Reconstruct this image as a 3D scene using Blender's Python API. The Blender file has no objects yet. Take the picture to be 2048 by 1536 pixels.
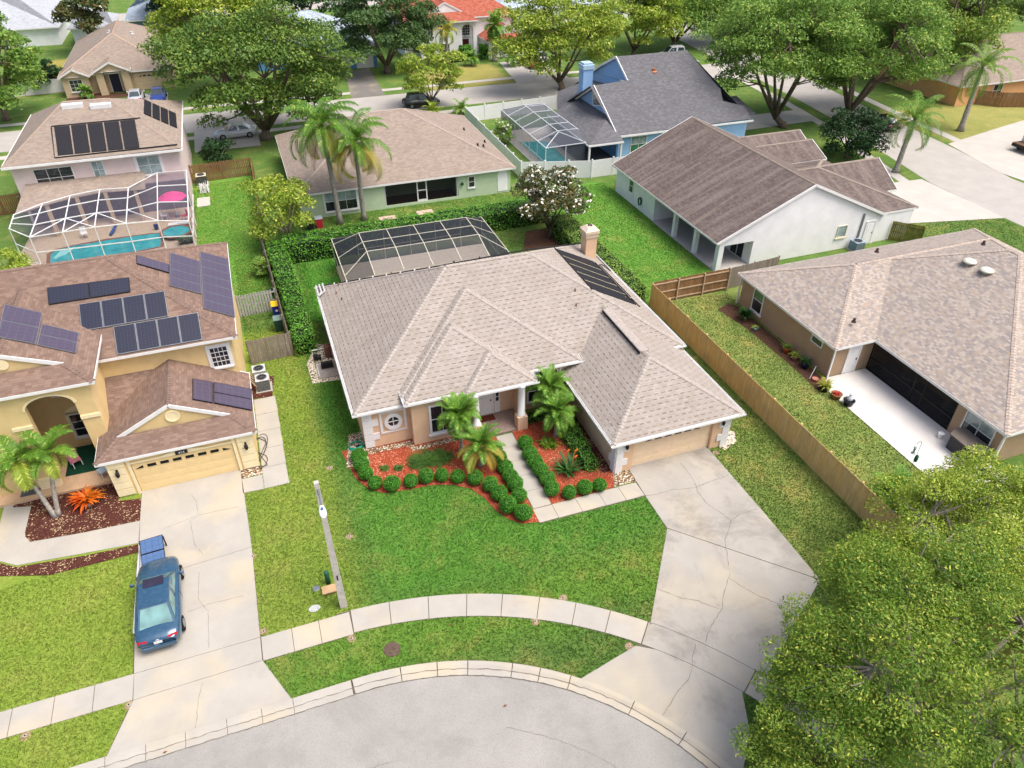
import bpy, math, random
import numpy as np
from mathutils import Vector
R=math.radians; PI=math.pi
SC=bpy.context.scene; COL=SC.collection
# ------------------------------------------------------------------ camera
F=1454.8; TH=R(36.717); AZ=R(19.75); CH=27.3           # focal (px of 2048), pitch, yaw, height
cd=bpy.data.cameras.new('camera'); cam=bpy.data.objects.new('camera',cd); COL.objects.link(cam)
cam.location=(0,0,CH); cam.rotation_euler=(PI/2-TH,0,-AZ)
cd.sensor_width=36; cd.lens=36*F/2048; cd.clip_start=.5; cd.clip_end=3000
SC.camera=cam
# ------------------------------------------------------------------ sky, sun, exposure
SUN_EL=R(64); SUN_TO=(.80,-.60)                         # to the sun, horizontally
w=bpy.data.worlds.new('World'); SC.world=w; w.use_nodes=True
nt=w.node_tree; sky=nt.nodes.new('ShaderNodeTexSky'); sky.sky_type='NISHITA'; sky.sun_disc=False
sky.sun_elevation=SUN_EL; sky.sun_rotation=math.atan2(SUN_TO[0],SUN_TO[1]); sky.air_density=.7; sky.dust_density=6; sky.ozone_density=.6
bg=nt.nodes['Background']; nt.links.new(sky.outputs[0],bg.inputs[0]); bg.inputs[1].default_value=.15
sd=bpy.data.lights.new('sun','SUN'); sun=bpy.data.objects.new('sun',sd); COL.objects.link(sun)
sd.energy=1.35; sd.angle=R(38); sd.color=(1,.975,.94)
v=Vector((SUN_TO[0]*math.cos(SUN_EL),SUN_TO[1]*math.cos(SUN_EL),math.sin(SUN_EL)))
sun.rotation_euler=v.to_track_quat('Z','Y').to_euler(); sun.location=(0,0,80)
SC.view_settings.view_transform='Standard'; SC.view_settings.look='None'; SC.view_settings.gamma=1
SC.view_settings.exposure=.8
SC.render.resolution_x=1024; SC.render.resolution_y=768
# ------------------------------------------------------------------ pixel -> place
def G(px,py,z=0.):
    x=(px-1024)/F; y=-(py-768)/F; c,s=math.cos(TH),math.sin(TH)
    d0,d1,d2=x,c+y*s,-s+y*c; ca,sa=math.cos(AZ),math.sin(AZ)
    t=(z-CH)/d2
    return ((d0*ca+d1*sa)*t,(-d0*sa+d1*ca)*t,z)
def G2(px,py,z=0.): return G(px,py,z)[:2]
# ------------------------------------------------------------------ materials
MATS={}
def lin(h):
    if isinstance(h,str):
        v=[int(h[i:i+2],16)/255 for i in (0,2,4)]
        return tuple((c/12.92 if c<=.04045 else ((c+.055)/1.055)**2.4) for c in v)+(1,)
    return tuple(h)+(1,) if len(h)==3 else tuple(h)
class NT:
    def __init__(s,name):
        s.m=bpy.data.materials.new(name); s.m.use_nodes=True; s.t=s.m.node_tree
        s.b=s.t.nodes['Principled BSDF']; MATS[name]=s.m
    def n(s,typ,ins={},**pr):
        o=s.t.nodes.new('ShaderNode'+typ)
        for k,v in pr.items(): setattr(o,k,v)
        for k,v in ins.items(): s.put(o.inputs[k],v)
        return o
    def put(s,sock,v):
        if isinstance(v,bpy.types.NodeSocket): s.t.links.new(v,sock)
        elif isinstance(v,bpy.types.Node): s.t.links.new(v.outputs[0],sock)
        elif isinstance(v,str): sock.default_value=lin(v)
        else:
            try: sock.default_value=v
            except Exception: sock.default_value=tuple(v)+(1,)
    def ma(s,op,a,b=0,c=0,clamp=False):
        o=s.t.nodes.new('ShaderNodeMath'); o.operation=op; o.use_clamp=clamp
        s.put(o.inputs[0],a); s.put(o.inputs[1],b); s.put(o.inputs[2],c); return o.outputs[0]
    def mix(s,f,a,b,typ='MIX'):
        o=s.t.nodes.new('ShaderNodeMix'); o.data_type='RGBA'; o.blend_type=typ
        s.put(o.inputs[0],f); s.put(o.inputs[6],a); s.put(o.inputs[7],b); return o.outputs[2]
    def noise(s,vec,scale,detail=3,rough=.55,dist=0):
        o=s.n('TexNoise',{'Scale':scale,'Detail':detail,'Roughness':rough,'Distortion':dist}); s.put(o.inputs['Vector'],vec); return o.outputs[0]
    def rmp(s,f,a,b): return s.n('MapRange',{0:f,1:a,2:b}).outputs[0]
    def pos(s): return s.n('NewGeometry').outputs['Position']
    def obj(s): return s.n('TexCoord').outputs['Object']
    def uv(s): return s.n('TexCoord').outputs['UV']
    def bump(s,h,strength=.3,dist=.02):
        o=s.n('Bump',{'Strength':strength,'Distance':dist,'Height':h}); s.put(s.b.inputs['Normal'],o)
    def base(s,v): s.put(s.b.inputs['Base Color'],v)
    def set(s,**k):
        nm=dict(rough='Roughness',metal='Metallic',spec='Specular IOR Level',coat='Coat Weight',trans='Transmission Weight',ior='IOR',alpha='Alpha',emis='Emission Strength',emc='Emission Color')
        for a,b in k.items(): s.put(s.b.inputs[nm[a]],b)
        return s
def plain(name,col,rough=.6,var=.12,scale=3.,bump=0,metal=0,dirt=None,spec=.3,detail=4):
    if name in MATS: return MATS[name]
    t=NT(name); c=lin(col); p=t.pos()
    n=t.noise(p,scale,detail); d=tuple(x*(1-var*1.6) for x in c[:3])+(1,); l=tuple(min(1,x*(1+var)) for x in c[:3])+(1,)
    b=t.mix(t.rmp(n,.3,.7),d,l)
    if dirt: b=t.mix(t.ma('MULTIPLY',t.rmp(t.noise(p,.45,6,.65),.5,.75),dirt[1]),b,dirt[0])
    t.base(b); t.set(rough=rough,metal=metal,spec=spec)
    if bump: t.bump(t.noise(p,scale*12,3),bump,.01)
    return t.m
# ------------------------------------------------------------------ mesh builder
class MB:
    def __init__(s): s.v=[]; s.f=[]; s.uv=None
    def add(s,vs,fs):
        o=len(s.v); s.v+= [tuple(p) for p in vs]; s.f+= [tuple(i+o for i in f) for f in fs]; return s
    def box(s,x0,x1,y0,y1,z0,z1):
        return s.add([(x0,y0,z0),(x1,y0,z0),(x1,y1,z0),(x0,y1,z0),(x0,y0,z1),(x1,y0,z1),(x1,y1,z1),(x0,y1,z1)],
            [(0,3,2,1),(4,5,6,7),(0,1,5,4),(1,2,6,5),(2,3,7,6),(3,0,4,7)])
    def poly(s,pts): return s.add(pts,[tuple(range(len(pts)))])
    def prism(s,p2,z0,z1,bottom=True):
        n=len(p2)
        a=sum(p2[i][0]*p2[(i+1)%n][1]-p2[(i+1)%n][0]*p2[i][1] for i in range(n))
        if a<0: p2=p2[::-1]
        fs=[tuple(range(n,2*n))]+([tuple(range(n-1,-1,-1))] if bottom else [])+[(i,(i+1)%n,n+(i+1)%n,n+i) for i in range(n)]
        return s.add([(p[0],p[1],z0) for p in p2]+[(p[0],p[1],z1) for p in p2],fs)
    def frame(s,p,q,up=(0,0,1)):
        p=Vector(p); q=Vector(q); d=(q-p); L=d.length or 1e-6; d/=L; u=Vector(up)
        if abs(d.dot(u))>.98: u=Vector((1,0,0)) if abs(d.x)<.9 else Vector((0,1,0))
        a=d.cross(u).normalized(); b=a.cross(d).normalized(); return p,q,a,b
    def bar(s,p,q,w,h=None,up=(0,0,1)):
        h=h or w; p,q,a,b=s.frame(p,q,up); a=a*w/2; b=b*h/2
        vs=[p-a-b,p+a-b,p+a+b,p-a+b,q-a-b,q+a-b,q+a+b,q-a+b]
        return s.add(vs,[(0,3,2,1),(4,5,6,7),(0,1,5,4),(1,2,6,5),(2,3,7,6),(3,0,4,7)])
    def tube(s,pts,r,n=6,cap=True):
        if not hasattr(r,'__len__'): r=[r]*len(pts)
        vs=[];fs=[];k=len(pts); pa=None
        for i,p in enumerate(pts):
            A=Vector(pts[max(0,i-1)]);B=Vector(pts[min(k-1,i+1)]); _,_,a,b=s.frame(A,B)
            if pa is not None:
                d=(B-A).normalized(); a=(pa-d*pa.dot(d)).normalized(); b=a.cross(d)
            pa=a
            for j in range(n):
                t=2*PI*j/n; vs.append(Vector(p)+a*(r[i]*math.cos(t))+b*(r[i]*math.sin(t)))
        for i in range(k-1):
            for j in range(n): fs.append((i*n+j,i*n+(j+1)%n,(i+1)*n+(j+1)%n,(i+1)*n+j))
        if cap: fs+= [tuple(range(n-1,-1,-1)),tuple(range((k-1)*n,k*n))]
        return s.add(vs,fs)
    def cyl(s,p,q,r,r2=None,n=10): return s.tube([p,q],[r,r if r2 is None else r2],n)
    def lathe(s,prof,c=(0,0,0),n=12,sx=1,sy=1):
        vs=[(c[0]+r*sx*math.cos(2*PI*j/n),c[1]+r*sy*math.sin(2*PI*j/n),c[2]+z) for r,z in prof for j in range(n)]
        k=len(prof); fs=[(i*n+j,i*n+(j+1)%n,(i+1)*n+(j+1)%n,(i+1)*n+j) for i in range(k-1) for j in range(n)]
        fs+=[tuple(range(n-1,-1,-1)),tuple(range((k-1)*n,k*n))]
        return s.add(vs,fs)
    def ball(s,c,r,n=10,m=7,sz=1): return s.lathe([(max(1e-3,r*math.sin(PI*i/m)),-r*sz*math.cos(PI*i/m)) for i in range(m+1)],c,n)
    def mesh(s,name,org=(0,0,0),smooth=False):
        me=bpy.data.meshes.new(name)
        me.from_pydata([(p[0]-org[0],p[1]-org[1],p[2]-org[2]) for p in s.v],[],s.f); me.update()
        if smooth: me.polygons.foreach_set('use_smooth',[True]*len(me.polygons))
        return me
def wl(o):
    p=Vector((0,0,0))
    while o is not None: p=p+o.location; o=o.parent
    return p
def slope_uv(me):
    """UV in metres: u along the eave, v up the slope"""
    uv=me.uv_layers.new(name='UVMap').data
    for f in me.polygons:
        n=f.normal
        u=Vector((0,0,1)).cross(n); u=u.normalized() if u.length>1e-4 else Vector((1,0,0))
        v=n.cross(u)
        for li in f.loop_indices:
            co=me.vertices[me.loops[li].vertex_index].co; uv[li].uv=(co.dot(u),co.dot(v))
def obj(name,mb,mat,parent=None,smooth=False,uv=False,kind=None,label=None):
    org=wl(parent) if parent else (0,0,0)
    me=mb if isinstance(mb,bpy.types.Mesh) else mb.mesh(name,org,smooth)
    if uv: slope_uv(me)
    if mat is not None and not me.materials: me.materials.append(mat)
    o=bpy.data.objects.new(name,me); COL.objects.link(o); o.parent=parent
    if kind: o['kind']=kind
    if label: o['label']=label
    return o
def tag(o,label,cat,group=None):
    o['label']=label; o['category']=cat
    if group: o['group']=group
    return o
def thing(name,label,cat,loc=(0,0,0),rz=0,group=None):
    o=bpy.data.objects.new(name,None); COL.objects.link(o); o.location=loc; o.rotation_euler=(0,0,rz); o.empty_display_size=.2
    return tag(o,label,cat,group)
def one(name,mb,mat,label,cat,loc=(0,0,0),group=None,smooth=False,uv=False):
    """a thing that is a single mesh; loc = its base in the world"""
    me=mb.mesh(name,loc,smooth)
    if uv: slope_uv(me)
    me.materials.append(mat); o=bpy.data.objects.new(name,me); COL.objects.link(o); o.location=loc
    return tag(o,label,cat,group)
def struct(name,mb,mat,parent=None,uv=False,smooth=False):
    o=obj(name,mb,mat,parent,uv=uv,smooth=smooth)
    if parent is None: o['kind']='structure'
    return o
def copy_tree(o,parent=None):
    c=o.copy(); COL.objects.link(c); c.parent=parent
    for ch in list(o.children): copy_tree(ch,c)
    return c
def dup(root,loc,rz=0,label=None,sc=1):
    c=copy_tree(root); c.location=loc; c.rotation_euler=(0,0,rz); c.scale=(sc,)*3
    if label: c['label']=label
    return c
def arr_mesh(name,V,Fq):
    """numpy verts (n,3) and quads (m,4)"""
    me=bpy.data.meshes.new(name); n=len(V); m=len(Fq); k=Fq.shape[1]
    me.vertices.add(n); me.vertices.foreach_set('co',np.asarray(V,np.float32).ravel())
    me.loops.add(m*k); me.loops.foreach_set('vertex_index',np.asarray(Fq,np.int32).ravel())
    me.polygons.add(m); me.polygons.foreach_set('loop_start',np.arange(0,m*k,k,dtype=np.int32)); me.polygons.foreach_set('loop_total',np.full(m,k,np.int32))
    me.update(calc_edges=True); me.validate(); return me
# ------------------------------------------------------------------ procedural materials
def shingle(name,cols,dash=None,h=.15,wd=.33,edge=.35,streak=None,blotch=.12,dashp=(.29,.42,.62,.30)):
    t=NT(name); uv=t.n('SeparateXYZ',{0:t.uv()}); u,v=uv.outputs[0],uv.outputs[1]
    rv=t.ma('DIVIDE',v,h); row=t.ma('FLOOR',rv); fv=t.ma('FRACT',rv)
    off=t.n('TexWhiteNoise',{'W':row},noise_dimensions='1D').outputs[0]
    uu=t.ma('ADD',t.ma('DIVIDE',u,wd),t.ma('MULTIPLY',off,7.3)); cell=t.ma('FLOOR',uu); fu=t.ma('FRACT',uu)
    cv=t.n('CombineXYZ',{0:cell,1:row}); rnd=t.n('TexWhiteNoise',{0:cv},noise_dimensions='2D').outputs[0]
    ramp=t.n('ValToRGB',{0:rnd}); e=ramp.color_ramp; e.interpolation='CONSTANT'
    while len(e.elements)<len(cols): e.elements.new(.5)
    for i,c in enumerate(cols): e.elements[i].position=i/len(cols); e.elements[i].color=lin(c)
    b=ramp.outputs[0]
    p=t.pos()
    if dash:
        dh,dw,df,dv=dashp
        r2=t.ma('DIVIDE',v,dh); k=t.ma('FLOOR',r2); f2=t.ma('FRACT',r2)
        u2=t.ma('ADD',t.ma('DIVIDE',u,dw),t.ma('MULTIPLY',k,.5)); c2=t.ma('FLOOR',u2)
        rr=t.n('TexWhiteNoise',{0:t.n('CombineXYZ',{0:c2,1:k})},noise_dimensions='2D').outputs[0]
        m=t.ma('MULTIPLY',t.ma('LESS_THAN',f2,dv),t.ma('LESS_THAN',t.ma('FRACT',u2),df))
        m=t.ma('MULTIPLY',m,t.ma('MULTIPLY_ADD',rr,.55,.4))
        b=t.mix(m,b,dash)
    edge_shade=t.ma('MULTIPLY',t.ma('LESS_THAN',fv,.16),edge)  # shadow along each shingle edge, painted into the colour
    edge_shade=t.ma('MAXIMUM',edge_shade,t.ma('MULTIPLY',t.ma('LESS_THAN',fu,.05),edge*.7))
    b=t.mix(edge_shade,b,(.06,.05,.045,1))
    n=t.rmp(t.noise(p,.5,5,.6),.35,.7)
    b=t.mix(t.ma('MULTIPLY',n,blotch),b,(.10,.085,.075,1))
    if streak:
        sv=t.n('CombineXYZ',{0:t.ma('MULTIPLY',u,1.6),1:t.ma('MULTIPLY',v,.16),2:0})
        s=t.rmp(t.noise(sv,1.,5,.65,.6),.46,.62); b=t.mix(t.ma('MULTIPLY',s,streak[1]),b,streak[0])
    b=t.mix(.12,b,t.n('TexWhiteNoise',{0:t.n('VectorMath',{0:p,1:(60,60,60)},operation='MULTIPLY')},noise_dimensions='3D').outputs[1],'SOFT_LIGHT')
    t.base(b); t.set(rough=.9,spec=.15); t.bump(t.ma('ADD',t.ma('MULTIPLY',fv,-1.),t.ma('MULTIPLY',rnd,.4)),.5,.012)
    return t.m
def grass(name,c0,c1,c2,dry='b9a75c',dryamt=.5,stripe=0):
    t=NT(name); p=t.pos()
    big=t.rmp(t.noise(p,.22,4,.6,.4),.35,.68); mid=t.rmp(t.noise(p,1.3,4,.6),.35,.7)
    b=t.mix(big,c0,c1); b=t.mix(t.ma('MULTIPLY',mid,.55),b,c2)
    if stripe:
        x=t.n('SeparateXYZ',{0:p}).outputs[0]
        s=t.ma('MULTIPLY_ADD',t.ma('SINE',t.ma('MULTIPLY',x,PI/.55)),.5,.5); b=t.mix(t.ma('MULTIPLY',s,stripe),b,c1)
    d=t.rmp(t.noise(p,.55,6,.7,.3),.56,.74); b=t.mix(t.ma('MULTIPLY',d,dryamt),b,dry)
    f=t.noise(p,26,3,.7); ff=t.noise(p,9,3,.7)
    g=t.ma('ADD',t.ma('MULTIPLY',f,.6),t.ma('MULTIPLY',ff,.4))
    b=t.mix(t.rmp(g,.36,.66),t.mix(1,b,(.36,.4,.34,1),'MULTIPLY'),t.mix(1,b,(1.35,1.32,1.1,1),'MULTIPLY'))
    t.base(b); t.set(rough=.95,spec=.1); t.bump(g,.9,.06); return t.m
REG=[]  # lawn regions: x0,x1,y0,y1,feather,c0,c1,dry amount
def ground_mat(name,base,regs):
    t=NT(name); p=t.pos(); wob=t.n('VectorMath',{0:t.n('TexNoise',{'Vector':p,'Scale':.5,'Detail':4}).outputs[1],1:(.5,.5,.5)},operation='SUBTRACT'); q=t.n('SeparateXYZ',{0:t.n('VectorMath',{0:p,1:t.n('VectorMath',{0:wob.outputs[0],1:(2.2,2.2,0)},operation='MULTIPLY').outputs[0]},operation='ADD').outputs[0]}); x,y=q.outputs[0],q.outputs[1]
    big=t.rmp(t.noise(p,.24,4,.6,.4),.35,.68); mid=t.rmp(t.noise(p,1.4,4,.65),.33,.7); dryn=t.rmp(t.noise(p,.5,6,.7,.4),.5,.72); fine=t.noise(p,30,3,.75); f2=t.noise(p,7,4,.7)
    def col(c0,c1,da): return t.mix(t.ma('MULTIPLY',dryn,da),t.mix(t.ma('MULTIPLY_ADD',mid,.45,t.ma('MULTIPLY',big,.55)),c0,c1),'a39a50')
    b=col(*base)
    for x0,x1,y0,y1,f,c0,c1,da in regs:
        m=t.ma('MULTIPLY',t.ma('MULTIPLY',t.rmp(x,x0-f,x0+f),t.rmp(x,x1+f,x1-f)),t.ma('MULTIPLY',t.rmp(y,y0-f,y0+f),t.rmp(y,y1+f,y1-f))); b=t.mix(m,b,col(c0,c1,da))
    g=t.ma('ADD',t.ma('MULTIPLY',fine,.55),t.ma('MULTIPLY',f2,.45)); hi=t.mix(1,b,(1.3,1.26,1.15,1),'MULTIPLY'); lo=t.mix(1,b,(.55,.58,.52,1),'MULTIPLY')
    b=t.mix(t.rmp(g,.34,.64),lo,hi); b=t.n('HueSaturation',{'Saturation':.9,'Color':b}).outputs[0]; t.base(b); t.set(rough=.95,spec=.08); t.bump(g,1.,.07); return t.m
def concrete(name,col,stain='6e6862',amt=.35,tint='c9b78e',tamt=.3,spk=.18,ss=.42,sr=(.58,.78)):
    t=NT(name); p=t.pos()
    b=t.mix(t.rmp(t.noise(p,.6,5,.6),.3,.7),tuple(x*.86 for x in lin(col)[:3])+(1,),col)
    b=t.mix(t.ma('MULTIPLY',t.rmp(t.noise(p,.33,4,.5),.5,.75),tamt),b,tint)
    b=t.mix(t.ma('MULTIPLY',t.rmp(t.noise(p,ss,7,.75,.5),*sr),amt),b,stain)
    sp=t.noise(p,40,2,.6); b=t.mix(t.ma('MULTIPLY',t.rmp(sp,.5,.72),spk),b,stain)
    t.base(b); t.set(rough=.9,spec=.2); t.bump(sp,.2,.004); return t.m
def leaf(name,c0,c1,c2,trans=.25,hi=None):
    t=NT(name); g=t.n('NewGeometry'); r=g.outputs['Random Per Island']
    b=t.mix(r,c0,c1); n=t.rmp(t.noise(g.outputs['Position'],.55,3,.6),.38,.66); b=t.mix(t.ma('MULTIPLY',n,.8),b,c2)
    if hi: b=t.mix(t.ma('GREATER_THAN',r,1-hi[1]),b,hi[0])
    t.base(b); t.set(rough=.55,spec=.35)
    tr=t.n('BsdfTranslucent',{0:b}); mx=t.n('MixShader',{0:trans,1:t.b.outputs[0],2:tr.outputs[0]})
    t.t.links.new(mx.outputs[0],t.t.nodes['Material Output'].inputs[0]); return t.m
def screen_mat(name,col,a):
    t=NT(name); t.base(col); t.set(rough=.7,spec=.2); tr=t.n('BsdfTransparent'); mx=t.n('MixShader',{0:a,1:tr.outputs[0],2:t.b.outputs[0]})
    t.t.links.new(mx.outputs[0],t.t.nodes['Material Output'].inputs[0]); return t.m
def glass(name,col,rough=.08):
    t=NT(name); p=t.pos(); t.base(t.mix(t.rmp(t.noise(p,1.2,2),.4,.65),tuple(x*.55 for x in lin(col)[:3])+(1,),col)); t.set(rough=rough,spec=.7,coat=.3); return t.m
def wood(name,c0,c1,c2,grey='8a8379',gamt=.3):
    t=NT(name); oi=t.n('ObjectInfo'); r=oi.outputs['Random']; p=t.obj()
    s=t.n('VectorMath',{0:t.pos(),1:(14,14,1.1)},operation='MULTIPLY'); n=t.noise(s.outputs[0],1,5,.7)
    b=t.mix(r,c0,c1); b=t.mix(t.rmp(n,.35,.7),b,c2); 
    b=t.mix(t.ma('MULTIPLY',t.rmp(t.noise(t.pos(),.6,4),.5,.7),gamt),b,grey)
    t.base(b); t.set(rough=.85,spec=.15); t.bump(n,.3,.004); return t.m
def mulch(name,c0,c1,c2,scale=34,fleck=None):
    t=NT(name); p=t.pos(); s=t.n('TexVoronoi',{'Vector':t.n('VectorMath',{0:p,1:(1,1.6,1)},operation='MULTIPLY').outputs[0],'Scale':scale})
    b=t.mix(t.n('SeparateXYZ',{0:s.outputs['Color']}).outputs[0],c0,c1); b=t.mix(t.rmp(t.noise(p,20,3,.7),.5,.7),b,c2)
    b=t.mix(t.rmp(s.outputs['Distance'],.4,.8),b,tuple(x*.4 for x in lin(c0)[:3])+(1,))
    if fleck: b=t.mix(t.ma('GREATER_THAN',t.ma('MULTIPLY',t.n('SeparateXYZ',{0:s.outputs['Color']}).outputs[1],t.ma('MULTIPLY_ADD',t.noise(p,1.2,2),.5,.75)),fleck[1]),b,fleck[0])
    t.base(b); t.set(rough=.95,spec=.1); t.bump(s.outputs['Distance'],.8,.03); return t.m
def stones(name,cols,scale=13):
    t=NT(name); p=t.pos(); s=t.n('TexVoronoi',{'Vector':p,'Scale':scale}); q=t.n('SeparateXYZ',{0:s.outputs['Color']}).outputs[0]
    r=t.n('ValToRGB',{0:q}); e=r.color_ramp; e.interpolation='CONSTANT'
    while len(e.elements)<len(cols): e.elements.new(.5)
    for i,c in enumerate(cols): e.elements[i].position=i/len(cols); e.elements[i].color=lin(c)
    b=t.mix(t.rmp(s.outputs['Distance'],.45,.8),r.outputs[0],(.03,.022,.018,1)); t.base(b); t.set(rough=.85); t.bump(s.outputs['Distance'],.9,.05); return t.m
def tint(name,c,k):  # helper: a colour scaled
    return tuple(x*k for x in lin(c)[:3])
# roofs
SH_MAIN=shingle('shingle_main',['9c958d','9f9890','989087','9d958d','a29b94'],dash='6f5f53',edge=.10,blotch=.16,streak=('8a7e74',.2),dashp=(.29,.42,.6,.22))
SH_YEL=shingle('shingle_brown',['7c675b','826c60','755f54','877164','796459'],h=.14,wd=.28,edge=.3,blotch=.2)
SH_TAN=shingle('shingle_taupe',['918478','8a7d72','988b80','8d8177','948779'],h=.15,wd=.3,edge=.22,blotch=.15)
SH_BR=shingle('shingle_mixed',['a2988f','948c85','aca297','998f87','a19385','8d8683','a79d93'],edge=.26,h=.13,wd=.21,blotch=.08)
SH_DK=shingle('shingle_dark',['665b57','5c514e','6d625d','615753'],h=.15,wd=.3,edge=.35,streak=('8c8078',.4),blotch=.2)
SH_GRY=shingle('shingle_grey',['65666a','5e5f63','6c6d71','626367'],edge=.25,blotch=.18)
SH_PALE=shingle('shingle_pale',['a3b1bd','96a4b0','b0bcc6'],edge=.2)
SH_RED=shingle('shingle_red',['9c5444','a45c4a','94503f','aa6652'],edge=.25,blotch=.1)
# grounds
GR_MAIN=grass('grass_green','3f7a16','4f8c1c','2f6512',dry='93963c',dryamt=.55)
GR_YEL=grass('grass_yellow','78901f','86982a','5f8418',dry='a59c44',dryamt=.6)
GR_OLI=grass('grass_olive','6c8634','7e9046','557a26',dry='b0a366',dryamt=.75)
GR_BRI=grass('grass_bright','5a9414','6fa01f','4a8a10',dry='93a032',dryamt=.4)
GR_DK=grass('grass_dark','4a7a16','5a861e','3c6c12',dry='9a8f4a',dryamt=.5)
GR_DRY=grass('grass_dry','8b8f3e','a09a52','6f8a30',dry='b59a5c',dryamt=.7)
CON=concrete('concrete_light','aba79e',amt=.25,tamt=.5)
CON2=concrete('concrete_stained','a5a199',stain='625f5b',amt=.75,tamt=.3,ss=.28,sr=(.5,.76))
PATIO=concrete('patio_white','cfccc8',amt=.06,tamt=.1); CON3=concrete('concrete_white','b8b4ad',amt=.08,tamt=.1)
ASPH=concrete('asphalt','9a9892',stain='5f5f60',amt=.5,tint='aaa8a2',tamt=.6,spk=.55,ss=.2,sr=(.5,.8))
ASPH2=concrete('asphalt_far','aaa6a0',stain='85837f',amt=.3,tint='b0aba4',tamt=.3)
MUL_RED=mulch('mulch_red','93402c','b8563c','cf8262',20,('d8a080',.95))
MUL_DRK=mulch('mulch_dark','4a2a26','61362e','7a5548',18,('c4ae88',.93))
MUL_BRN=mulch('mulch_brown','5a4034','6b4c3e','8a7058')
STONE=stones('river_stones',['b59a72','d8c9ad','8a6a4a','e6dccb','9c8468','6a4a38'])
STONEW=stones('white_stones',['d8d0bc','e6e0d0','c8bda4','b8ac94'],10)
# walls and trim
WH=plain('white_trim','e4e4e2',.45,.04); WHW=plain('white_wall','ececec',.8,.04,1.2,.15)
PEACH=plain('peach_stucco','d9b796',.85,.05,1.5,.2); YEL=plain('yellow_stucco','dcc28c',.85,.05,1.5,.2); YEL2=plain('cream_trim','efdfb4',.8,.04)
PINK=plain('pink_stucco','dccac6',.85,.04,1.5,.2); TANW=plain('tan_stucco','cbb595',.85,.05,1.5,.2); GRN=plain('mint_stucco','b9cbab',.85,.05,1.5,.2)
BLU=plain('blue_stucco','90b6de',.8,.05,1.5,.2); BLU2=plain('blue_dark_stucco','5d8fbd',.8,.05,1.5); BRN=plain('brown_stucco','a58d72',.85,.05,1.5,.2)
ORA=plain('orange_stucco','d8a473',.85,.05,1.5,.2); GRYB=plain('bluegrey_stucco','7f93a5',.85,.05,1.5)
DARK=plain('dark_gap','17181a',.8,.2); BLK=plain('black_metal','1d1d20',.5,.1); GREYM=plain('grey_metal','8d9296',.45,.08,metal=.6); LGREY=plain('light_grey','b9bcbd',.6,.05)
GL=glass('glass_dark','2b3238'); GL2=glass('glass_pale','9fb2b6'); GLG=glass('glass_green','3e7a5e')
WHITEP=plain('white_plastic','dedede',.4,.03); BLUEP=plain('blue_plastic','23358f',.4,.05); YELP=plain('yellow_plastic','e0b41c',.4,.05); GREENP=plain('green_plastic','1f5a44',.5,.08); REDP=plain('red_plastic','b32a3a',.45,.05)
TERR=plain('terracotta','b5532f',.8,.1); 
SCR_D=screen_mat('screen_dark','2c2f36',.66); SCR_L=screen_mat('screen_light','6a6778',.24); SCR_M=screen_mat('screen_mid','5a606a',.5); SCR_B=screen_mat('screen_black','15171a',.62)
WOODN=wood('wood_new','dfb97a','e6c890','bf9a5e',gamt=.3); WOODG=wood('wood_grey','8f8578','a39a8c','6a6056',gamt=.5); WOODB=wood('wood_brown','8a6a48','9c7a54','6a4d34')
WAT=NT('pool_water'); WAT.base(WAT.mix(WAT.rmp(WAT.noise(WAT.pos(),1.1,3),.3,.7),'1f8f9c','3fb3b8')); WAT.set(rough=.06,spec=.6); WAT.bump(WAT.noise(WAT.pos(),5,2),.15,.02); WAT=WAT.m
WAT2=NT('pool_water_dim'); WAT2.base('4f9ab8'); WAT2.set(rough=.08,spec=.5); WAT2=WAT2.m
PANEL=plain('solar_cells','2a2c44',.18,.15,6,spec=.8); PANEL2=plain('solar_rubber','1d1d22',.6,.2,9); PANELP=plain('solar_reflect','4a4358',.12,.1,spec=1.)
BARKL=plain('bark_light','9a9184',.9,.25,6,.4); BARK=plain('bark','6e6152',.95,.3,6,.6); BARKP=plain('palm_bark','9a948b',.9,.25,8,.5); BARKD=plain('dark_bark','4e4338',.95,.3,6,.6)
LF_OAK=leaf('leaf_oak','4a6e24','708e34','86a03a',hi=('b3bb4e',.14)); LF_OAKD=leaf('leaf_oak_dark','38582a','547438','466632',hi=('728c48',.1)); LF_YG=leaf('leaf_yellow_green','7f9a2a','a3b43e','6c8a28',hi=('c4c85a',.15))
LF_MID=leaf('leaf_mid','527a2c','6f963c','88a648',hi=('a5b850',.1)); LF_HEDGE=leaf('leaf_hedge','3a6a1a','548f26','68a436',hi=('8aba44',.1)); LF_BALL=leaf('leaf_ball','3a7c1c','5aa42e','468c24',.35,('7cbc44',.12))
LF_MAG=leaf('leaf_magnolia','37502a','56683a','6b6a3c',hi=('8a6a3c',.12)); LF_PALM=leaf('leaf_palm','4f8020','7aa23c','447220',hi=('a3b850',.12)); LF_PALMY=leaf('leaf_palm_yellow','8a9c34','a8ae4c','b08a3c'); LF_PALMD=leaf('leaf_palm_dead','9a8050','7f6a48','b09a70')
LF_DARK=leaf('leaf_dark','1f3c1c','2f5226','28471f'); LF_ORA=leaf('leaf_orange','c96a14','e09a24','d23c1a'); LF_REDL=leaf('leaf_red','b8342c','d0544a','8a2a24'); FLOWER=plain('white_petals','e8e4d6',.6,.05)
LF_OAKM=leaf('leaf_oak_mid','3f6124','5f8032','708c36',hi=('8fa044',.1)); LF_NEAR=leaf('leaf_near','4a7022','789a32','8aa43a',.33,('b8bc50',.13)); LF_SPIKE=leaf('leaf_spike','2f5a26','4a7a34','23471f')
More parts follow.
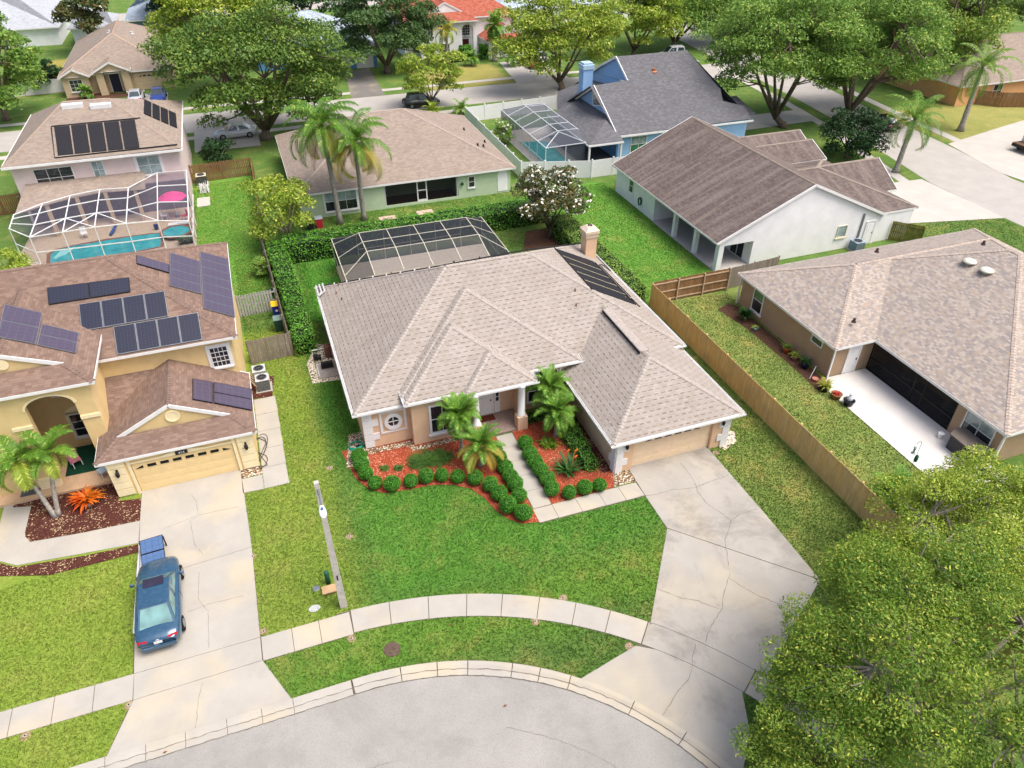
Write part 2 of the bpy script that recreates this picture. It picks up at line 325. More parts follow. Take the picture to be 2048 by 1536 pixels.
# ------------------------------------------------------------------ ground, lawns, roads
def arc(c,r,a0,a1,n): return [(c[0]+r*math.cos(R(a0+(a1-a0)*i/n)),c[1]+r*math.sin(R(a0+(a1-a0)*i/n))) for i in range(n+1)]
EXCL=[]
def sheet(name,pts,z,mat,parent=None):
    EXCL.append([tuple(q[:2]) for q in pts])
    m=MB(); p=[tuple(q[:2]) for q in pts]; a=sum(p[i][0]*p[(i+1)%len(p)][1]-p[(i+1)%len(p)][0]*p[i][1] for i in range(len(p)))
    m.poly([(x,y,z) for x,y in (p if a>0 else p[::-1])]); return struct(name,m,mat,parent)
GROUND=ground_mat('lawn_grass',('4c7224','62803a',.5),[
 (-60,.6,20,46,.7,'6e8c22','84992e',.4),(-60,-8,17,30,.4,'74921f','889e30',.35),(-4,30,17.2,20.4,.8,'4f7f1a','668c24',.5),(1.2,16,20.5,31.5,.8,'457c1b','5a8e24',.35),(.8,4,30,43,.5,'39701a','4c801e',.2),
 (20.4,25.3,8,47,.5,'5a7a2a','7a8a3e',.8),(25,34.5,-10,40.3,.2,'6a8434','84924a',.75),(23.4,33,40.6,63,.4,'4e881c','66982c',.4),(-6.4,-.4,48.4,77,.3,'548a1e','6c982e',.45),(1.3,24,58.0,64.5,.4,'507c24','688a36',.6),(1.4,4.6,46,58,.3,'3f7f18','55901f',.3),
 (24,37,101.4,113,.6,'8b8a3e','9c9450',.8),(74.6,112,57,73,.8,'7f8840','a09a58',.85),(-29,-21.6,117,138,.6,'8a8a3c','9c9044',.8)])
gm=MB(); gm.poly([(-900,-300,0),(1500,-300,0),(1500,1800,0),(-900,1800,0)]); struct('ground',gm,GROUND)
RC=(-.3,4.37); CC=(-.32,4.34); WC=(-.7,2.19)
# near road with its cul-de-sac, kerb
road=[(-120,-60),(40,-60),(40,-20)]+[(12.37,3)]+arc(RC,12.67,-5,90,30)+[(-120,17.0)]
sheet('road',road,.010,ASPH)
kb=bpy.data.objects.new('kerb',None); COL.objects.link(kb); kb['kind']='structure'; kb['label']='pale concrete mountable kerb around the road end'
def kerb_piece(ring):  # ring: list of (inner pt, outer pt)
    m=MB(); prof=[(0,.0),(0,.03),(.44,.014),(.52,.03),(.7,.085),(1,.1),(1,.0)]; vs=[];k=len(prof)
    for a,b in ring:
        for t,z in prof: vs.append((a[0]+(b[0]-a[0])*t,a[1]+(b[1]-a[1])*t,z))
    fs=[(i*k+j,i*k+j+1,(i+1)*k+j+1,(i+1)*k+j) for i in range(len(ring)-1) for j in range(k-1)]+[tuple(range(k)),tuple(range((len(ring))*k-1,(len(ring)-1)*k-1,-1))]
    fs=[f[::-1] for f in fs]
    m.add(vs,fs); obj('kerb_block',m,CON,kb)
ang=[91,82.5,76,70.5,62.5,57.5,52,40.5,31,21,12,3]
for a0,a1 in zip(ang,ang[1:]):
    i=arc(RC,12.69,a0-.08,a1+.08,5); o=arc(CC,13.33,a0-.08,a1+.08,5); kerb_piece(list(zip(i,o)))
xs=[-.6,-2.9,-4.1,-5.4,-6.9,-8.3,-9.7,-12.5,-15.5,-18.5,-21.5]
for a,b in zip(xs,xs[1:]): kerb_piece([((a,17.04),(a,17.67)),((b+.02,17.04),(b+.02,17.67))])
# sidewalk: one slab each
sw=bpy.data.objects.new('sidewalk',None); COL.objects.link(sw); sw['kind']='structure'; sw['label']='pale concrete sidewalk of separate slabs'
def slab(pts,mat,parent,z=.03,name='slab'):
    EXCL.append([tuple(q[:2]) for q in pts])
    m=MB(); m.prism(pts,0,z,bottom=False); return obj(name,m,mat,parent)
xs=[-.11,-1.45,-2.6,-3.88]
for a,b in zip(xs,xs[1:]): slab([(a,19.82),(a,21),(b+.025,21),(b+.025,19.82)],CON,sw)
xs=[-8.88,-10.35,-11.8,-13.3,-14.8,-16.3,-17.8]
for a,b in zip(xs,xs[1:]): slab([(a,19.78),(a,20.99),(b+.025,20.99),(b+.025,19.78)],CON,sw)
ang=[88,82.8,77.5,72.2,67.3,62.2,57.2,52.5,47.4]
for a0,a1 in zip(ang,ang[1:]): slab(arc(WC,18.88,a0-.05,a1+.05,4)+arc(WC,17.71,a1+.05,a0-.05,4),CON,sw)
slab(arc(WC,18.88,47.3,33.2,8)+arc(WC,17.71,33.2,47.3,8),CON2,sw)
ang=[33.1,28,23,18,13,8]
for a0,a1 in zip(ang,ang[1:]): slab(arc(WC,18.88,a0-.05,a1+.05,4)+arc(WC,17.71,a1+.05,a0-.05,4),CON,sw)
# driveways
def drive(label): 
    o=bpy.data.objects.new('driveway',None); COL.objects.link(o); o['kind']='structure'; o['label']=label; return o
CRK=plain('crack_dark','6a655c',.95,.1); JB=plain('joint_dirt','5f594c',.95,.15,6)
def crack(pix,parent,w=.02,z=.034,conv=True,off=(0,0)):
    P=[G2(*p) for p in pix] if conv else pix
    rnd=random.Random(len(P)*7+int(P[0][0]*10)); Q=[]
    for (a,b) in zip(P,P[1:]):
        n=max(2,int(math.dist(a,b)/.16))
        for i in range(n):
            t=i/n; Q.append((a[0]+(b[0]-a[0])*t+rnd.uniform(-.025,.025),a[1]+(b[1]-a[1])*t+rnd.uniform(-.025,.025)))
    Q.append(P[-1]); vs=[]
    for i,q in enumerate(Q):
        a=Q[max(0,i-1)]; b=Q[min(len(Q)-1,i+1)]; d=math.dist(a,b) or 1; nx,ny=-(b[1]-a[1])/d,(b[0]-a[0])/d; ww=w*rnd.uniform(.3,.8)
        vs+=[(q[0]+nx*ww,q[1]+ny*ww,z),(q[0]-nx*ww,q[1]-ny*ww,z)]
    m=MB(); m.add(vs,[(2*i,2*i+1,2*i+3,2*i+2) for i in range(len(Q)-1)]); obj('crack',m,CRK,parent)
dm=drive('broad stained and cracked concrete driveway of the peach house')
g=.012
slab([(15.72,25.1),(20.66,25.1),(20.7,19.97),(20.62,15.45),(15.56,20.6),(15.6,22.9)],CON2,dm)
slab([(15.55,20.56),(20.6,15.42),(15.47,12.22)]+[q for q in arc(WC,18.9,33,46.8,8)]+[(12.1,15.94)],CON2,dm)
slab([(11.02,15.22)]+arc(WC,17.69,47,33.4,8)[1:]+[(13.41,10.45),(12.25,9.2)]+arc(CC,13.36,21,50.3,10),CON2,dm)
slab([(15.84,25.1),(20.66,25.1),(20.66,25.45),(15.84,25.45)],CON,dm,z=.05,name='garage_sill')
z0=lambda L,ox,oy,s=3.938:[(ox+x/s,oy+y/s) for x,y in L]
for L in ([(1145,1150),(1240,1140),(1340,1105),(1480,1095),(1550,1085),(1620,1050),(1800,990)],[(1420,895),(1500,990),(1550,1080),(1550,1110),(1630,1215),(1700,1260),(1815,1345),(1810,1400),(1770,1500),(1800,1700)],[(1815,1345),(1890,1295),(2030,1255)]): crack(z0(L,1000,700),dm)
for L in ([(1810,0),(1800,50),(1760,170),(1750,290),(1690,370),(1640,470),(1615,550)],[(1545,560),(1520,640),(1515,740),(1480,840),(1400,930),(1285,1120)],[(1240,130),(1440,205),(1560,225),(1720,285)],[(1800,40),(1900,110),(2048,190),(2200,250)]): crack(z0(L,1000,1146),dm)
dy=drive('pale concrete driveway in front of the yellow garage')
slab([(-9.05,32.24),(-4.1,32.24),(-3.9,26.3),(-9.05,25.9)],CON,dy); slab([(-9.05,25.88),(-3.9,26.28),(-3.9,21.02),(-8.88,21.0)],CON,dy)
slab([(-8.87,20.98),(-3.9,21.0),(-3.9,19.86),(-8.85,19.78)],CON,dy); slab([(-8.84,19.76),(-3.89,19.84),(-2.94,17.7),(-9.66,17.7)],CON,dy)
for L in ([(1560,1075),(1500,1110),(1520,1200),(1530,1290),(1600,1380)],[(1280,1180),(1480,1100),(1560,1070),(1880,1000)],[(1510,900),(1550,960),(1560,1060)]): crack(z0(L,0,760),dy,.012)
for L in ([(1570,0),(1560,200),(1640,300),(1645,590)],[(1480,310),(1640,250),(1920,180)],[(1600,870),(1560,1000),(1545,1250)]): crack(z0(L,0,1146),dy,.012)
wk=bpy.data.objects.new('path',None); COL.objects.link(wk); wk['kind']='structure'; wk['label']='pale concrete slab walk to the front door'
ys=[30,28.9,27.7,26.5,25.3,24.02]
for a,b in zip(ys,ys[1:]): slab([(9.80,a),(10.77,a),(10.77,b+.02),(9.80,b+.02)],CON,wk)
xs=[9.75,10.79,12.1,13.4,14.55,15.6]
for i,(a,b) in enumerate(zip(xs,xs[1:])): slab([(a,24.0),(b-.02,23.98),(b-.02,22.95+.02*(5-i)),(a,22.95+.02*(5-i))],CON,wk)
wk2=bpy.data.objects.new('path',None); COL.objects.link(wk2); wk2['kind']='structure'; wk2['label']='concrete side path along the yellow house'
sheet('joint_bed',[(-17.8,19.76),(-.1,19.8),(-.1,21.02),(-17.8,21.01)],.006,JB); sheet('joint_bed',arc(WC,18.9,90,8,30)+arc(WC,17.69,8,90,30),.0065,JB); sheet('joint_bed',[(-9.08,32),(-4.08,32),(-3.88,26),(-3.88,19.8),(-2.9,17.68),(-9.7,17.68),(-8.9,19.8),(-9.08,26)],.0075,JB); sheet('joint_bed',[(9.72,30),(10.79,30),(10.79,24.02),(15.65,24.0),(15.62,22.9),(9.72,23.0)],.0075,JB); sheet('joint_bed',[(-.1,17.0)]+arc(RC,12.6,90,3,30)+arc(CC,13.35,3,90,30),.0085,JB); sheet('joint_bed',[(-21.5,17.03),(-.1,17.03),(-.1,17.69),(-21.5,17.69)],.0088,JB); sheet('joint_bed',[(15.7,25.1),(20.68,25.1),(20.66,15.4),(15.44,12.26),(14.08,11.95),(13.38,10.52),(12.3,9.3),(9.0,14),(8.3,14.65),(11.05,15.2),(12.15,15.9),(15.58,20.56)],.0055,JB)
ys=[38.2,36.6,35,33.4,31.8,30.15]
for a,b in zip(ys,ys[1:]): slab([(-3.0,a),(-1.75,a),(-1.72,b+.02),(-3.0,b+.02)],CON,wk2)
slab([(-3.02,31.3),(-3.02,30.15),(-4.08,30.2),(-4.08,31.3)],CON,wk2)
wk3=bpy.data.objects.new('path',None); COL.objects.link(wk3); wk3['kind']='structure'; wk3['label']='curved concrete walk from the yellow house door to its driveway'
P3=[G2(*p) for p in z0([(1105,1110),(660,1205),(240,1278),(205,1240),(200,1200),(262,935),(40,975),(-60,1380),(0,1430),(130,1462),(640,1370),(1098,1285)],0,760)]
slab(P3,CON,wk3)
# beds
def bed(pts,mat,label,z=.03): 
    o=sheet('mulch_bed',pts,z,mat); o['label']=label; return o
LB=[G2(*p) for p in [(682.8,903),(693,923.5),(710.8,956.5),(736,978),(769,987),(817.4,979.3),(868.2,970.4),(906.3,970.4),(941.8,978),(969.8,997),(990,1020),(1018,1039),(1045.7,1048)]]
bed(LB+[(9.75,23.1),(9.78,29.95),(8.3,31.6),(2.3,31.6)],MUL_RED,'red mulch bed with a curved edge in front of the peach house')
bed([(10.8,30),(10.8,24.02),(14.3,24.02),(14.85,25.2),(14.85,31.5),(11,31.5)],MUL_RED,'red mulch bed between the front walk and the garage')
sheet('gravel',[(2.65,31.4),(5.2,31.3),(5.2,30.7),(8.3,30.8),(8.3,30.4),(5.0,30.35),(4.9,30.9),(2.55,30.95)],.036,STONE)
sheet('gravel',[(14.35,24.05),(15.65,24.05),(15.65,25.1),(14.85,25.2)],.036,STONE)
sheet('gravel',[(14.2,25.2),(14.85,25.2),(14.85,31),(14.2,31)],.036,MUL_DRK)
sheet('gravel',[(1.3,30.3),(2.6,30.2),(2.7,33),(1.9,33)],.036,STONE)
sheet('gravel',[(.6,38.7),(2.7,38.5),(2.7,42.6),(1.4,43.2),(.5,41)],.014,STONEW)
sheet('gravel',[(21,25.4),(21.5,24.6),(22.5,25),(22.9,25.8),(22,26.3),(21.5,26)],.014,STONEW)
YB=[G2(*p) for p in z0([(265,925),(200,1200),(200,1235),(240,1275),(660,1203),(1105,1108),(1116,935),(945,955),(880,790),(700,800),(560,870)],0,760)]
bed(YB,MUL_DRK,'dark red mulch bed between the yellow house walk and porch',.034)
bed([G2(*p) for p in [(-40,1128),(0,1127),(33,1135),(170,1112),(277,1089),(277,1105),(230,1118),(100,1151),(0,1153),(-40,1150)]],MUL_DRK,'dark mulch strip below the yellow house walk')
bed([(-4.1,31.35),(-3.02,31.35),(-3.02,32.0),(-4.1,32.0)],STONE,'small pebble bed beside the yellow garage')
bed([(-3.05,38.3),(-1.9,38.2),(-1.6,40.3),(-3.1,41)],MUL_DRK,'dark mulch around the twin air conditioners')
bed([(30.0,27.4),(31.1,27.4),(31.2,37.6),(30.7,38.4),(29.5,37.9),(30.0,35),(30.1,30)],MUL_BRN,'brown bark bed of potted plants beside the tan house wall')
bed([(19.5,51.5),(23.5,51),(24,55),(21,55)],MUL_BRN,'brown mulch ring under the flowering magnolia')
bed([(-22,112.3),(-14.4,112),(-14,114),(-21,116)],MUL_BRN,'brown mulch bed in front of the small tan house',.02)
# far streets
sheet('road',[(-160,93.3),(66,93.3),(72,90),(78,97),(70,101.3),(-160,100.7)],.008,ASPH2)
DS=[(62.8,-60),(62.8,44),(63,52),(65,61),(67.3,69),(69,80),(70.5,93),(71,101),(75,140),(80,220)]; DE=[(72,-60),(72,44),(71.6,50),(73.2,58),(73.8,63),(74.5,70),(76.5,85),(78.5,101),(83,140),(89,220)]
sheet('road',DS+DE[::-1],.012,ASPH2)
sheet('road',[(-160,168),(200,168),(200,176),(-160,176)],.008,ASPH2)
s1=sheet('sidewalk',[(-160,90.6),(60,90.6),(60,91.8),(-160,91.8)],.016,CON3)
sheet('sidewalk',[(-160,103.2),(68,103.2),(68,104.3),(-160,104.3)],.016,CON3)
o2=[(x-3.0,y) for x,y in DS[1:8]]; o3=[(x-1.8,y) for x,y in DS[1:8]]; sheet('sidewalk',o2+o3[::-1],.018,CON3)
o2=[(x+1.6,y) for x,y in DE[1:8]]; o3=[(x+2.8,y) for x,y in DE[1:8]]; sheet('sidewalk',o2+o3[::-1],.018,CON3)
def far_drive(pts,label,mat=CON3): o=sheet('driveway',pts,.022,mat); o['label']=label
far_drive([(53.8,45),(53.8,53.5),(62.9,53),(62.8,43)],'white house wide concrete driveway')
far_drive([G2(*p) for p in [(1896,288),(2000,255),(2100,225),(2300,300),(2100,380),(1998,345)]],'wide pale driveway under the flatbed truck')
far_drive([(-13.6,100.5),(-9,100.5),(-9.2,112.6),(-14,112.6)],'concrete driveway of the small tan house')
far_drive([G2(*p) for p in [(690,145),(738,137),(770,190),(703,197)]],'dark stained double driveway behind the street',concrete('driveway_dark','77746f',stain='3c3a38',amt=.6))
far_drive([(37,101),(45,101),(45,113),(38.5,113)],'pale driveway of the red-roofed house')
far_drive([(53.5,72.2),(66,72.5),(66.8,77),(53.5,77)],'concrete driveway of the blue house')
far_drive([(-6,86),(1,86),(1,93.4),(-6,93.4)],'pale driveway behind the big oak')

for k_,(c_,r_,z_) in enumerate(((RC,12.68,.024),(CC,13.38,.02))):
    crack(arc(c_,r_,90,4,50),kb,.022 if k_==0 else .03,.034 if k_==0 else .012,False)
crack([(-21,17.03),(-.3,17.03)],kb,.02,.034,False)
gmx=[((RC[0]+12.98*math.cos(R(a)),RC[1]+12.98*math.sin(R(a)))) for a in range(90,3,-2)]; crack(gmx,kb,.022,.036,False); crack([(-21,17.34),(-.3,17.34)],kb,.018,.036,False)

CRK_T=CRK; CRK=plain('tyre_mark','7f7c7a',.95,.1)
for r_,a0,a1 in ((9.6,86,118),(9.1,88,116),(10.6,20,62),(7.6,60,110)): crack(arc(RC,r_,a0,a1,30),kb,.03,.0135,False)
CRK=CRK_T

bed([(-15.2,33.1),(-13.2,32.6),(-10.12,31.9),(-10.12,33.28),(-15.2,33.28)],MUL_DRK,'narrow dark mulch strip against the yellow porch',.031)
# ------------------------------------------------------------------ house parts
def mapper(face,plane):
    s=-1 if face[0]=='-' else 1
    if face[1]=='y': return lambda h,n,z:(h,plane+s*n,z)
    return lambda h,n,z:(plane+s*n,h,z)
def mbox(m,M,h0,h1,n0,n1,z0,z1):
    a=M(h0,n0,z0); b=M(h1,n1,z1)
    m.box(min(a[0],b[0]),max(a[0],b[0]),min(a[1],b[1]),max(a[1],b[1]),z0,z1)
def window(root,face,plane,c,z,w,h,cols=2,rows=2,frame=None,gl=None,fw=.06,sill=True,surround=0,smat=None,mull=.03,upper=None):
    frame=frame or WH; gl=gl or GL; M=mapper(face,plane); m=MB(); x0,x1=c-w/2,c+w/2
    for a,b,p,q in ((x0,x1,z,z+fw),(x0,x1,z+h-fw,z+h),(x0,x0+fw,z+fw,z+h-fw),(x1-fw,x1,z+fw,z+h-fw)): mbox(m,M,a,b,.004,.07,p,q)
    iw=(w-2*fw)/cols; ih=(h-2*fw)/rows
    for i in range(1,cols): mbox(m,M,x0+fw+i*iw-mull/2,x0+fw+i*iw+mull/2,.004,.06,z+fw,z+h-fw)
    for j in range(1,rows):
        for i in range(cols): mbox(m,M,x0+fw+i*iw+(mull/2 if i else 0),x0+fw+(i+1)*iw-(mull/2 if i<cols-1 else 0),.004,.055,z+fw+j*ih-mull/2,z+fw+j*ih+mull/2)
    o=obj('window',m,frame,root)
    for i in range(cols):
        for j in range(rows):
            p=MB(); mbox(p,M,x0+fw+i*iw+.001,x0+fw+(i+1)*iw-.001,.008,.02,z+fw+j*ih+.001,z+fw+(j+1)*ih-.001)
            obj('pane',p,(upper if upper and j>=rows/2 else gl),o)
    if sill:
        s=MB(); mbox(s,M,x0-.08,x1+.08,.003,.12,z-.1,z-.004); obj('sill',s,frame,o)
    if surround:
        s=MB(); k=surround
        for a,b,p,q in ((x0-k,x1+k,z+h+.002,z+h+k),(x0-k,x0-.002,z-.1,z+h),(x1+.002,x1+k,z-.1,z+h)): mbox(s,M,a,b,.003,.05,p,q)
        obj('surround',s,smat or frame,o)
    return o
def door(root,face,plane,c,z,w,h,mat=None,panels=2,frame=None,handle=1):
    M=mapper(face,plane); m=MB(); mbox(m,M,c-w/2,c+w/2,.004,.04,z,z+h); o=obj('door',m,mat or WH,root)
    f=MB()
    for a,b,p,q in ((c-w/2-.08,c-w/2-.002,z,z+h+.08),(c+w/2+.002,c+w/2+.08,z,z+h+.08),(c-w/2,c+w/2,z+h+.002,z+h+.08)): mbox(f,M,a,b,.003,.07,p,q)
    obj('door_frame',f,frame or WH,o)
    k=MB(); s=1 if handle>0 else -1; mbox(k,M,c+s*(w/2-.14),c+s*(w/2-.08),.042,.09,z+.95,z+1.05); obj('handle',k,BLK,o)
    for j in range(panels):
        q=MB(); zz=z+.12+j*(h-.16)/panels; mbox(q,M,c-w/2+.12,c+w/2-.12,.041,.055,zz,zz+(h-.16)/panels-.12); obj('door_panel',q,mat or WH,o)
    return o
def garage_door(root,face,plane,c,z,w,h,mat,wins=6,rows=4):
    M=mapper(face,plane); o=None; m=MB(); mbox(m,M,c-w/2,c+w/2,-.02,.0,z,z+h); o=obj('garage_door',m,DARK,root)
    rh=h/rows
    for j in range(rows):
        q=MB(); mbox(q,M,c-w/2+.01,c+w/2-.01,.002,.03,z+j*rh+.006,z+(j+1)*rh-.006)
        n=8; pw=(w-.2)/n
        for i in range(n): mbox(q,M,c-w/2+.1+i*pw+.05,c-w/2+.1+(i+1)*pw-.05,.031,.042,z+j*rh+.12,z+(j+1)*rh-.1)
        obj('door_panel',q,mat,o)
    pw=w/8
    for i in range(wins):
        a=c-w/2+(8-wins)/2*pw+i*pw+.1; q=MB()
        if i in (0,wins-1):
            s=0 if i else 1
            pts=[(a,z+h-.42),(a+pw-.2,z+h-.42),(a+(pw-.2 if s else 0),z+h-.24)]
            vs=[M(x,.05,zz) for x,zz in pts]; q.poly(vs)
        else: mbox(q,M,a,a+pw-.2,.043,.055,z+h-.42,z+h-.24)
        obj('door_window',q,DARK,o)
    return o
def roof(root,x0,x1,y0,y1,ze,p,mat,axis='x',e0='hip',e1='hip',trim=None,wall=None,over=.35,d=1.,gutter=False,soffit=True,caps=True,capmat=None,name='roof',notch=None):
    trim=trim or WH
    T=(lambda x,y,z:(x,y,z)) if axis=='x' else (lambda x,y,z:(y,x,z))
    if axis=='y': x0,x1,y0,y1=y0,y1,x0,x1
    hf=(y1-y0)/2; ym=(y0+y1)/2; rz=ze+hf*p
    r0=x0+{'hip':hf,'gable':0,'dutch':d}[e0]; r1=x1-{'hip':hf,'gable':0,'dutch':d}[e1]
    A=lambda x,y,z:T(x,y,z)
    F_=[A(x0,y0,ze),A(x1,y0,ze)]
    if notch: na,nb,nd=notch; F_=[A(x0,y0,ze),A(na,y0,ze),A(na,y0+nd,ze+nd*p),A(nb,y0+nd,ze+nd*p),A(nb,y0,ze),A(x1,y0,ze)]
    B_=[A(x1,y1,ze),A(x0,y1,ze)]
    if e1=='dutch': F_+=[A(x1-d,y0+d,ze+d*p)]; 
    F_+=[A(r1,ym,rz),A(r0,ym,rz)]
    if e0=='dutch': F_+=[A(x0+d,y0+d,ze+d*p)]
    if e0=='dutch': B_+=[A(x0+d,y1-d,ze+d*p)]
    B_+=[A(r0,ym,rz),A(r1,ym,rz)]
    if e1=='dutch': B_+=[A(x1-d,y1-d,ze+d*p)]
    polys=[F_,B_]
    if e0=='hip': polys.append([A(x0,y1,ze),A(x0,y0,ze),A(r0,ym,rz)])
    if e1=='hip': polys.append([A(x1,y0,ze),A(x1,y1,ze),A(r1,ym,rz)])
    if e0=='dutch': polys.append([A(x0,y1,ze),A(x0,y0,ze),A(x0+d,y0+d,ze+d*p),A(x0+d,y1-d,ze+d*p)])
    if e1=='dutch': polys.append([A(x1,y0,ze),A(x1,y1,ze),A(x1-d,y1-d,ze+d*p),A(x1-d,y0+d,ze+d*p)])
    m=MB()
    for q in polys:
        n=(Vector(q[1])-Vector(q[0])).cross(Vector(q[2])-Vector(q[0]))
        m.poly(q if n.z>0 else q[::-1])
    o=obj(name,m,mat,root,uv=True)
    if soffit:
        s=MB(); s.add([A(*q,ze-.05) for q in ([(x0+.03,y0+.03),(x1-.03,y0+.03)] if not notch else [(x0+.03,y0+.03),(na,y0+.03),(na,y0+nd),(nb,y0+nd),(nb,y0+.03),(x1-.03,y0+.03)])+[(x1-.03,y1-.03),(x0+.03,y1-.03)]],[tuple(range(4 if not notch else 8))]); obj('soffit',s,trim,o)
    f=MB(); t=.025
    def bx(a,b,c,e,z0,z1):
        P=A(a,c,z0); Q=A(b,e,z1); f.box(min(P[0],Q[0]),max(P[0],Q[0]),min(P[1],Q[1]),max(P[1],Q[1]),z0,z1)
    g=.11 if gutter else 0
    for (ya,yb) in ((y0-t,y0),(y1,y1+t)):
        if notch and yb==y0: bx(x0-t,na,ya,yb,ze-.17,ze-.012); bx(nb,x1+t,ya,yb,ze-.17,ze-.012)
        else: bx(x0-t,x1+t,ya,yb,ze-.17,ze-.012)
    if e0!='gable': bx(x0-t,x0,y0,y1,ze-.17,ze-.012)
    if e1!='gable': bx(x1,x1+t,y0,y1,ze-.17,ze-.012)
    # rakes and gable walls
    for e,xe,s in ((e0,x0,1),(e1,x1,-1)):
        if e=='hip': continue
        xx=xe+(d*s if e=='dutch' else 0); ya,yb,zb=(y0+d,y1-d,ze+d*p) if e=='dutch' else (y0,y1,ze)
        for yy in (ya,yb): 
            k=(0 if e=='gable' else .0)
            f.bar(A(xx-s*.02,yy,zb-.09),A(xx-s*.02,ym,rz-.09),.05,.2)
        if wall:
            gw=MB(); xi=xx+s*(over if e=='gable' else .06); gw.poly([A(xi,ya+.05,zb-.06),A(xi,yb-.05,zb-.06),A(xi,ym,rz-.08)]); obj('gable_wall',gw,wall,o)
    fo=obj('fascia',f,trim,o)
    if gutter:
        gm=MB()
        for (ya,yb,yo) in ((y0-t-g,y0-t,y0-t-g),(y1+t,y1+t+g,y1+t+g)):
            seg=[(x0-t-g,x1+t+g)] if not(notch and yo<ym) else [(x0-t-g,na),(nb,x1+t+g)]
            for q in [r for sa,sb in seg for r in ((sa,sb,ya,yb,ze-.14,ze-.125),(sa,sb,min(yo,yo+(.015 if yo<ym else -.015)),max(yo,yo+(.015 if yo<ym else -.015)),ze-.125,ze-.02))]:
                P=A(q[0],q[2],0); Q=A(q[1],q[3],0); gm.box(min(P[0],Q[0]),max(P[0],Q[0]),min(P[1],Q[1]),max(P[1],Q[1]),q[4],q[5])
        for e,xa,xb,xo in ((e0,x0-t-g,x0-t,x0-t-g),(e1,x1+t,x1+t+g,x1+t+g)):
            if e=='gable': continue
            xi=xo+(.015 if e is e0 and xo<x1-1 and xo<x0 else -.015)
            for q in ((xa,xb,y0-t,y1+t,ze-.14,ze-.125),(min(xo,xi),max(xo,xi),y0-t,y1+t,ze-.125,ze-.02)):
                P=A(q[0],q[2],0); Q=A(q[1],q[3],0); gm.box(min(P[0],Q[0]),max(P[0],Q[0]),min(P[1],Q[1]),max(P[1],Q[1]),q[4],q[5])
        obj('gutter',gm,trim,o)
    if caps:
        L=[(A(r0,ym,rz),A(r1,ym,rz),p)] if r1-r0>.3 else []
        for e,xe,re,s in ((e0,x0,r0,1),(e1,x1,r1,-1)):
            if e=='hip': L+=[(A(xe,y0,ze),A(re,ym,rz),p*.707),(A(xe,y1,ze),A(re,ym,rz),p*.707)]
            if e=='dutch': L+=[(A(xe,y0,ze),A(xe+s*d,y0+d,ze+d*p),p*.707),(A(xe,y1,ze),A(xe+s*d,y1-d,ze+d*p),p*.707)]
        ridge_caps(o,L,capmat or mat)
    return o
def ridge_caps(o,L,mat,w=.15,ex=.21,lift=.03):
    m=MB()
    for a,b,dr in L:
        a=Vector(a);b=Vector(b);d=b-a;n=int(d.length/ex); d.normalize(); h=Vector((d.y,-d.x,0)); h=h.normalized() if h.length>1e-3 else Vector((1,0,0))
        for i in range(n):
            p=a+d*(i*ex); q=a+d*((i+1.25)*ex); u0=Vector((0,0,lift*1.3)); u1=Vector((0,0,lift*.35)); z=Vector((0,0,-dr*w))
            vs=[p+u0,p+h*w+z+u0,p-h*w+z+u0,q+u1,q+h*w+z+u1,q-h*w+z+u1,p,p+h*w+z,p-h*w+z]
            m.add(vs,[(0,1,4,3),(0,3,5,2),(0,6,7,1),(0,2,8,6)])
    if not m.v: return
    me=m.mesh('ridge_cap',wl(o)); slope_uv(me); me.materials.append(mat)
    c=bpy.data.objects.new('ridge_cap',me); COL.objects.link(c); c.parent=o; c['kind']='stuff'
def vent(root,x,y,z,h=.3,r=.05,mat=None,name='vent_pipe'):
    m=MB(); m.cyl((x,y,z-.1),(x,y,z+h),r,n=8); m.cyl((x,y,z-.08),(x,y,z+.04),r*2,r*1.2,n=8); obj(name,m,mat or LGREY,root)
def walls(root,boxes,mat,name='wall'):
    for b in boxes:
        m=MB(); m.box(*b); obj(name,m,mat,root)
def bars(root,name,L,w,mat,h=None):
    m=MB()
    for a,b in L: m.bar(a,b,w,h)
    return obj(name,m,mat,root)
def text(root,name,s,loc,size,mat,rot=(PI/2,0,0),align='CENTER'):
    c=bpy.data.curves.new(name,'FONT'); c.body=s; c.size=size; c.align_x=align; c.align_y='CENTER'; c.extrude=.002
    t=bpy.data.objects.new(name,c); COL.objects.link(t)
    dg=bpy.context.evaluated_depsgraph_get(); me=bpy.data.meshes.new_from_object(t.evaluated_get(dg)); bpy.data.objects.remove(t)
    me.materials.clear(); me.materials.append(mat); o=bpy.data.objects.new(name,me); COL.objects.link(o); o.parent=root
    o.location=Vector(loc)-(wl(root) if root else Vector((0,0,0))); o.rotation_euler=rot; return o

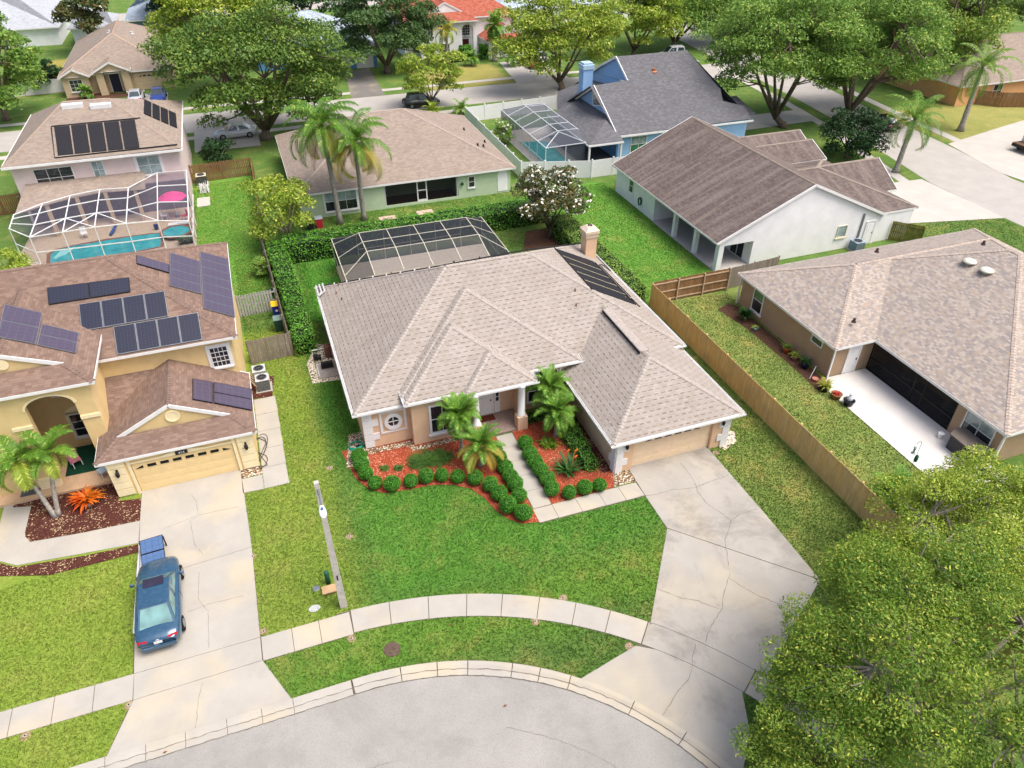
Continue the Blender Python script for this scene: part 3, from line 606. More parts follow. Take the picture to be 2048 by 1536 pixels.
def hit(px,py,n,d):
    g=Vector(G(px,py,0)); C=Vector((0,0,CH)); r=g-C; n=Vector(n); return tuple(C+r*((d-n.dot(C))/n.dot(r)))
def hfront(px,py,y0,ze,p): return hit(px,py,(0,-p,1),ze-p*y0)
def hright(px,py,x1,ze,p): return hit(px,py,(p,0,1),ze+p*x1)
def hleft(px,py,x0,ze,p): return hit(px,py,(-p,0,1),ze-p*x0)
def panel_array(name,label,quad,cols,rows,mat,frame,gap=.025,th=.045,lift=.09,vertical=True):
    """quad: 4 corners on the roof plane (lower-left, lower-right, upper-right, upper-left); each panel is a part"""
    Q=[Vector(q) for q in quad]; n=(Q[1]-Q[0]).cross(Q[3]-Q[0]).normalized(); n=n if n.z>0 else -n
    ce=(Q[0]+Q[1]+Q[2]+Q[3])/4; root=thing(name,label,'solar panel',tuple(ce),group='solar panels on roofs')
    U=(Q[1]-Q[0]); V=(Q[3]-Q[0]); W=(Q[2]-Q[1])
    at=lambda u,v:Q[0]+U*u+(V*(1-u)+W*u)*v+n*lift
    du=gap/U.length; dv=gap/V.length; fw=.03
    for i in range(cols):
        for j in range(rows):
            u0,u1,v0,v1=i/cols+du/2,(i+1)/cols-du/2,j/rows+dv/2,(j+1)/rows-dv/2
            c=[at(u0,v0),at(u1,v0),at(u1,v1),at(u0,v1)]; m=MB(); m.add(c+[q-n*th for q in c],[(0,1,2,3),(0,4,5,1),(1,5,6,2),(2,6,7,3),(3,7,4,0)]); o=obj('panel',m,frame,root)
            a,b=fw/U.length,fw/V.length; c=[at(u0+a,v0+b)+n*.004,at(u1-a,v0+b)+n*.004,at(u1-a,v1-b)+n*.004,at(u0+a,v1-b)+n*.004]; m=MB(); m.poly(c); me=obj('cells',m,mat,o,uv=True)
    r=MB()
    for v in (.2,.8): r.bar(at(-.01,v)-n*(th+.02),at(1.01,v)-n*(th+.02),.03)
    obj('rail',r,GREYM,root,kind='stuff')
    return root
def cage(root,bar_list,panels,fm,sm,w=.06):
    for a,b in bar_list: obj('frame_bar',MB().bar(a,b,w),fm,root)
    for q in panels: obj('screen_panel',MB().poly(q),sm,root)
def fence_run(root,a,b,h,mat,pw=.14,gap=.006,th=.02,z=0,post=2.4,postmat=None,rails=True,side=1,jit=.02,seed=1,name='picket',dog=False):
    """pickets from a to b (xy); each picket a part sharing one mesh"""
    rnd=random.Random(seed); A_=Vector((a[0],a[1],0)); B_=Vector((b[0],b[1],0)); L=(B_-A_).length; d=(B_-A_)/L; ang=math.atan2(d.y,d.x); n=Vector((-d.y,d.x,0))*side
    m=MB(); m.box(0,pw-gap,-th/2,th/2,0,h); me=m.mesh(name); me.materials.append(mat); N=int(L/pw); base=wl(root)
    for i in range(N):
        o=bpy.data.objects.new(name,me); COL.objects.link(o); o.parent=root; o.location=A_+d*(i*pw)+Vector((0,0,z+.02))-base; o.rotation_euler=(0,0,ang); o.scale=(1,1,1+rnd.uniform(-jit,jit)*.5)
    if rails:
        for zz in (.25,h*.5,h-.2): obj('rail',MB().bar(A_+n*.04+Vector((0,0,z+zz)),B_+n*.04+Vector((0,0,z+zz)),.04,.09),postmat or mat,root)
    k=max(1,round(L/post))
    for i in range(k+1):
        p=A_+d*(L*i/k)+n*.09; obj('post',MB().box(p.x-.045,p.x+.045,p.y-.045,p.y+.045,z,z+h+.03),postmat or mat,root)
# solar cells: grid lines in UV metres
def cells(name,col,line,rough,grid=(.17,.17)):
    t=NT(name); uv=t.n('SeparateXYZ',{0:t.uv()})
    fx=t.ma('FRACT',t.ma('DIVIDE',uv.outputs[0],grid[0])); fy=t.ma('FRACT',t.ma('DIVIDE',uv.outputs[1],grid[1]))
    g=t.ma('MAXIMUM',t.ma('LESS_THAN',fx,.09),t.ma('LESS_THAN',fy,.09)); n=t.rmp(t.noise(t.pos(),9,3),.35,.65)
    t.base(t.mix(t.ma('MULTIPLY',g,.6),t.mix(t.ma('MULTIPLY',n,.4),col,tuple(x*.5 for x in lin(col)[:3])+(1,)),line)); t.set(rough=rough,spec=.6,coat=.15); return t.m
CELL=cells('pv_cells','1c1f30','3c4258',.3); CELL_REFL=cells('pv_cells_reflect','4d4456','5f5868',.4,(.35,.35)); CELLB=cells('pv_cells_blue','4f6c96','33465f',.3,(.3,.3))  # pale purple cells: bright reflection painted into their colour
# ------------------------------------------------------------------ the peach house (subject)
H=thing('peach_house','single-storey peach stucco house with pale shingle hip roof and red mulch beds','house',(12,38,0))
CAPM=plain('cap_pale','a39b93',.9,.12,5,.3)
P=.54
roof(H,2.25,22.3,31.2,45.9,2.8,P,SH_MAIN,gutter=True,capmat=CAPM,notch=(5.0,15.35,.5))
def partial(root,x0,x1,y0,ze,p,mat,back,capmat,hip0=True,hip1=True,gut=True,name='roof'):
    """front-facing hipped wing: ridge runs back along +y to y=back"""
    hf=(x1-x0)/2; xm=(x0+x1)/2; rz=ze+hf*p; m=MB()
    ya=y0+hf
    m.poly([(x0,y0,ze),(x1,y0,ze),(xm,ya,rz)]); 
    m.poly([(x0,back,ze),(x0,y0,ze),(xm,ya,rz),(xm,back,rz)]); m.poly([(x1,y0,ze),(x1,back,ze),(xm,back,rz),(xm,ya,rz)])
    o=obj(name,m,mat,root,uv=True); f=MB(); t=.025
    f.box(x0-t,x1+t,y0-t,y0,ze-.17,ze-.012); f.box(x0-t,x0,y0,back,ze-.17,ze-.012); f.box(x1,x1+t,y0,back,ze-.17,ze-.012); obj('fascia',f,WH,o)
    s=MB(); s.add([(x0+.02,y0+.02,ze-.06),(x1-.02,y0+.02,ze-.06),(x1-.02,back,ze-.06),(x0+.02,back,ze-.06)],[(0,3,2,1)]); obj('soffit',s,WH,o)
    if gut:
        g=.11; q=MB()
        q.box(x0-t-g,x1+t+g,y0-t-g,y0-t,ze-.14,ze-.125); q.box(x0-t-g,x1+t+g,y0-t-g,y0-t-g+.015,ze-.125,ze-.02)
        for xa,xb,xo in ((x0-t-g,x0-t,x0-t-g),(x1+t,x1+t+g,x1+t+g-.015)): q.box(xa,xb,y0-t,back,ze-.14,ze-.125); q.box(xo,xo+.015,y0-t,back,ze-.125,ze-.02)
        obj('gutter',q,WH,o)
    ridge_caps(o,[((x0,y0,ze),(xm,ya,rz),p*.707),((x1,y0,ze),(xm,ya,rz),p*.707),((xm,ya,rz),(xm,back,rz),p)] if back-ya>.4 else [((x0,y0,ze),(xm,ya,rz),p*.707),((x1,y0,ze),(xm,ya,rz),p*.707)],capmat)
    return o
def wing(x0,x1,y0,ze,back): return partial(H,x0,x1,y0,ze,P,SH_MAIN,back,CAPM,gut=False)
def stub(x0,x1,y0,ze,back):  # gutters only along the free edges
    q=MB(); g=.11
    q.box(x0-g,x1+g,y0-.025-g,y0-.025,ze-.14,ze-.125); q.box(x0-g,x1+g,y0-.025-g,y0-.01-g,ze-.125,ze-.02)
    for xa,xo in ((x0-.025-g,x0-.025-g),(x1+.025,x1+.01+g)): q.box(xa,xa+g,y0-.025,back,ze-.14,ze-.125); q.box(xo,xo+.015,y0-.025,back,ze-.125,ze-.02)
    return q
# wings: (eave rectangle trimmed where the main slope rises above the eave)
wing(4.9,15.55,31.3,3.2,36.9); obj('gutter',stub(12.4,15.55,31.3,3.2,32.0),WH,H)
wing(4.96,12.35,30.65,3.2,34.6); wing(8.2,12.33,30.25,3.22,32.5)
obj('gutter',stub(4.96,12.35,30.65,3.2,31.9),WH,H)
q=MB(); q.box(8.1,12.46,30.11,30.225,3.08,3.095); q.box(8.1,12.46,30.11,30.125,3.095,3.2); obj('gutter',q,WH,H)
partial(H,14.4,22.2,24.68,2.45,P,SH_MAIN,34.6,CAPM)
# extra right-hand return of the main roof over the side wall is part of the main hip; shingle-over ridge vent on the garage
m=MB(); m.box(18.05,18.55,29.1,33.9,4.5,4.585); m.box(18.02,18.05,29.1,33.9,4.42,4.57); obj('ridge_vent',m,CAPM,H); m=MB(); m.box(17.96,18.018,29.1,33.9,4.44,4.56); obj('vent_slot',m,DARK,H)
# walls
walls(H,[(2.62,8.25,31.45,45.5,0,2.75),(11.9,21.95,31.75,45.5,0,2.75),(8.25,11.9,32.0,45.5,0,3.1),(5.25,8.25,30.85,31.448,0,3.15),(14.82,21.78,25.3,31.748,0,2.4),(11.9,14.8,31.65,31.745,2.4,3.15)],PEACH)
walls(H,[(14.82,15.84,25.0,25.298,0,2.4),(20.7,21.78,25.0,25.298,0,2.4),(15.842,20.698,25.0,25.298,2.035,2.4)],PEACH,'garage_pier')
garage_door(H,'-y',25.2,18.27,.05,4.84,1.98,plain('peach_door','e8cfae',.7,.03),6)
# quoins, each block its own
def quoins(cx,y,sx,zs,side=None):
    for i,(z,w_) in enumerate(zs):
        m=MB(); m.box(min(cx,cx+sx*w_),max(cx,cx+sx*w_),y-.06,y-.003,z,z+.44); obj('quoin',m,WH,H)
        if side:
            m=MB(); xx=cx; m.box(min(xx-side*.06,xx-side*.003),max(xx-side*.06,xx-side*.003),y,y+(.7 if w_>.6 else .45),z,z+.44); obj('quoin',m,WH,H)
Q=[(.1,.52),(.58,.85),(1.06,.52),(1.54,.85),(2.02,.52)]
quoins(2.62,31.45,1,[(z,w_) for z,w_ in Q]); m=MB(); m.box(2.62,3.5,31.4,31.447,2.5,2.7); obj('quoin_cap',m,WH,H)
quoins(14.82,25.0,1,[(z-.08,w_*.8) for z,w_ in Q],1); quoins(21.78,25.0,-1,[(z-.08,w_*.85) for z,w_ in Q])
# round window with square frame
M=mapper('-y',31.45); wo=thing_w=MB()
for a,b,p_,q_ in ((3.55,5.05,2.26,2.36),(3.55,5.05,.86,.96),(3.55,3.68,.96,2.26),(4.92,5.05,.96,2.26)): mbox(wo,M,a,b,.004,.05,p_,q_)
wf=obj('window',wo,WH,H)
def ring(m,M,c,z,r0,r1,n0,n1,seg=28,sx=1,sz=1,a0=0,a1=2*PI):
    for i in range(seg):
        t0=a0+(a1-a0)*i/seg; t1=a0+(a1-a0)*(i+1)/seg; V=[]
        for n in (n0,n1):
            for t,r in ((t0,r0),(t1,r0),(t1,r1),(t0,r1)): V.append(M(c+r*sx*math.cos(t),n,z+r*sz*math.sin(t)))
        m.add(V,[(4,5,6,7),(0,1,5,4),(2,3,7,6)])
rg=MB(); ring(rg,M,4.3,1.6,.34,.56,.004,.09,sx=.9); obj('round_surround',rg,WH,wf)
gp=MB(); gp.add([M(4.3,.02,1.6)]+[M(4.3+.35*.9*math.cos(2*PI*i/28),.02,1.6+.35*math.sin(2*PI*i/28)) for i in range(28)],[(0,1+i,1+(i+1)%28) for i in range(28)]); obj('pane',gp,GL,wf)
cb=MB(); mbox(cb,M,4.28,4.32,.03,.06,1.27,1.93); mbox(cb,M,4.0,4.28,.03,.06,1.58,1.62); mbox(cb,M,4.32,4.6,.03,.06,1.58,1.62); obj('muntin',cb,WH,wf)
window(H,'-y',30.85,6.95,.55,1.5,2.05,2,2,fw=.12,surround=.0)
window(H,'-y',31.75,13.3,.45,2.0,1.75,2,2,fw=.12,sill=False); 
aw=MB(); Ma=mapper('-y',31.64); ring(aw,Ma,13.55,2.42,.6,.68,.003,.05,16,a0=0,a1=PI); wa=obj('arched_window',aw,WH,H)
ap=MB(); ap.add([Ma(13.55,.01,2.42)]+[Ma(13.55+.6*math.cos(PI*i/16),.01,2.42+.6*math.sin(PI*i/16)) for i in range(17)],[(0,i+1,i+2) for i in range(16)]); obj('pane',ap,GL,wa)
mu=MB()
for k in (36,72,108,144): mu.bar(Ma(13.55,.03,2.42),Ma(13.55+.6*math.cos(R(k)),.03,2.42+.6*math.sin(R(k))),.03)
obj('muntin',mu,WH,wa)
fb=MB(); 
for a,b,p_,q_ in ((12.75,12.83,2.4,3.1),(14.3,14.38,2.4,3.1),(12.83,14.3,3.05,3.12)): mbox(fb,Ma,a,b,.003,.06,p_,q_)
obj('shutter_track',fb,WH,wa)
# entry: door with sidelight, mat, tiled porch, columns
door(H,'-y',32.0,9.65,.14,1.2,2.3,panels=2); sl=MB(); mbox(sl,mapper('-y',32.0),10.38,10.72,.004,.05,.14,2.44); so=obj('sidelight',sl,WH,H)
for i in range(4): q=MB(); mbox(q,mapper('-y',32.0),10.46,10.64,.052,.06,1.0+i*.34,1.28+i*.34); obj('pane',q,GL,so)
pm=plain('porch_paver','8f7d74',.8,.2,14,.3); m=MB(); m.prism([(8.3,31.99),(11.55,31.99),(11.55,30.75),(11.1,30.1),(9.5,30.1),(8.3,30.8)],0,.13); obj('porch_floor',m,pm,H)
for cx,cy in ((11.45,30.32),(8.75,30.35)):
    m=MB(); m.box(cx-.3,cx+.3,cy-.28,cy+.28,.0,.95); b=obj('column_base',m,PEACH,H); m=MB(); m.lathe([(.27,.95),(.27,1.02),(.22,1.08),(.2,2.9),(.26,3.0),(.26,3.14)],(cx,cy,0),18); obj('column',m,WH,H,smooth=True)
walls(H,[(11.55,11.898,31.0,31.998,0,3.1)],PEACH)
one('door_mat',MB().box(9.35,10.25,31.35,31.85,.132,.15),plain('mat_brown','5a2a1a',.95,.2,20),'brown doormat in front of the white front door','doormat',(9.8,31.6,.13))
for x in (15.35,21.2):
    l=thing('wall_lantern','black wall lantern on the peach garage pier '+('nearest the front walk' if x<18 else 'nearest the wooden fence'),'lantern',(x,25.0,1.75),group='lanterns of the peach garage')
    m=MB(); m.box(x-.05,x+.05,24.96,24.998,1.8,2.05); m.bar((x,24.96,2.0),(x,24.85,2.02),.04); obj('bracket',m,BLK,l)
    m=MB(); m.lathe([(.05,1.72),(.09,1.78),(.09,1.95),(.03,2.02)],(x,24.84,0),8); obj('shade',m,BLK,l); m=MB(); m.lathe([(.04,1.66),(.06,1.70),(.06,1.719)],(x,24.84,0),8); obj('glass',m,GL2,l)
# chimney
m=MB(); m.box(20.92,21.75,42.7,43.55,2.9,5.05); c=obj('chimney',m,PEACH,H)
m=MB(); m.box(20.86,21.81,42.64,43.61,4.85,5.15); m.box(20.8,21.87,42.58,43.67,5.15,5.35); obj('chimney_cap',m,plain('cap_cream','d8c4a8',.8,.05),c)
m=MB(); m.add([(20.82,42.6,5.351),(21.85,42.6,5.351),(21.85,43.65,5.351),(20.82,43.65,5.351),(21.1,42.88,5.6),(21.57,42.88,5.6),(21.57,43.37,5.6),(21.1,43.37,5.6)],[(0,1,5,4),(1,2,6,5),(2,3,7,6),(3,0,4,7),(4,5,6,7)]); obj('chimney_crown',m,plain('cap_cream2','d2c2ae',.8,.05),c)
m=MB(); ring(m,lambda h,n,z:(h,z,5.6+n),21.335,43.125,.1,.17,.004,.05,12); obj('flue',m,BLK,c)
# pool-heating solar mats on the right slope: plane z=2.8+P*(22.3-x)
rz_=lambda x,o=.05:2.8+P*(22.3-x)+o
sp=thing('solar_mat','black rubber pool heating mats on the right slope of the pale roof','solar panel',(19.5,38.5,4.3))
ysol=[41.45,40.28,39.1,37.92,36.74,35.5]; xb=21.1; xt=[18.05,18.0,17.98,17.97,17.97,17.97]
for i in range(5):
    a,b=ysol[i],ysol[i+1]; m=MB(); x0=18.0
    if i==0: P4=[(x0,a),(x0,b+.04),(xb,b+.04),(xb,a+.35)]
    elif i==4: P4=[(x0,a-.04),(x0,b+.0),(xb,b-.05),(xb,a-.04)]
    else: P4=[(x0,a-.04),(x0,b+.04),(xb,b+.04),(xb,a-.04)]
    m.add([(x,y,rz_(x)) for x,y in P4]+[(x,y,rz_(x,.02)) for x,y in P4],[(0,1,2,3),(0,4,5,1),(1,5,6,2),(2,6,7,3),(3,7,4,0)]); obj('mat_panel',m,PANEL2,sp)
m=MB(); 
for x in (17.95,21.17): m=MB(); m.tube([(x,41.6,rz_(x,.06)),(x,35.4,rz_(x,.06))],.035,6); obj('header_pipe',m,BLK,sp)
ms=MB()
for y in ysol[1:5]: ms.bar((18.05,y,rz_(18.05,.062)),(21.05,y,rz_(21.05,.062)),.03,.01)
obj('strap',ms,plain('strap_cream','d8d0a8',.6,.05),sp,kind='stuff')
m=MB(); m.tube([(21.4,41.4,rz_(21.4,.08)),(21.4,36.6,rz_(21.4,.08))],.035,6); m.tube([(21.4,41.4,rz_(21.4,.08)),(21.75,41.7,rz_(21.75,.08)),(22.1,40.9,rz_(22.1,.08)),(22.15,43.4,rz_(22.15,.08))],.03,6); m.tube([(21.3,36.3,rz_(21.3,.08)),(21.35,35.2,rz_(21.35,.08))],.035,6)
obj('return_pipe',m,BLK,sp)
# pipes along the rear hip and the left edge
pp=thing('roof_pipe','black and white solar plumbing pipes running along the rear edge of the pale roof','pipe',(2.4,45.6,2.8))
hz=lambda t:(2.4+t*7.0,45.75-t*7.0,2.85+t*7.0*P+.06)
m=MB(); m.tube([hz(0.0),hz(.98)],.045,6); m.tube([hz(.98),(14.95,38.7,6.86),(22.1,45.6,2.98)],.045,6); obj('black_pipe',m,BLK,pp)
m=MB()
for k in range(9): c=hz(.03+k*.11); m.ball(c,.075,6,4)
obj('clamp',m,WH,pp,kind='stuff')
m=MB(); 
for dx in (0,.22,.44): m.tube([(2.2+dx,45.75-dx*.3,2.98+dx*.4),(2.2+dx,44.6-dx*.2,2.98+dx*.4),(2.2,44.45-dx*.2,2.95)],.055,7)
m.tube([(2.12,44.5,2.85),(2.12,31.6,2.85)],.045,6); obj('white_pipe',m,LGREY,pp)
# plumbing vents on the roof
zf=lambda x,y:2.8+P*min(y-31.2,45.9-y,x-2.25,22.3-x)
for x,y in ((3.6,44.3),(6.9,42.5),(3.3,43.5),(3.5,42.4),(16.9,35.6),(16.6,34.7),(20.6,35.9)): vent(H,x,y,zf(x,y),.18,.045,plain('vent_brown','7a6254',.8,.1))
for x,y in ((10.2,38.9),(11.9,39.1),(13.5,39.2)): vent(H,x,y,zf(x,y),.2,.05,BLK)
# ------------------------------------------------------------------ yellow two-storey house
Y=thing('yellow_house','yellow two-storey house with brown shingle roof covered in solar panels','house',(-8,40,0))
CAPB=plain('cap_brown','7a665b',.9,.15,5,.3)
roof(Y,-25,-2.9,36.8,49.2,5.5,.48,SH_YEL,capmat=CAPB)
walls(Y,[(-24.6,-3.25,37.25,48.8,0,5.42)],YEL)
roof(Y,-17.2,-9.6,33.76,44,6.2,.42,SH_YEL,axis='y',e0='dutch',e1='gable',d=1.3,wall=YEL,capmat=CAPB)
# wing front wall with the porch arch
def arch_wall(root,y,x0,x1,a0,a1,zs,zt,z1,mat,th=.35,n=14):
    m=MB(); m.box(x0,a0,y,y+th,0,z1); m.box(a1,x1,y,y+th,0,z1)
    c=(a0+a1)/2; hw=(a1-a0)/2
    P=[(c-hw*math.cos(PI*i/n),zs+(zt-zs)*math.sin(PI*i/n)) for i in range(n+1)]
    for i in range(n):
        (xa,za),(xb,zb)=P[i],P[i+1]
        m.add([(xa,y,za),(xb,y,zb),(xb,y,z1),(xa,y,z1),(xa,y+th,za),(xb,y+th,zb),(xb,y+th,z1),(xa,y+th,z1)],[(0,1,2,3),(7,6,5,4),(0,4,5,1)])
    obj('arch_wall',m,mat,root)
    t=MB()
    for i in range(n):
        (xa,za),(xb,zb)=P[i],P[i+1]; k=1.1
        f=lambda x,z:(c+(x-c)*k,zs+(z-zs)*k+.02)
        A2,B2=f(xa,za),f(xb,zb); t.add([(xa,y-.05,za),(xb,y-.05,zb),(B2[0],y-.05,B2[1]),(A2[0],y-.05,A2[1]),(xa,y-.002,za),(xb,y-.002,zb),(B2[0],y-.002,B2[1]),(A2[0],y-.002,A2[1])],[(0,1,2,3),(0,4,5,1),(3,2,6,7)])
    obj('arch_trim',t,YEL2,root)
arch_wall(Y,34.05,-16.9,-10.0,-13.0,-10.85,5.0,5.65,6.1,YEL)
walls(Y,[(-10.3,-10.0,34.402,37.248,0,6.1),(-16.9,-16.6,34.402,37.248,0,6.1),(-16.59,-10.31,37.1,37.24,5.0,6.1)],YEL)
walls(Y,[(-13.9,-13.0,33.98,34.048,3.95,4.15),(-10.85,-9.95,33.98,34.048,3.95,4.15),(-13.95,-12.95,33.85,34.045,0,.75)],YEL2,'trim_band')
window(Y,'-y',37.25,-11.7,.6,1.5,1.6,2,3,surround=.12,smat=YEL2); window(Y,'-y',37.25,-11.8,3.6,1.7,.8,2,1,surround=.18,smat=YEL2)
m=MB(); ring(m,mapper('-y',37.25),-11.7,2.25,.0,.85,.003,.05,14,a0=0,a1=PI,sz=.55); obj('arched_transom',m,YEL2,Y)
window(Y,'-y',37.25,-4.05,3.45,1.0,1.35,4,4,surround=.14,mull=.025)
walls(Y,[(-17,-10.31,33.3,37.09,0,.16)],plain('porch_tan','c8a888',.8,.08),'porch_floor')
m=MB(); m.box(-12.9,-10.35,34.5,36.9,.162,.175); obj('porch_carpet',m,plain('green_carpet','12402e',.95,.15,20),Y)
m=MB(); m.box(-14.9,-14.0,33.6,35.0,.162,.18); obj('door_mat',m,plain('mat_grey','55575c',.95,.1),Y)
# garage
roof(Y,-10.5,-2.8,31.85,37.3,2.6,.5,SH_YEL,axis='y',e0='dutch',e1='gable',d=1.15,wall=YEL,capmat=CAPB)
m=MB(); m.poly([(-9.99,35.2,2.85),(-7.6,35.2,2.85),(-7.6,37.24,4.1),(-9.99,37.24,4.1)]); obj('roof',m,SH_YEL,Y,uv=True)
walls(Y,[(-10.1,-9.05,32.05,37.2,0,2.5),(-4.12,-3.1,32.05,37.2,0,2.5),(-9.048,-4.122,32.05,37.2,2.02,2.5),(-9.048,-4.122,32.2,37.2,0,2.018)],YEL,'garage_wall')
garage_door(Y,'-y',32.12,-6.585,.03,4.9,1.98,plain('yellow_door','e4ca94',.6,.03),8)
for x0,x1 in ((-9.2,-9.052),(-4.118,-3.97)): walls(Y,[(x0,x1,32.0,32.047,0,2.3)],YEL2,'door_trim')
walls(Y,[(-9.05,-4.12,32.0,32.047,2.02,2.12)],YEL2,'door_trim')
m=MB(); m.add([(-7.9,31.995,2.08),(-5.2,31.995,2.08),(-6.0,31.995,2.26),(-6.55,31.995,2.32),(-7.1,31.995,2.26)],[(0,1,2,3,4)]); obj('door_arch_trim',m,YEL2,Y)
for cx,s in ((-10.12,1),(-3.08,-1)):
    for i in range(5): m=MB(); a=cx; b=cx+s*.8; m.box(min(a,b),max(a,b),31.98,32.046,.1+i*.47,.1+i*.47+.43); obj('quoin',m,YEL2,Y)
m=MB(); ring(m,mapper('-y',33.05),-6.6,3.75,.0,.28,.002,.04,18); ring(m,mapper('-y',33.05),-6.6,3.75,.28,.36,.002,.07,18); obj('gable_medallion',m,YEL2,Y)
m=MB(); ring(m,mapper('-y',35.1),-13.4,7.2,.0,.3,.002,.05,18); obj('gable_medallion',m,YEL2,Y)
np_=MB().box(-6.87,-6.28,31.95,31.99,2.04,2.26); pl=obj('house_number',np_,BLK,Y); text(pl,'number','414',(-6.575,31.945,2.15),.2,WH)
for x in (-9.72,-3.48):
    l=thing('wall_lantern','black wall lantern beside the yellow garage door, '+('porch side' if x<-6 else 'side path side'),'lantern',(x,31.98,1.5),group='lanterns of the yellow garage')
    m=MB(); m.box(x-.05,x+.05,31.94,31.978,1.7,1.9); m.bar((x,31.94,1.88),(x,31.84,1.9),.03); obj('bracket',m,BLK,l); m=MB(); m.lathe([(.05,1.5),(.1,1.6),(.1,1.78),(.03,1.86)],(x,31.83,0),8); obj('shade',m,BLK,l)
# solar arrays (each panel a part)
fr=lambda L:[hfront(*q,36.8,5.5,.48) for q in L]; rt=lambda L:[hright(*q,-2.9,5.5,.48) for q in L]; wr=lambda L:[hright(*q,-9.6,6.2,.42) for q in L]; gr=lambda L:[hright(*q,-2.8,2.6,.5) for q in L]
panel_array('solar_array','long dark blue solar pair highest on the brown front slope',fr([(98,611),(262,585),(259,556),(95,577)]),2,1,CELL,BLK)
panel_array('solar_array','four dark blue solar panels in the middle row of the brown front slope',fr([(164,664),(338,634),(330,583),(158,610)]),4,1,CELL,GREYM)
panel_array('solar_array','four dark blue solar panels lowest on the brown front slope',fr([(235,711),(406,681),(397,626),(227,655)]),4,1,CELL,GREYM)
panel_array('solar_array','single thin purple-sheened solar panel at the top of the right brown slope',rt([(338,548),(338,531),(272,512),(272,529)]),1,1,CELL_REFL,BLK)
panel_array('solar_array','middle stack of four purple-sheened solar panels on the right brown slope',rt([(403,590),(400,525),(339,507),(338,573)]),4,1,CELL_REFL,GREYM)
panel_array('solar_array','longest stack of purple-sheened solar panels beside the right brown eave',rt([(470,636),(456,520),(399,505),(406,619)]),7,1,CELL_REFL,GREYM)
panel_array('solar_array','two purple-sheened solar panels on the left porch wing roof, upper pair',wr([(72,691),(85,628),(8,611),(-6,676)]),2,1,CELL_REFL,GREYM)
panel_array('solar_array','purple-sheened solar pair lower on the left porch wing roof',wr([(152,709),(158,668),(83,650),(73,692)]),2,1,CELL_REFL,GREYM)
panel_array('solar_array','single black solar panel on the yellow garage roof',gr([(425,808),(425,766),(384,759),(384,801)]),1,1,CELL_REFL,BLK)
panel_array('solar_array','black solar pair by the right eave of the yellow garage roof',gr([(504,823),(503,780),(426,766),(426,808)]),2,1,CELL_REFL,BLK)
# ------------------------------------------------------------------ pink two-storey house with pool cage
K=thing('pink_house','pale pink two-storey house with taupe roof and black solar mats','house',(-13,76,0))
e=[(-20,70.2,5.5),(-5.9,70.4,5.5),(-5.9,86,5.5),(-20,86,5.5)]; r0=hfront(125,203,70.3,5.5,.5); r1=hfront(216,196,70.3,5.5,.5)
m=MB(); m.poly([e[0],e[1],r1,r0]); m.poly([e[1],e[2],r1]); m.poly([e[2],e[3],r0,r1]); m.poly([e[3],e[0],r0]); ko=obj('roof',m,SH_TAN,K,uv=True)
ridge_caps(ko,[(r0,r1,.5),(e[0],r0,.35),(e[1],r1,.35)],plain('cap_taupe','9a8a7c',.9,.1,5))
m=MB(); m.box(-20.05,-5.85,70.12,70.2,5.3,5.49); m.box(-5.9,-5.82,70.2,86,5.3,5.49); m.box(-20.08,-20,70.2,86,5.3,5.49); m.add([(-20,70.2,5.4),(-5.9,70.2,5.4),(-5.9,86,5.4),(-20,86,5.4)],[(0,1,2,3)]); obj('fascia',m,WH,ko)
walls(K,[(-19.6,-6.3,70.8,85.5,0,5.38)],PINK)
window(K,'-y',70.8,-16.5,3.15,3.0,1.75,3,2); window(K,'-y',70.8,-13.0,3.5,.95,1.6,2,2,gl=GL2); window(K,'-y',70.8,-8.9,3.35,1.9,1.7,2,2,gl=GL2,surround=.2)
kf=lambda L:[hfront(*q,70.3,5.5,.5) for q in L]
panel_array('pool_heater','five black rubber pool heating mats on the pink house front slope',kf([(115,313),(281,296),(271,239),(107,254)]),5,1,PANEL2,PANEL2,gap=.12,th=.03,lift=.06)
kr=lambda L:[hit(*q,*((lambda n:(n,n.dot(Vector(e[1]))))((Vector(e[2])-Vector(e[1])).cross(r1-Vector(e[1])) if isinstance(r1,Vector) else (Vector(e[2])-Vector(e[1])).cross(Vector(r1)-Vector(e[1]))))) for q in L]
panel_array('pool_heater','black rubber pool heating mats on the pink house right slope',kr([(355,258),(352,228),(287,199),(286,228)]),1,4,PANEL2,PANEL2,gap=.1,th=.03,lift=.08)
m=MB(); m.tube([hfront(*q,70.3,5.5,.5)[:2]+(hfront(*q,70.3,5.5,.5)[2]+.06,) for q in ((103,256),(110,317),(355,290))],.05,6); m.tube([hfront(*q,70.3,5.5,.5)[:2]+(hfront(*q,70.3,5.5,.5)[2]+.06,) for q in ((103,254),(281,237))],.05,6); obj('roof_pipe',m,BLK,K,kind='stuff')
for px in (145,202):
    a=hfront(px,212,70.3,5.5,.5); m=MB(); m.box(a[0]-.85,a[0]+.85,a[1]-.35,a[1]+.35,a[2]-.15,a[2]+.2); obj('skylight',m,WHITEP,K)
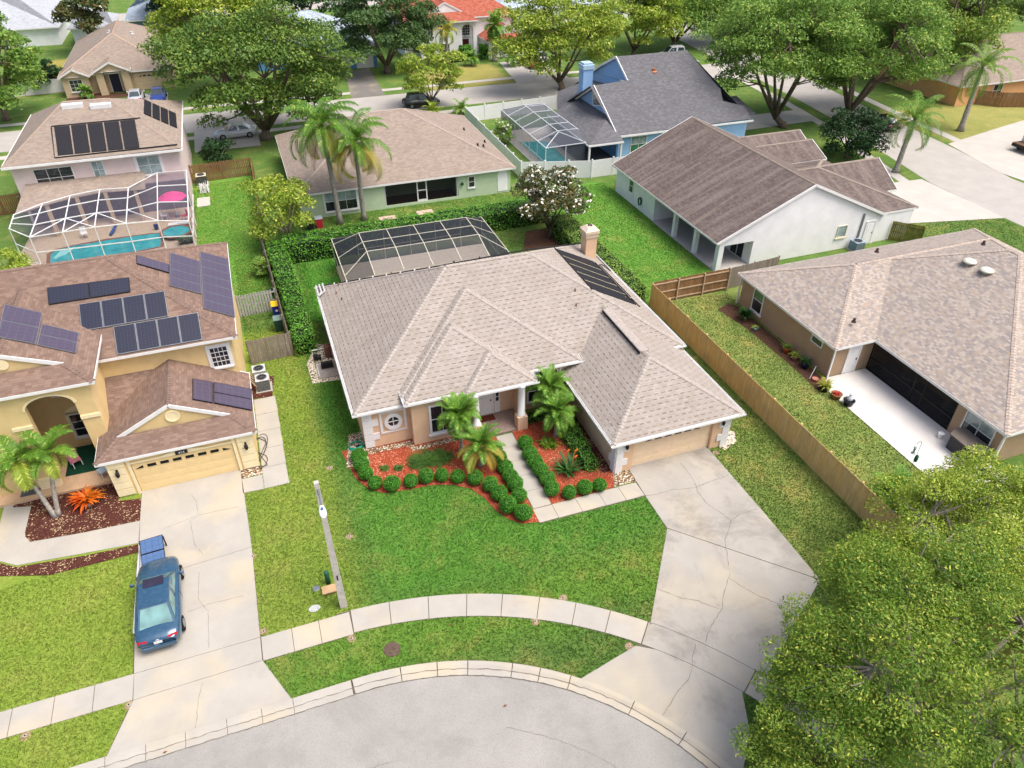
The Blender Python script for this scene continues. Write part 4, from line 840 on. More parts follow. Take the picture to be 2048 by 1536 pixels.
# low lanai roof in front and its pool cage
Z1=2.9
LR=[(-19.3,66.0),(-17.35,67.4),(-15.35,68.35),(-13.15,68.9),(-10.81,68.6),(-9.5,68.5)]; m=MB()
for a,b in zip(LR,LR[1:]): m.poly([a+(Z1,),b+(Z1,),(min(-6.4,b[0]*.97-.2),70.75,3.75),(a[0]*.97-.2,70.75,3.75)])
obj('lanai_roof',m,SH_TAN,K,uv=True)
for x,y in ((-17.2,67.7),(-15,68.6),(-12.8,69.0),(-10.4,68.8)): obj('lanai_post',MB().box(x-.14,x+.14,y-.14,y+.14,0,Z1),plain('post_tan','c4ac90',.8,.05),K)
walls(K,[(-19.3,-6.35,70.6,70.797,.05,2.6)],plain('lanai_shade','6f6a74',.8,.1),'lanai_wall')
KC=thing('pool_cage','white framed screen pool cage behind the yellow house','pool cage',(-12,65,0))
feet=[(-19.6,64.5),(-17.8,62.2),(-15.4,62.0),(-13.06,61.9),(-10.74,61.8),(-8.4,61.8),(-6.06,61.2)]; kn=[2.45,2.45,2.6,2.7,2.7,2.6,2.45]
rear=[(-19.3,66.0),(-19.06,66.2),(-17.35,67.3),(-15.35,68.3),(-13.1,68.9),(-10.8,68.5),(-9.5,68.4)]
BL=[];PN=[]; Kp=[f+(k,) for f,k in zip(feet,kn)]; Fp=[f+(0,) for f in feet]; mid=[((a[0]+b[0])/2,(a[1]+b[1])/2) for a,b in zip(feet,rear)]
Rp=[r+(3.15,) for r in rear]; Rp[-1]=(-9.5,68.4,3.15); Rp.append(None)
ends=[(-19.3,66.0,3.0),(-17.35,67.3,3.15),(-15.35,68.3,3.2),(-13.1,68.9,3.2),(-10.8,68.5,3.2),(-8.45,70.6,3.5),(-6.0,70.6,3.4)]
for i in range(7):
    BL+=[(Fp[i],Kp[i]),(Kp[i],ends[i])]
    if i:
        BL+=[(Kp[i-1],Kp[i]),(ends[i-1],ends[i]),(Fp[i-1][:2]+(.04,),Fp[i][:2]+(.04,)),(Fp[i-1][:2]+(1.15,),Fp[i][:2]+(1.15,))]
        for t in (.36,.7):
            p=lambda j:tuple(Kp[j][k]+(ends[j][k]-Kp[j][k])*t for k in range(3)); BL.append((p(i-1),p(i)))
        PN+=[[Fp[i-1],Fp[i],Kp[i],Kp[i-1]],[Kp[i-1],Kp[i],ends[i],ends[i-1]]]
    if i in (1,2,3,4,5):
        t=.36; q=tuple(Kp[i+1 if i<3 else i-1][k]+(ends[i+1 if i<3 else i-1][k]-Kp[i+1 if i<3 else i-1][k])*t for k in range(3)); BL.append((Kp[i],q))
R0=(-6.0,70.6,0); BL+=[((-6.0,66,0),(-6.0,66,2.9)),((-6.03,63.5,0),(-6.03,63.5,2.6)),((-6.06,61.2,1.15),(-6,70.6,1.15))]; PN.append([Fp[6],R0,ends[6],Kp[6]])
cage(KC,BL,PN,WH,SCR_L,.065)
pd=sheet('pool_deck',[(-19.8,64.5),(-18,61.4),(-6,60.9),(-6.2,70.6),(-19.4,70.6)],.02,plain('deck_tan','b7a592',.85,.08,3)); 
def pool(label,pts,wat,loc,coping=None,z=.05,cw=.28):
    root=thing('swimming_pool',label,'pool',loc); c=(sum(p[0] for p in pts)/len(pts),sum(p[1] for p in pts)/len(pts)); m=MB(); n=len(pts)
    out=[(c[0]+(p[0]-c[0])*(1+cw/math.dist(p,c)),c[1]+(p[1]-c[1])*(1+cw/math.dist(p,c))) for p in pts]
    for i in range(n):
        j=(i+1)%n; a,b,A2,B2=pts[i],pts[j],out[i],out[j]; m.add([a+(z,),b+(z,),B2+(z,),A2+(z,),A2+(z-.06,),B2+(z-.06,),a+(z-.14,),b+(z-.14,)],[(3,2,1,0),(2,3,4,5),(0,1,7,6)])
    obj('coping',m,coping,root); w_=MB(); w_.poly([p+(z-.02,) for p in pts]) ; obj('water',w_,wat,root); return root
BRK=plain('brick_coping','8a5a4a',.85,.25,9)
pk=pool('turquoise pool with brick coping inside the white cage',[(-17.2,62.2),(-10.6,62.3),(-8.9,62.6),(-8.9,65.3),(-10.2,65.5),(-13.3,65.4),(-15.6,65.2),(-16.8,64.9),(-17.4,64.2)],WAT,(-13,63.7,0),BRK)
STP=plain('pool_step','8fd0d0',.4,.05)
for k in range(3): obj('step',MB().poly([(-17.1+k*.1,63.2-k*.2,.034+.001*k),(-16.2-k*.2,63.6,.034+.001*k),(-15.6-k*.3,64.9-k*.1,.034+.001*k),(-16.7,64.6,.034+.001*k)]),STP,pk)
spa=[( -7.6+1.15*math.cos(2*PI*i/8+.39),64.6+1.15*math.sin(2*PI*i/8+.39)) for i in range(8)]; pool('raised octagonal spa beside the turquoise pool',spa,WAT,(-7.6,64.6,0),BRK,z=.35)
# ------------------------------------------------------------------ mint green house
N=thing('mint_house','single-storey mint green house with taupe hip roof behind the hedge','house',(13,72,0))
roof(N,2.55,23.2,63.6,80.8,2.5,.46,SH_TAN,capmat=plain('cap_taupe2','a3948a',.9,.1,5))
walls(N,[(3.0,10.55,64.0,80.4,0,2.4),(17.6,22.8,64.0,80.4,0,2.4),(10.552,17.598,66.5,80.4,0,2.4),(10.552,17.598,64.0,64.25,2.2,2.4),(10.552,17.598,64.0,64.2,0,.22)],GRN)
window(N,'-y',64.0,6.6,.45,2.9,1.85,3,2,surround=.1,upper=GL2); window(N,'-y',64.0,18.9,.95,.65,1.1,1,2,surround=.12,smat=GRN)
for x0,x1 in ((10.75,13.6),(14.6,17.35)): obj('screen_panel',MB().poly([(x0,64.1,.24),(x1,64.1,.24),(x1,64.1,2.18),(x0,64.1,2.18)]),SCR_B,N)
sdr=obj('screen_door',MB().box(13.62,13.72,64.05,64.15,.22,2.2).box(14.48,14.58,64.05,64.15,.22,2.2).box(13.72,14.48,64.05,64.15,.22,.4).box(13.72,14.48,64.05,64.15,1.25,1.33).box(13.72,14.48,64.05,64.15,2.1,2.2),WH,N); obj('screen_panel',MB().poly([(13.72,64.1,.4),(14.48,64.1,.4),(14.48,64.1,2.1),(13.72,64.1,2.1)]),SCR_B,sdr)
obj('lanai_floor',MB().box(10.56,17.59,64.21,66.49,.0,.1),plain('lanai_red','5a2f2c',.8,.15),N)
for x in (10.62,17.5): obj('lanai_post',MB().box(x-.06,x+.06,64.02,64.18,.22,2.2),LGREY,N)
m=MB(); ring(m,mapper('-y',64.0),22.0,1.75,0,.5,.003,.05,12,a0=0,a1=PI); mbox(m,mapper('-y',64.0),21.5,22.5,.003,.05,.2,1.75); obj('shutter',m,WHW,N)
m=MB(); m.ball((17.95,63.85,1.45),.16,8,6); bk=one('hanging_basket',m,LF_DARK,'small hanging plant basket on the mint green wall','plant',(17.95,63.85,1.3))
for x,y,h in ((20.6,67.2,.1),(21.3,67.6,.1),(20.8,72.5,.1),(22.2,70,.1)): vent(N,x,y,2.5+.46*min(y-63.6,23.2-x),.25,.09,BLK,'roof_vent')
# ------------------------------------------------------------------ blue house
B=thing('blue_house','sky blue house with steep grey shingle roof and chimney','house',(43,74,0))
bf=lambda L:[hfront(*q,68,2.7,.6) for q in L]
F1=bf([(1236,272),(1502,237),(1490,212),(1446,202),(1441,178),(1425,160),(1374,100),(1232,113),(1258,160),(1180,172)])
m=MB(); m.poly(F1); 
rl,rr=F1[7],F1[6]; ml=F1[9]; m2=F1[8]
m.poly([rr,(rr[0]+.2,88,2.7),(rl[0],88,2.7),rl]); m.poly([m2,(m2[0],80.5,2.8),(ml[0],80.5,2.8),ml]); m.poly([(52.6,68.2,2.7),(52.6,80,2.7),rr]) 
m.poly([(49.5,74.5,2.9),(54.0,74.5,2.6),(54.0,78,2.6),(49.5,76,4.2)]); m.poly([(50.5,68.3,2.72),(54.2,69.6,2.72),(53.6,73,3.9),(50.5,72.5,3.9)])
bo=obj('roof',m,SH_GRY,B,uv=True)
walls(B,[(36.5,52.3,68.45,80,0,2.68)],BLU)
for pts in ([(36.35,68.2,2.6),(36.35,80.3,2.75),(36.35,ml[1],ml[2]-.1)],[(40.25,m2[1]-.1,m2[2]-.2),(40.25,84,5.0),(40.25,rl[1],rl[2]-.08)]):
    obj('gable_wall',MB().poly(pts),BLU,B)
obj('gable_wall',MB().poly([(40.25,74,6.2),(40.25,74,2),(40.25,84,2),(40.25,84,5)]),BLU,B)
rk=MB(); rk.bar((36.1,67.95,2.62),(35.9,ml[1],ml[2]-.06),.08,.26); rk.bar((35.9,ml[1],ml[2]-.06),(36.1,79.5,3.3),.08,.26); rk.bar((40.05,m2[1],m2[2]-.1),(39.95,rl[1],rl[2]-.06),.08,.24); rk.bar((39.95,rl[1],rl[2]-.06),(40.05,84,5.1),.08,.24); rk.box(36.1,52.7,67.9,67.98,2.5,2.69); obj('fascia',rk,WH,B,kind='stuff')
wo=MB().poly([(36.30,72.6,4.6),(36.30,74.6,4.1),(36.30,75.0,5.3),(36.30,74.2,5.9),(36.30,73.1,5.2)]); w5=obj('window',MB().poly([(36.32,72.5,4.5),(36.32,74.75,3.95),(36.32,75.15,5.35),(36.32,74.2,6.02),(36.32,73.0,5.3)]),WH,B); obj('pane',wo,GL,w5)
window(B,'-y',68.45,38.9,.55,1.9,1.75,2,2,gl=GLG,upper=GL2)
m=MB(); m.box(36.9,38.1,78.9,80.1,3,7.0); ch=obj('chimney',m,BLU,B); obj('chimney_cap',MB().box(36.8,38.2,78.8,80.2,6.7,7.15).box(36.95,38.05,78.95,80.05,7.15,7.35),plain('blue_pale','a3bfd0',.8,.05),ch)
m=MB(); m.poly([(32.55,78,2.5),(32.4,66.9,2.5),(36.3,70.8,3.9),(36.3,78,3.9)]); m.poly([(32.4,66.9,2.5),(36.3,66.9,2.5),(36.3,70.8,3.9)]); m.poly([(33.6,78.3,2.45),(36.3,78,3.9),(40.2,76,5.2),(40.2,84,4.2),(36.8,86,2.6)]); obj('lanai_roof',m,SH_GRY,B,uv=True)
m=MB(); m.box(32.3,36.3,66.84,66.9,2.3,2.48); m.box(32.3,32.36,66.9,78,2.3,2.48); obj('lanai_fascia',m,WH,B)
for x in (32.5,36.1): obj('lanai_post',MB().box(x-.09,x+.09,66.95,67.13,0,2.3),WH,B)
walls(B,[(36.35,36.5,68.5,80,0,2.6)],BLU2,'lanai_wall'); obj('lanai_floor',MB().box(32.4,36.3,67,78,0,.08),plain('lanai_dark','4a4c50',.8,.1),B)
a=hfront(1308,142,68,2.7,.6); vent(B,a[0],a[1],a[2],.3,.18,plain('copper','b5714a',.5,.1),'copper_vent')
BC=thing('pool_cage','white framed pool cage beside the blue house','pool cage',(30,74,0))
xs0,xs1=27.9,32.4; yv=[67.6,69.9,72.2,74.5,76.8,79.1,81.4]; BL=[];PN=[]
for i,y in enumerate(yv):
    e1=(30.4 if 0<i<6 else 30.4); top=3.3
    BL+=[((xs0,y,0),(xs0,y,2.5))]
    yy=min(max(y,69.6),79.6)
    BL+=[((xs0,y,2.5),(30.1,yy,top)),((30.1,yy,top),(32.3,yy if i else 67.5,2.6 if i==0 else 3.3))]
    if i:
        q=yv[i-1]; qq=min(max(q,69.6),79.6); PN+=[[(xs0,q,0),(xs0,y,0),(xs0,y,2.5),(xs0,q,2.5)],[(xs0,q,2.5),(xs0,y,2.5),(30.1,yy,top),(30.1,qq,top)]]
BL+=[((xs0,yv[0],2.5),(xs0,yv[-1],2.5)),((xs0,yv[0],1.0),(xs0,yv[-1],1.0)),((30.1,69.6,3.3),(30.1,79.6,3.3)),((32.3,69.6,3.3),(32.3,79.6,3.3)),((xs0,81.4,2.5),(33.6,81.4,2.5)),((xs0,67.6,2.5),(32.3,67.5,2.6)),((30.1,67.6,0),(30.1,67.6,2.5)),((30.1,81.4,0),(30.1,81.4,2.5)),((33.6,81.4,0),(33.6,81.4,2.5)),((xs0,.0+81.4,0.05),(xs0,67.6,.05))]
PN+=[[(30.1,69.6,3.3),(30.1,79.6,3.3),(32.3,79.6,3.3),(32.3,69.6,3.3)],[(xs0,67.6,0),(32.3,67.6,0),(32.3,67.6,2.5),(xs0,67.6,2.5)],[(xs0,81.4,0),(33.6,81.4,0),(33.6,81.4,2.5),(xs0,81.4,2.5)],[(xs0,81.4,2.5),(33.6,81.4,2.5),(32.3,79.6,3.3),(30.1,79.6,3.3)],[(xs0,67.6,2.5),(30.1,69.6,3.3),(32.3,69.6,3.3),(32.3,67.5,2.6)]]
cage(BC,BL,PN,plain('cage_grey','c4c8cc',.5,.04),SCR_M,.07); sheet('pool_deck',[(27.6,67.3),(32.4,67.3),(34,81.6),(27.6,81.6)],.03,CON3)
pool('small turquoise pool inside the cage of the blue house',[(28.6,69.5),(31.4,69.5),(31.6,76.5),(28.6,77)],WAT,(30,73,0),CON3,z=.08)
# ------------------------------------------------------------------ white house with dark roof
W=thing('white_house','long white stucco house with dark weathered shingle gable roof','house',(41,52,0))
CAPD=plain('cap_dark','8f8478',.9,.12,5)
roof(W,32.1,48.3,42.8,61.0,2.6,.45,SH_DK,axis='y',e0='gable',e1='gable',over=.25,capmat=CAPD,soffit=False)
obj('gable_wall',MB().poly([(32.5,43.0,2.561),(47.9,43.0,2.561),(40.2,43.0,6.03)]),WHW,W)
walls(W,[(35.6,47.9,43.0,60.7,0,2.56),(32.5,35.598,53.2,60.7,0,2.56)],WHW)
walls(W,[(32.5,32.95,43.0,43.45,0,2.56),(32.5,32.85,46.3,46.65,0,2.56),(32.5,32.85,49.6,49.95,0,2.56),(32.955,35.598,43.0,43.12,2.15,2.56)],WHW,'lanai_pillar')
obj('lanai_floor',MB().box(32.4,35.59,43.0,53.19,0,.07),CON3,W)
for y,w_,z,h_ in ((44.8,1.8,.1,2.0),(51.9,1.7,.1,2.0)): window(W,'-x',35.6,y,z,w_,h_,2,1,sill=False)
window(W,'-x',35.6,47.6,1.5,.9,.45,1,1,sill=False,frame=LGREY); window(W,'-x',35.6,49.4,1.2,.9,.7,1,1,sill=False,frame=LGREY); window(W,'-x',32.5,57.6,1.0,.8,1.3,1,2)
window(W,'-y',43.0,44.2,1.1,.95,1.05,1,1,gl=GL2,frame=plain('cream_sill','d8d4b8',.7,.05)); door(W,'-y',43.0,47.1,.05,.85,2.0,WHW,1)
obj('downspout',MB().box(46.0,46.16,42.9,42.998,.2,2.9),GREYM,W)
roof(W,40.3,51.9,43.07,55.3,2.62,.34,SH_DK,axis='x',e0='gable',e1='hip',capmat=CAPD); walls(W,[(47.902,51.5,43.1,54.9,0,2.5)],WHW)
roof(W,44,53,46.75,52.9,2.64,.6,SH_DK,axis='x',e0='gable',e1='gable',wall=WHW,capmat=CAPD); walls(W,[(51.502,52.7,47.1,52.5,0,2.55)],WHW)
roof(W,40.5,51.8,54.75,59.95,2.85,.42,SH_DK,axis='x',e0='gable',e1='gable',wall=WHW,capmat=CAPD); walls(W,[(47.902,51.4,55.1,59.6,0,2.75)],WHW)
roof(W,40.4,52.2,57.2,62.4,2.8,.5,SH_DK,axis='x',e0='gable',e1='gable',wall=WHW,capmat=CAPD); walls(W,[(41,51.9,60.8,62.1,0,2.7)],WHW)
# ------------------------------------------------------------------ brown house on the right
T=thing('brown_house','tan-brown stucco house with mottled beige shingle roof beside the wooden fence','house',(40,30,0))
CAPX=plain('cap_mixed','b0a296',.9,.2,6)
roof(T,31.1,53.2,28.05,38.45,2.45,.45,SH_BR,capmat=CAPX); roof(T,34.1,53.1,18.4,38.2,2.46,.45,SH_BR,axis='y',capmat=CAPX)
walls(T,[(31.4,52.8,28.35,38.1,0,2.38),(36.6,52.7,18.75,28.348,0,2.38),(34.45,36.598,18.75,21.7,0,2.38)],BRN)
walls(T,[(34.45,34.55,21.702,28.348,2.2,2.38)],BRN)
window(T,'-x',31.4,36.1,.45,1.15,1.85,1,2,gl=GL,upper=GLG); window(T,'-x',31.4,29.9,1.55,1.05,.5,1,1,sill=False); window(T,'-x',34.45,20.1,.6,1.9,1.6,2,2,upper=GL2)
door(T,'-y',28.35,33.0,.05,.85,2.03,WH,0)
for y0,y1 in ((21.8,23.9),(24.75,28.2)): 
    obj('screen_panel',MB().poly([(34.5,y0,.06),(34.5,y1,.06),(34.5,y1,2.18),(34.5,y0,2.18)]),SCR_B,T)
sb=MB()
for a,b in (((34.5,21.72,0),(34.5,21.72,2.2)),((34.5,23.95,0),(34.5,23.95,2.2)),((34.5,24.72,0),(34.5,24.72,2.2)),((34.5,28.3,0),(34.5,28.3,2.2)),((34.5,21.7,.06),(34.5,28.3,.06)),((34.5,21.7,.9),(34.5,23.95,.9)),((34.5,24.72,.9),(34.5,28.3,.9)),((34.5,21.7,2.18),(34.5,28.3,2.18)),((34.5,23.95,1.0),(34.5,24.72,1.0))): obj('screen_bar',MB().bar(a,b,.07),plain('bronze_bar','1c1a1a',.5,.1),T)
obj('screen_panel',MB().poly([(34.5,23.98,.06),(34.5,24.7,.06),(34.5,24.7,2.18),(34.5,23.98,2.18)]),SCR_B,T)
obj('lanai_floor',MB().box(34.56,36.59,21.71,28.34,0,.06),plain('lanai_grey','77747a',.8,.1),T)
for x,y in ((31.3,28.2),(34.28,18.55),(31.28,38.2)): obj('downspout',MB().box(x-.05,x+.05,y-.04,y+.04,.05,2.3),WH,T)
sheet('patio',[(30.9,27.8),(31.4,28.3),(34.4,28.3),(34.5,17.5),(30.7,17.3),(30.5,19.3),(30.55,27.0)],.035,PATIO)
for px,py in ((1938,527),(1972,545)):
    a=hleft(px,py,34.1,2.46,.45); m=MB(); m.lathe([(.2,-.2),(.2,.1),(.42,.12),(.4,.2),(.2,.3),(.01,.33)],a,18); obj('sun_tunnel',m,plain('cream_dome','d8d6c4',.4,.04),T,smooth=True)
for px,py in ((1708,642),(1754,502),(1967,487)): a=hleft(px,py,31.1,2.45,.45) if px<1800 else hleft(px,py,34.1,2.46,.45); vent(T,a[0],a[1],a[2],.2,.08,plain('vent_dark','4a3a34',.7,.1),'roof_vent')
# ------------------------------------------------------------------ far houses
TN=thing('tan_house','small tan house with hip roof, gabled entry and two parked cars','house',(-15,124,0))
roof(TN,-22.1,-7.9,114.6,138,2.6,.5,SH_TAN,capmat=plain('cap_taupe3','b09a88',.9,.1,5),axis='y'); walls(TN,[(-21.7,-8.3,115.1,137.6,0,2.5)],TANW)
roof(TN,-22,-18.2,113.6,122,2.6,.5,SH_TAN,axis='y',e0='gable',e1='gable',wall=TANW,caps=False); walls(TN,[(-21.7,-18.5,114,115.05,0,2.5)],TANW)
roof(TN,-17.8,-13.2,113.4,122,3.0,.5,SH_TAN,axis='y',e0='gable',e1='gable',wall=TANW,caps=False); walls(TN,[(-17.5,-16.6,113.8,115,0,2.95),(-14.4,-13.5,113.8,115,0,2.95)],TANW)
window(TN,'-y',114,-20.1,.7,1.6,1.5,3,3); door(TN,'-y',115.08,-15.5,.05,1.2,2.3,plain('navy_door','22243a',.5,.05),1); garage_door(TN,'-y',115.0,-10.9,.05,4.6,2.1,TANW,6)
for x,y in ((-15.6,124),(-13,126)): vent(TN,x,y,2.6+.5*min(x+22.1,-7.9-x),.25,.2,LGREY,'roof_vent')
RH=thing('red_roof_house','white two-storey house with red shingle roof behind palms','house',(35,125,0))
roof(RH,25,44,119.8,136,5.4,.55,SH_RED,capmat=SH_RED); walls(RH,[(25.5,43.5,120.4,135,0,5.3)],WHW)
roof(RH,27.3,37.0,118.2,126,5.2,.5,SH_RED,axis='y',e0='dutch',e1='gable',d=2.0,wall=WHW,capmat=SH_RED); walls(RH,[(27.7,33.8,118.8,120.3,0,5.1)],WHW)
arch_wall(RH,118.8,33.8,36.8,34.4,36.2,3.9,4.6,5.1,WHW); walls(RH,[(34,36.7,120.2,120.38,0,5)],LGREY)
window(RH,'-y',120.2,35.3,2.7,1.6,1.6,4,4); window(RH,'-y',118.8,29.3,3.3,1.0,1.5,2,2); window(RH,'-y',118.8,31.9,3.3,1.3,1.5,3,2); window(RH,'-y',118.8,31.5,.5,1.6,1.6,2,2); door(RH,'-y',120.2,35.3,.05,1.1,2.2,plain('maroon_door','4a1418',.5,.05),1)
roof(RH,37.4,44.4,115.6,121,2.6,.55,SH_RED,axis='y',e0='dutch',e1='gable',d=1.2,wall=WHW,capmat=SH_RED); walls(RH,[(37.8,44,116.2,120.3,0,2.5)],WHW); garage_door(RH,'-y',116.15,40.9,.05,4.9,2.1,WHITEP,6)
LB_=thing('light_blue_house','blue house with pale grey roof and twin garage doors half hidden by oaks','house',(14,126,0))
roof(LB_,3,21,119.5,136,2.7,.45,SH_PALE,capmat=SH_PALE); walls(LB_,[(3.4,20.6,120,135.5,0,2.6)],BLU2)
roof(LB_,12.5,20.8,116.2,126,2.7,.5,SH_PALE,axis='y',e0='gable',e1='gable',wall=BLU2,capmat=SH_PALE); walls(LB_,[(12.9,20.4,116.7,119.95,0,2.6)],BLU2)
garage_door(LB_,'-y',116.6,15.0,.05,2.7,2.1,WHITEP,0); garage_door(LB_,'-y',116.6,18.5,.05,2.6,2.1,WHITEP,0)
OH=thing('orange_house','peach-orange house with grey-brown roof behind the wooden fence, far right','house',(95,80,0))
roof(OH,85.5,112,70.9,88,2.6,.42,SH_TAN); walls(OH,[(86,111.5,71.4,87.5,0,2.5)],ORA); window(OH,'-y',71.4,98.5,.8,1.8,1.3,2,2); window(OH,'-y',71.4,92.5,.6,1.6,1.6,2,2)
GH=thing('grey_shed_house','small blue-grey house with pale roof in the far left background','house',(-11,158,0))
roof(GH,-16.2,-6,151,164,2.7,.5,SH_PALE,caps=False); walls(GH,[(-15.7,-6.4,151.6,163.5,0,2.6)],GRYB); window(GH,'-y',151.6,-13,.8,2.0,1.0,1,1)
FH=thing('white_roof_house','low house with pale grey-white roof in the far left corner','house',(-36,165,0))
roof(FH,-52,-26,149,180,2.8,.35,shingle('shingle_white',['a6abb1','9da3a9','aeb3b7'],edge=.12),caps=False); walls(FH,[(-51.5,-26.5,149.6,179,0,2.7)],WHW)
FH2=thing('white_roof_house','small pale-roofed house behind the tan house','house',(-21,153,0))
roof(FH2,-24.5,-17.4,146.5,158,2.8,.4,MATS['shingle_white'],caps=False); walls(FH2,[(-24,-17.8,147,157.5,0,2.7)],WHW)
FH3=thing('far_house','long pale house with grey roof beyond the trees, top centre','house',(60,150,0))
roof(FH3,46,74,138,156,2.8,.4,SH_PALE,caps=False); walls(FH3,[(46.5,73.5,138.6,155.5,0,2.7)],WHW)
FH4=thing('far_house','dark windowed lanai house behind the red roof','house',(52,150,0))
roof(FH4,42,58,157,168,2.8,.4,SH_GRY,caps=False); walls(FH4,[(42.5,57.5,157.6,167.5,0,2.7)],GRYB); window(FH4,'-y',157.6,50,.4,10,1.9,6,1)
# ------------------------------------------------------------------ main pool cage and pool
MC=thing('pool_cage','dark screened pool cage behind the peach house','pool cage',(10.5,50,0))
A0,B0=(4.4,53.97),(16.7,53.97); zt=3.4; px=[6.33,8.46,10.59,12.72,14.85]; BL=[];PN=[]; ZE=2.4; yr=54.0; yf=46.25; pr=52.2; pf=48.9
MCM=plain('cage_cream','c9c4b0',.5,.05)
for x in px: BL+=[((x,yr,ZE),(x,pr,zt)),((x,pr,zt),(x,pf,zt)),((x,pf,zt),(x,yf,2.85)),((x,yr,0),(x,yr,ZE))]
for a,b in zip(px,px[1:]):
    obj('screen_panel',MB().poly([(a,pf,zt),(b,pf,zt),(b,yf,2.85),(a,yf,2.85)]),SCR_L,MC); PN+=[[(a,yr,ZE),(b,yr,ZE),(b,pr,zt),(a,pr,zt)],[(a,pr,zt),(b,pr,zt),(b,pf,zt),(a,pf,zt)],[(a,yr,0),(b,yr,0),(b,yr,ZE),(a,yr,ZE)]]
    BL+=[((a,pr,zt),(b,pr,zt)),((a,(pr+pf)/2,zt),(b,(pr+pf)/2,zt)),((a,pf,zt),(b,pf,zt)),((a,yr,1.2),(b,yr,1.2))]
for s,xo,xi in ((-1,4.4,6.33),(1,16.7,14.85)):
    PN+=[[(xo,yr,ZE),(xi,yr,ZE),(xi,pr,zt)],[(xo,yr,ZE),(xi,pr,zt),(xi,pf,zt),(xo,47,ZE)],[(xo,47,ZE),(xi,pf,zt),(xi,yf,2.85),(xo,yf,2.5)],[(xo,yr,0),(xo,46.2,0),(xo,46.2,ZE),(xo,yr,ZE)],[(xo,yr,0),(xi,yr,0),(xi,yr,ZE),(xo,yr,ZE)]]
    BL+=[((xo,yr,0),(xo,yr,ZE)),((xo,yr,ZE),(xo,46.3,ZE)),((xo,yr,ZE),(xi,yr,ZE)),((xo,53.0,ZE),(xi,pr,zt)),((xo,50.6,ZE),(xi,(pr+pf)/2,zt)),((xo,47.6,ZE),(xi,pf,zt)),((xo,50,0),(xo,50,ZE)),((xo,47,0),(xo,47,ZE)),((xo,yr,1.1),(xo,46.3,1.1))]
cage(MC,BL,PN,MCM,SCR_D,.045)
sheet('pool_deck',[(4.4,45),(16.7,45),(16.7,54),(4.4,54)],.03,plain('deck_cream','ded3bd',.85,.06,3))
pool('kidney shaped blue pool under the dark pool cage',[(7.2,48.4),(8.2,50.0),(9.2,50.5),(10.2,50.2),(11.2,50.2),(12.4,50.9),(13.6,50.6),(14.0,48.4),(13,47.0),(8.5,46.9)],WAT2,(11,48.5,0),plain('coping_blue','6f8796',.7,.1),z=.08)
sheet('gravel',[(4.7,46.5),(6.6,46.5),(7.2,49.5),(6.9,50.5),(4.7,50.8)],.04,plain('deck_gravel','9a9690',.9,.3,14,.5)); sheet('gravel',[(14.6,48.6),(16.5,48.6),(16.5,50.9),(14.2,50.9)],.04,MATS['deck_gravel'])
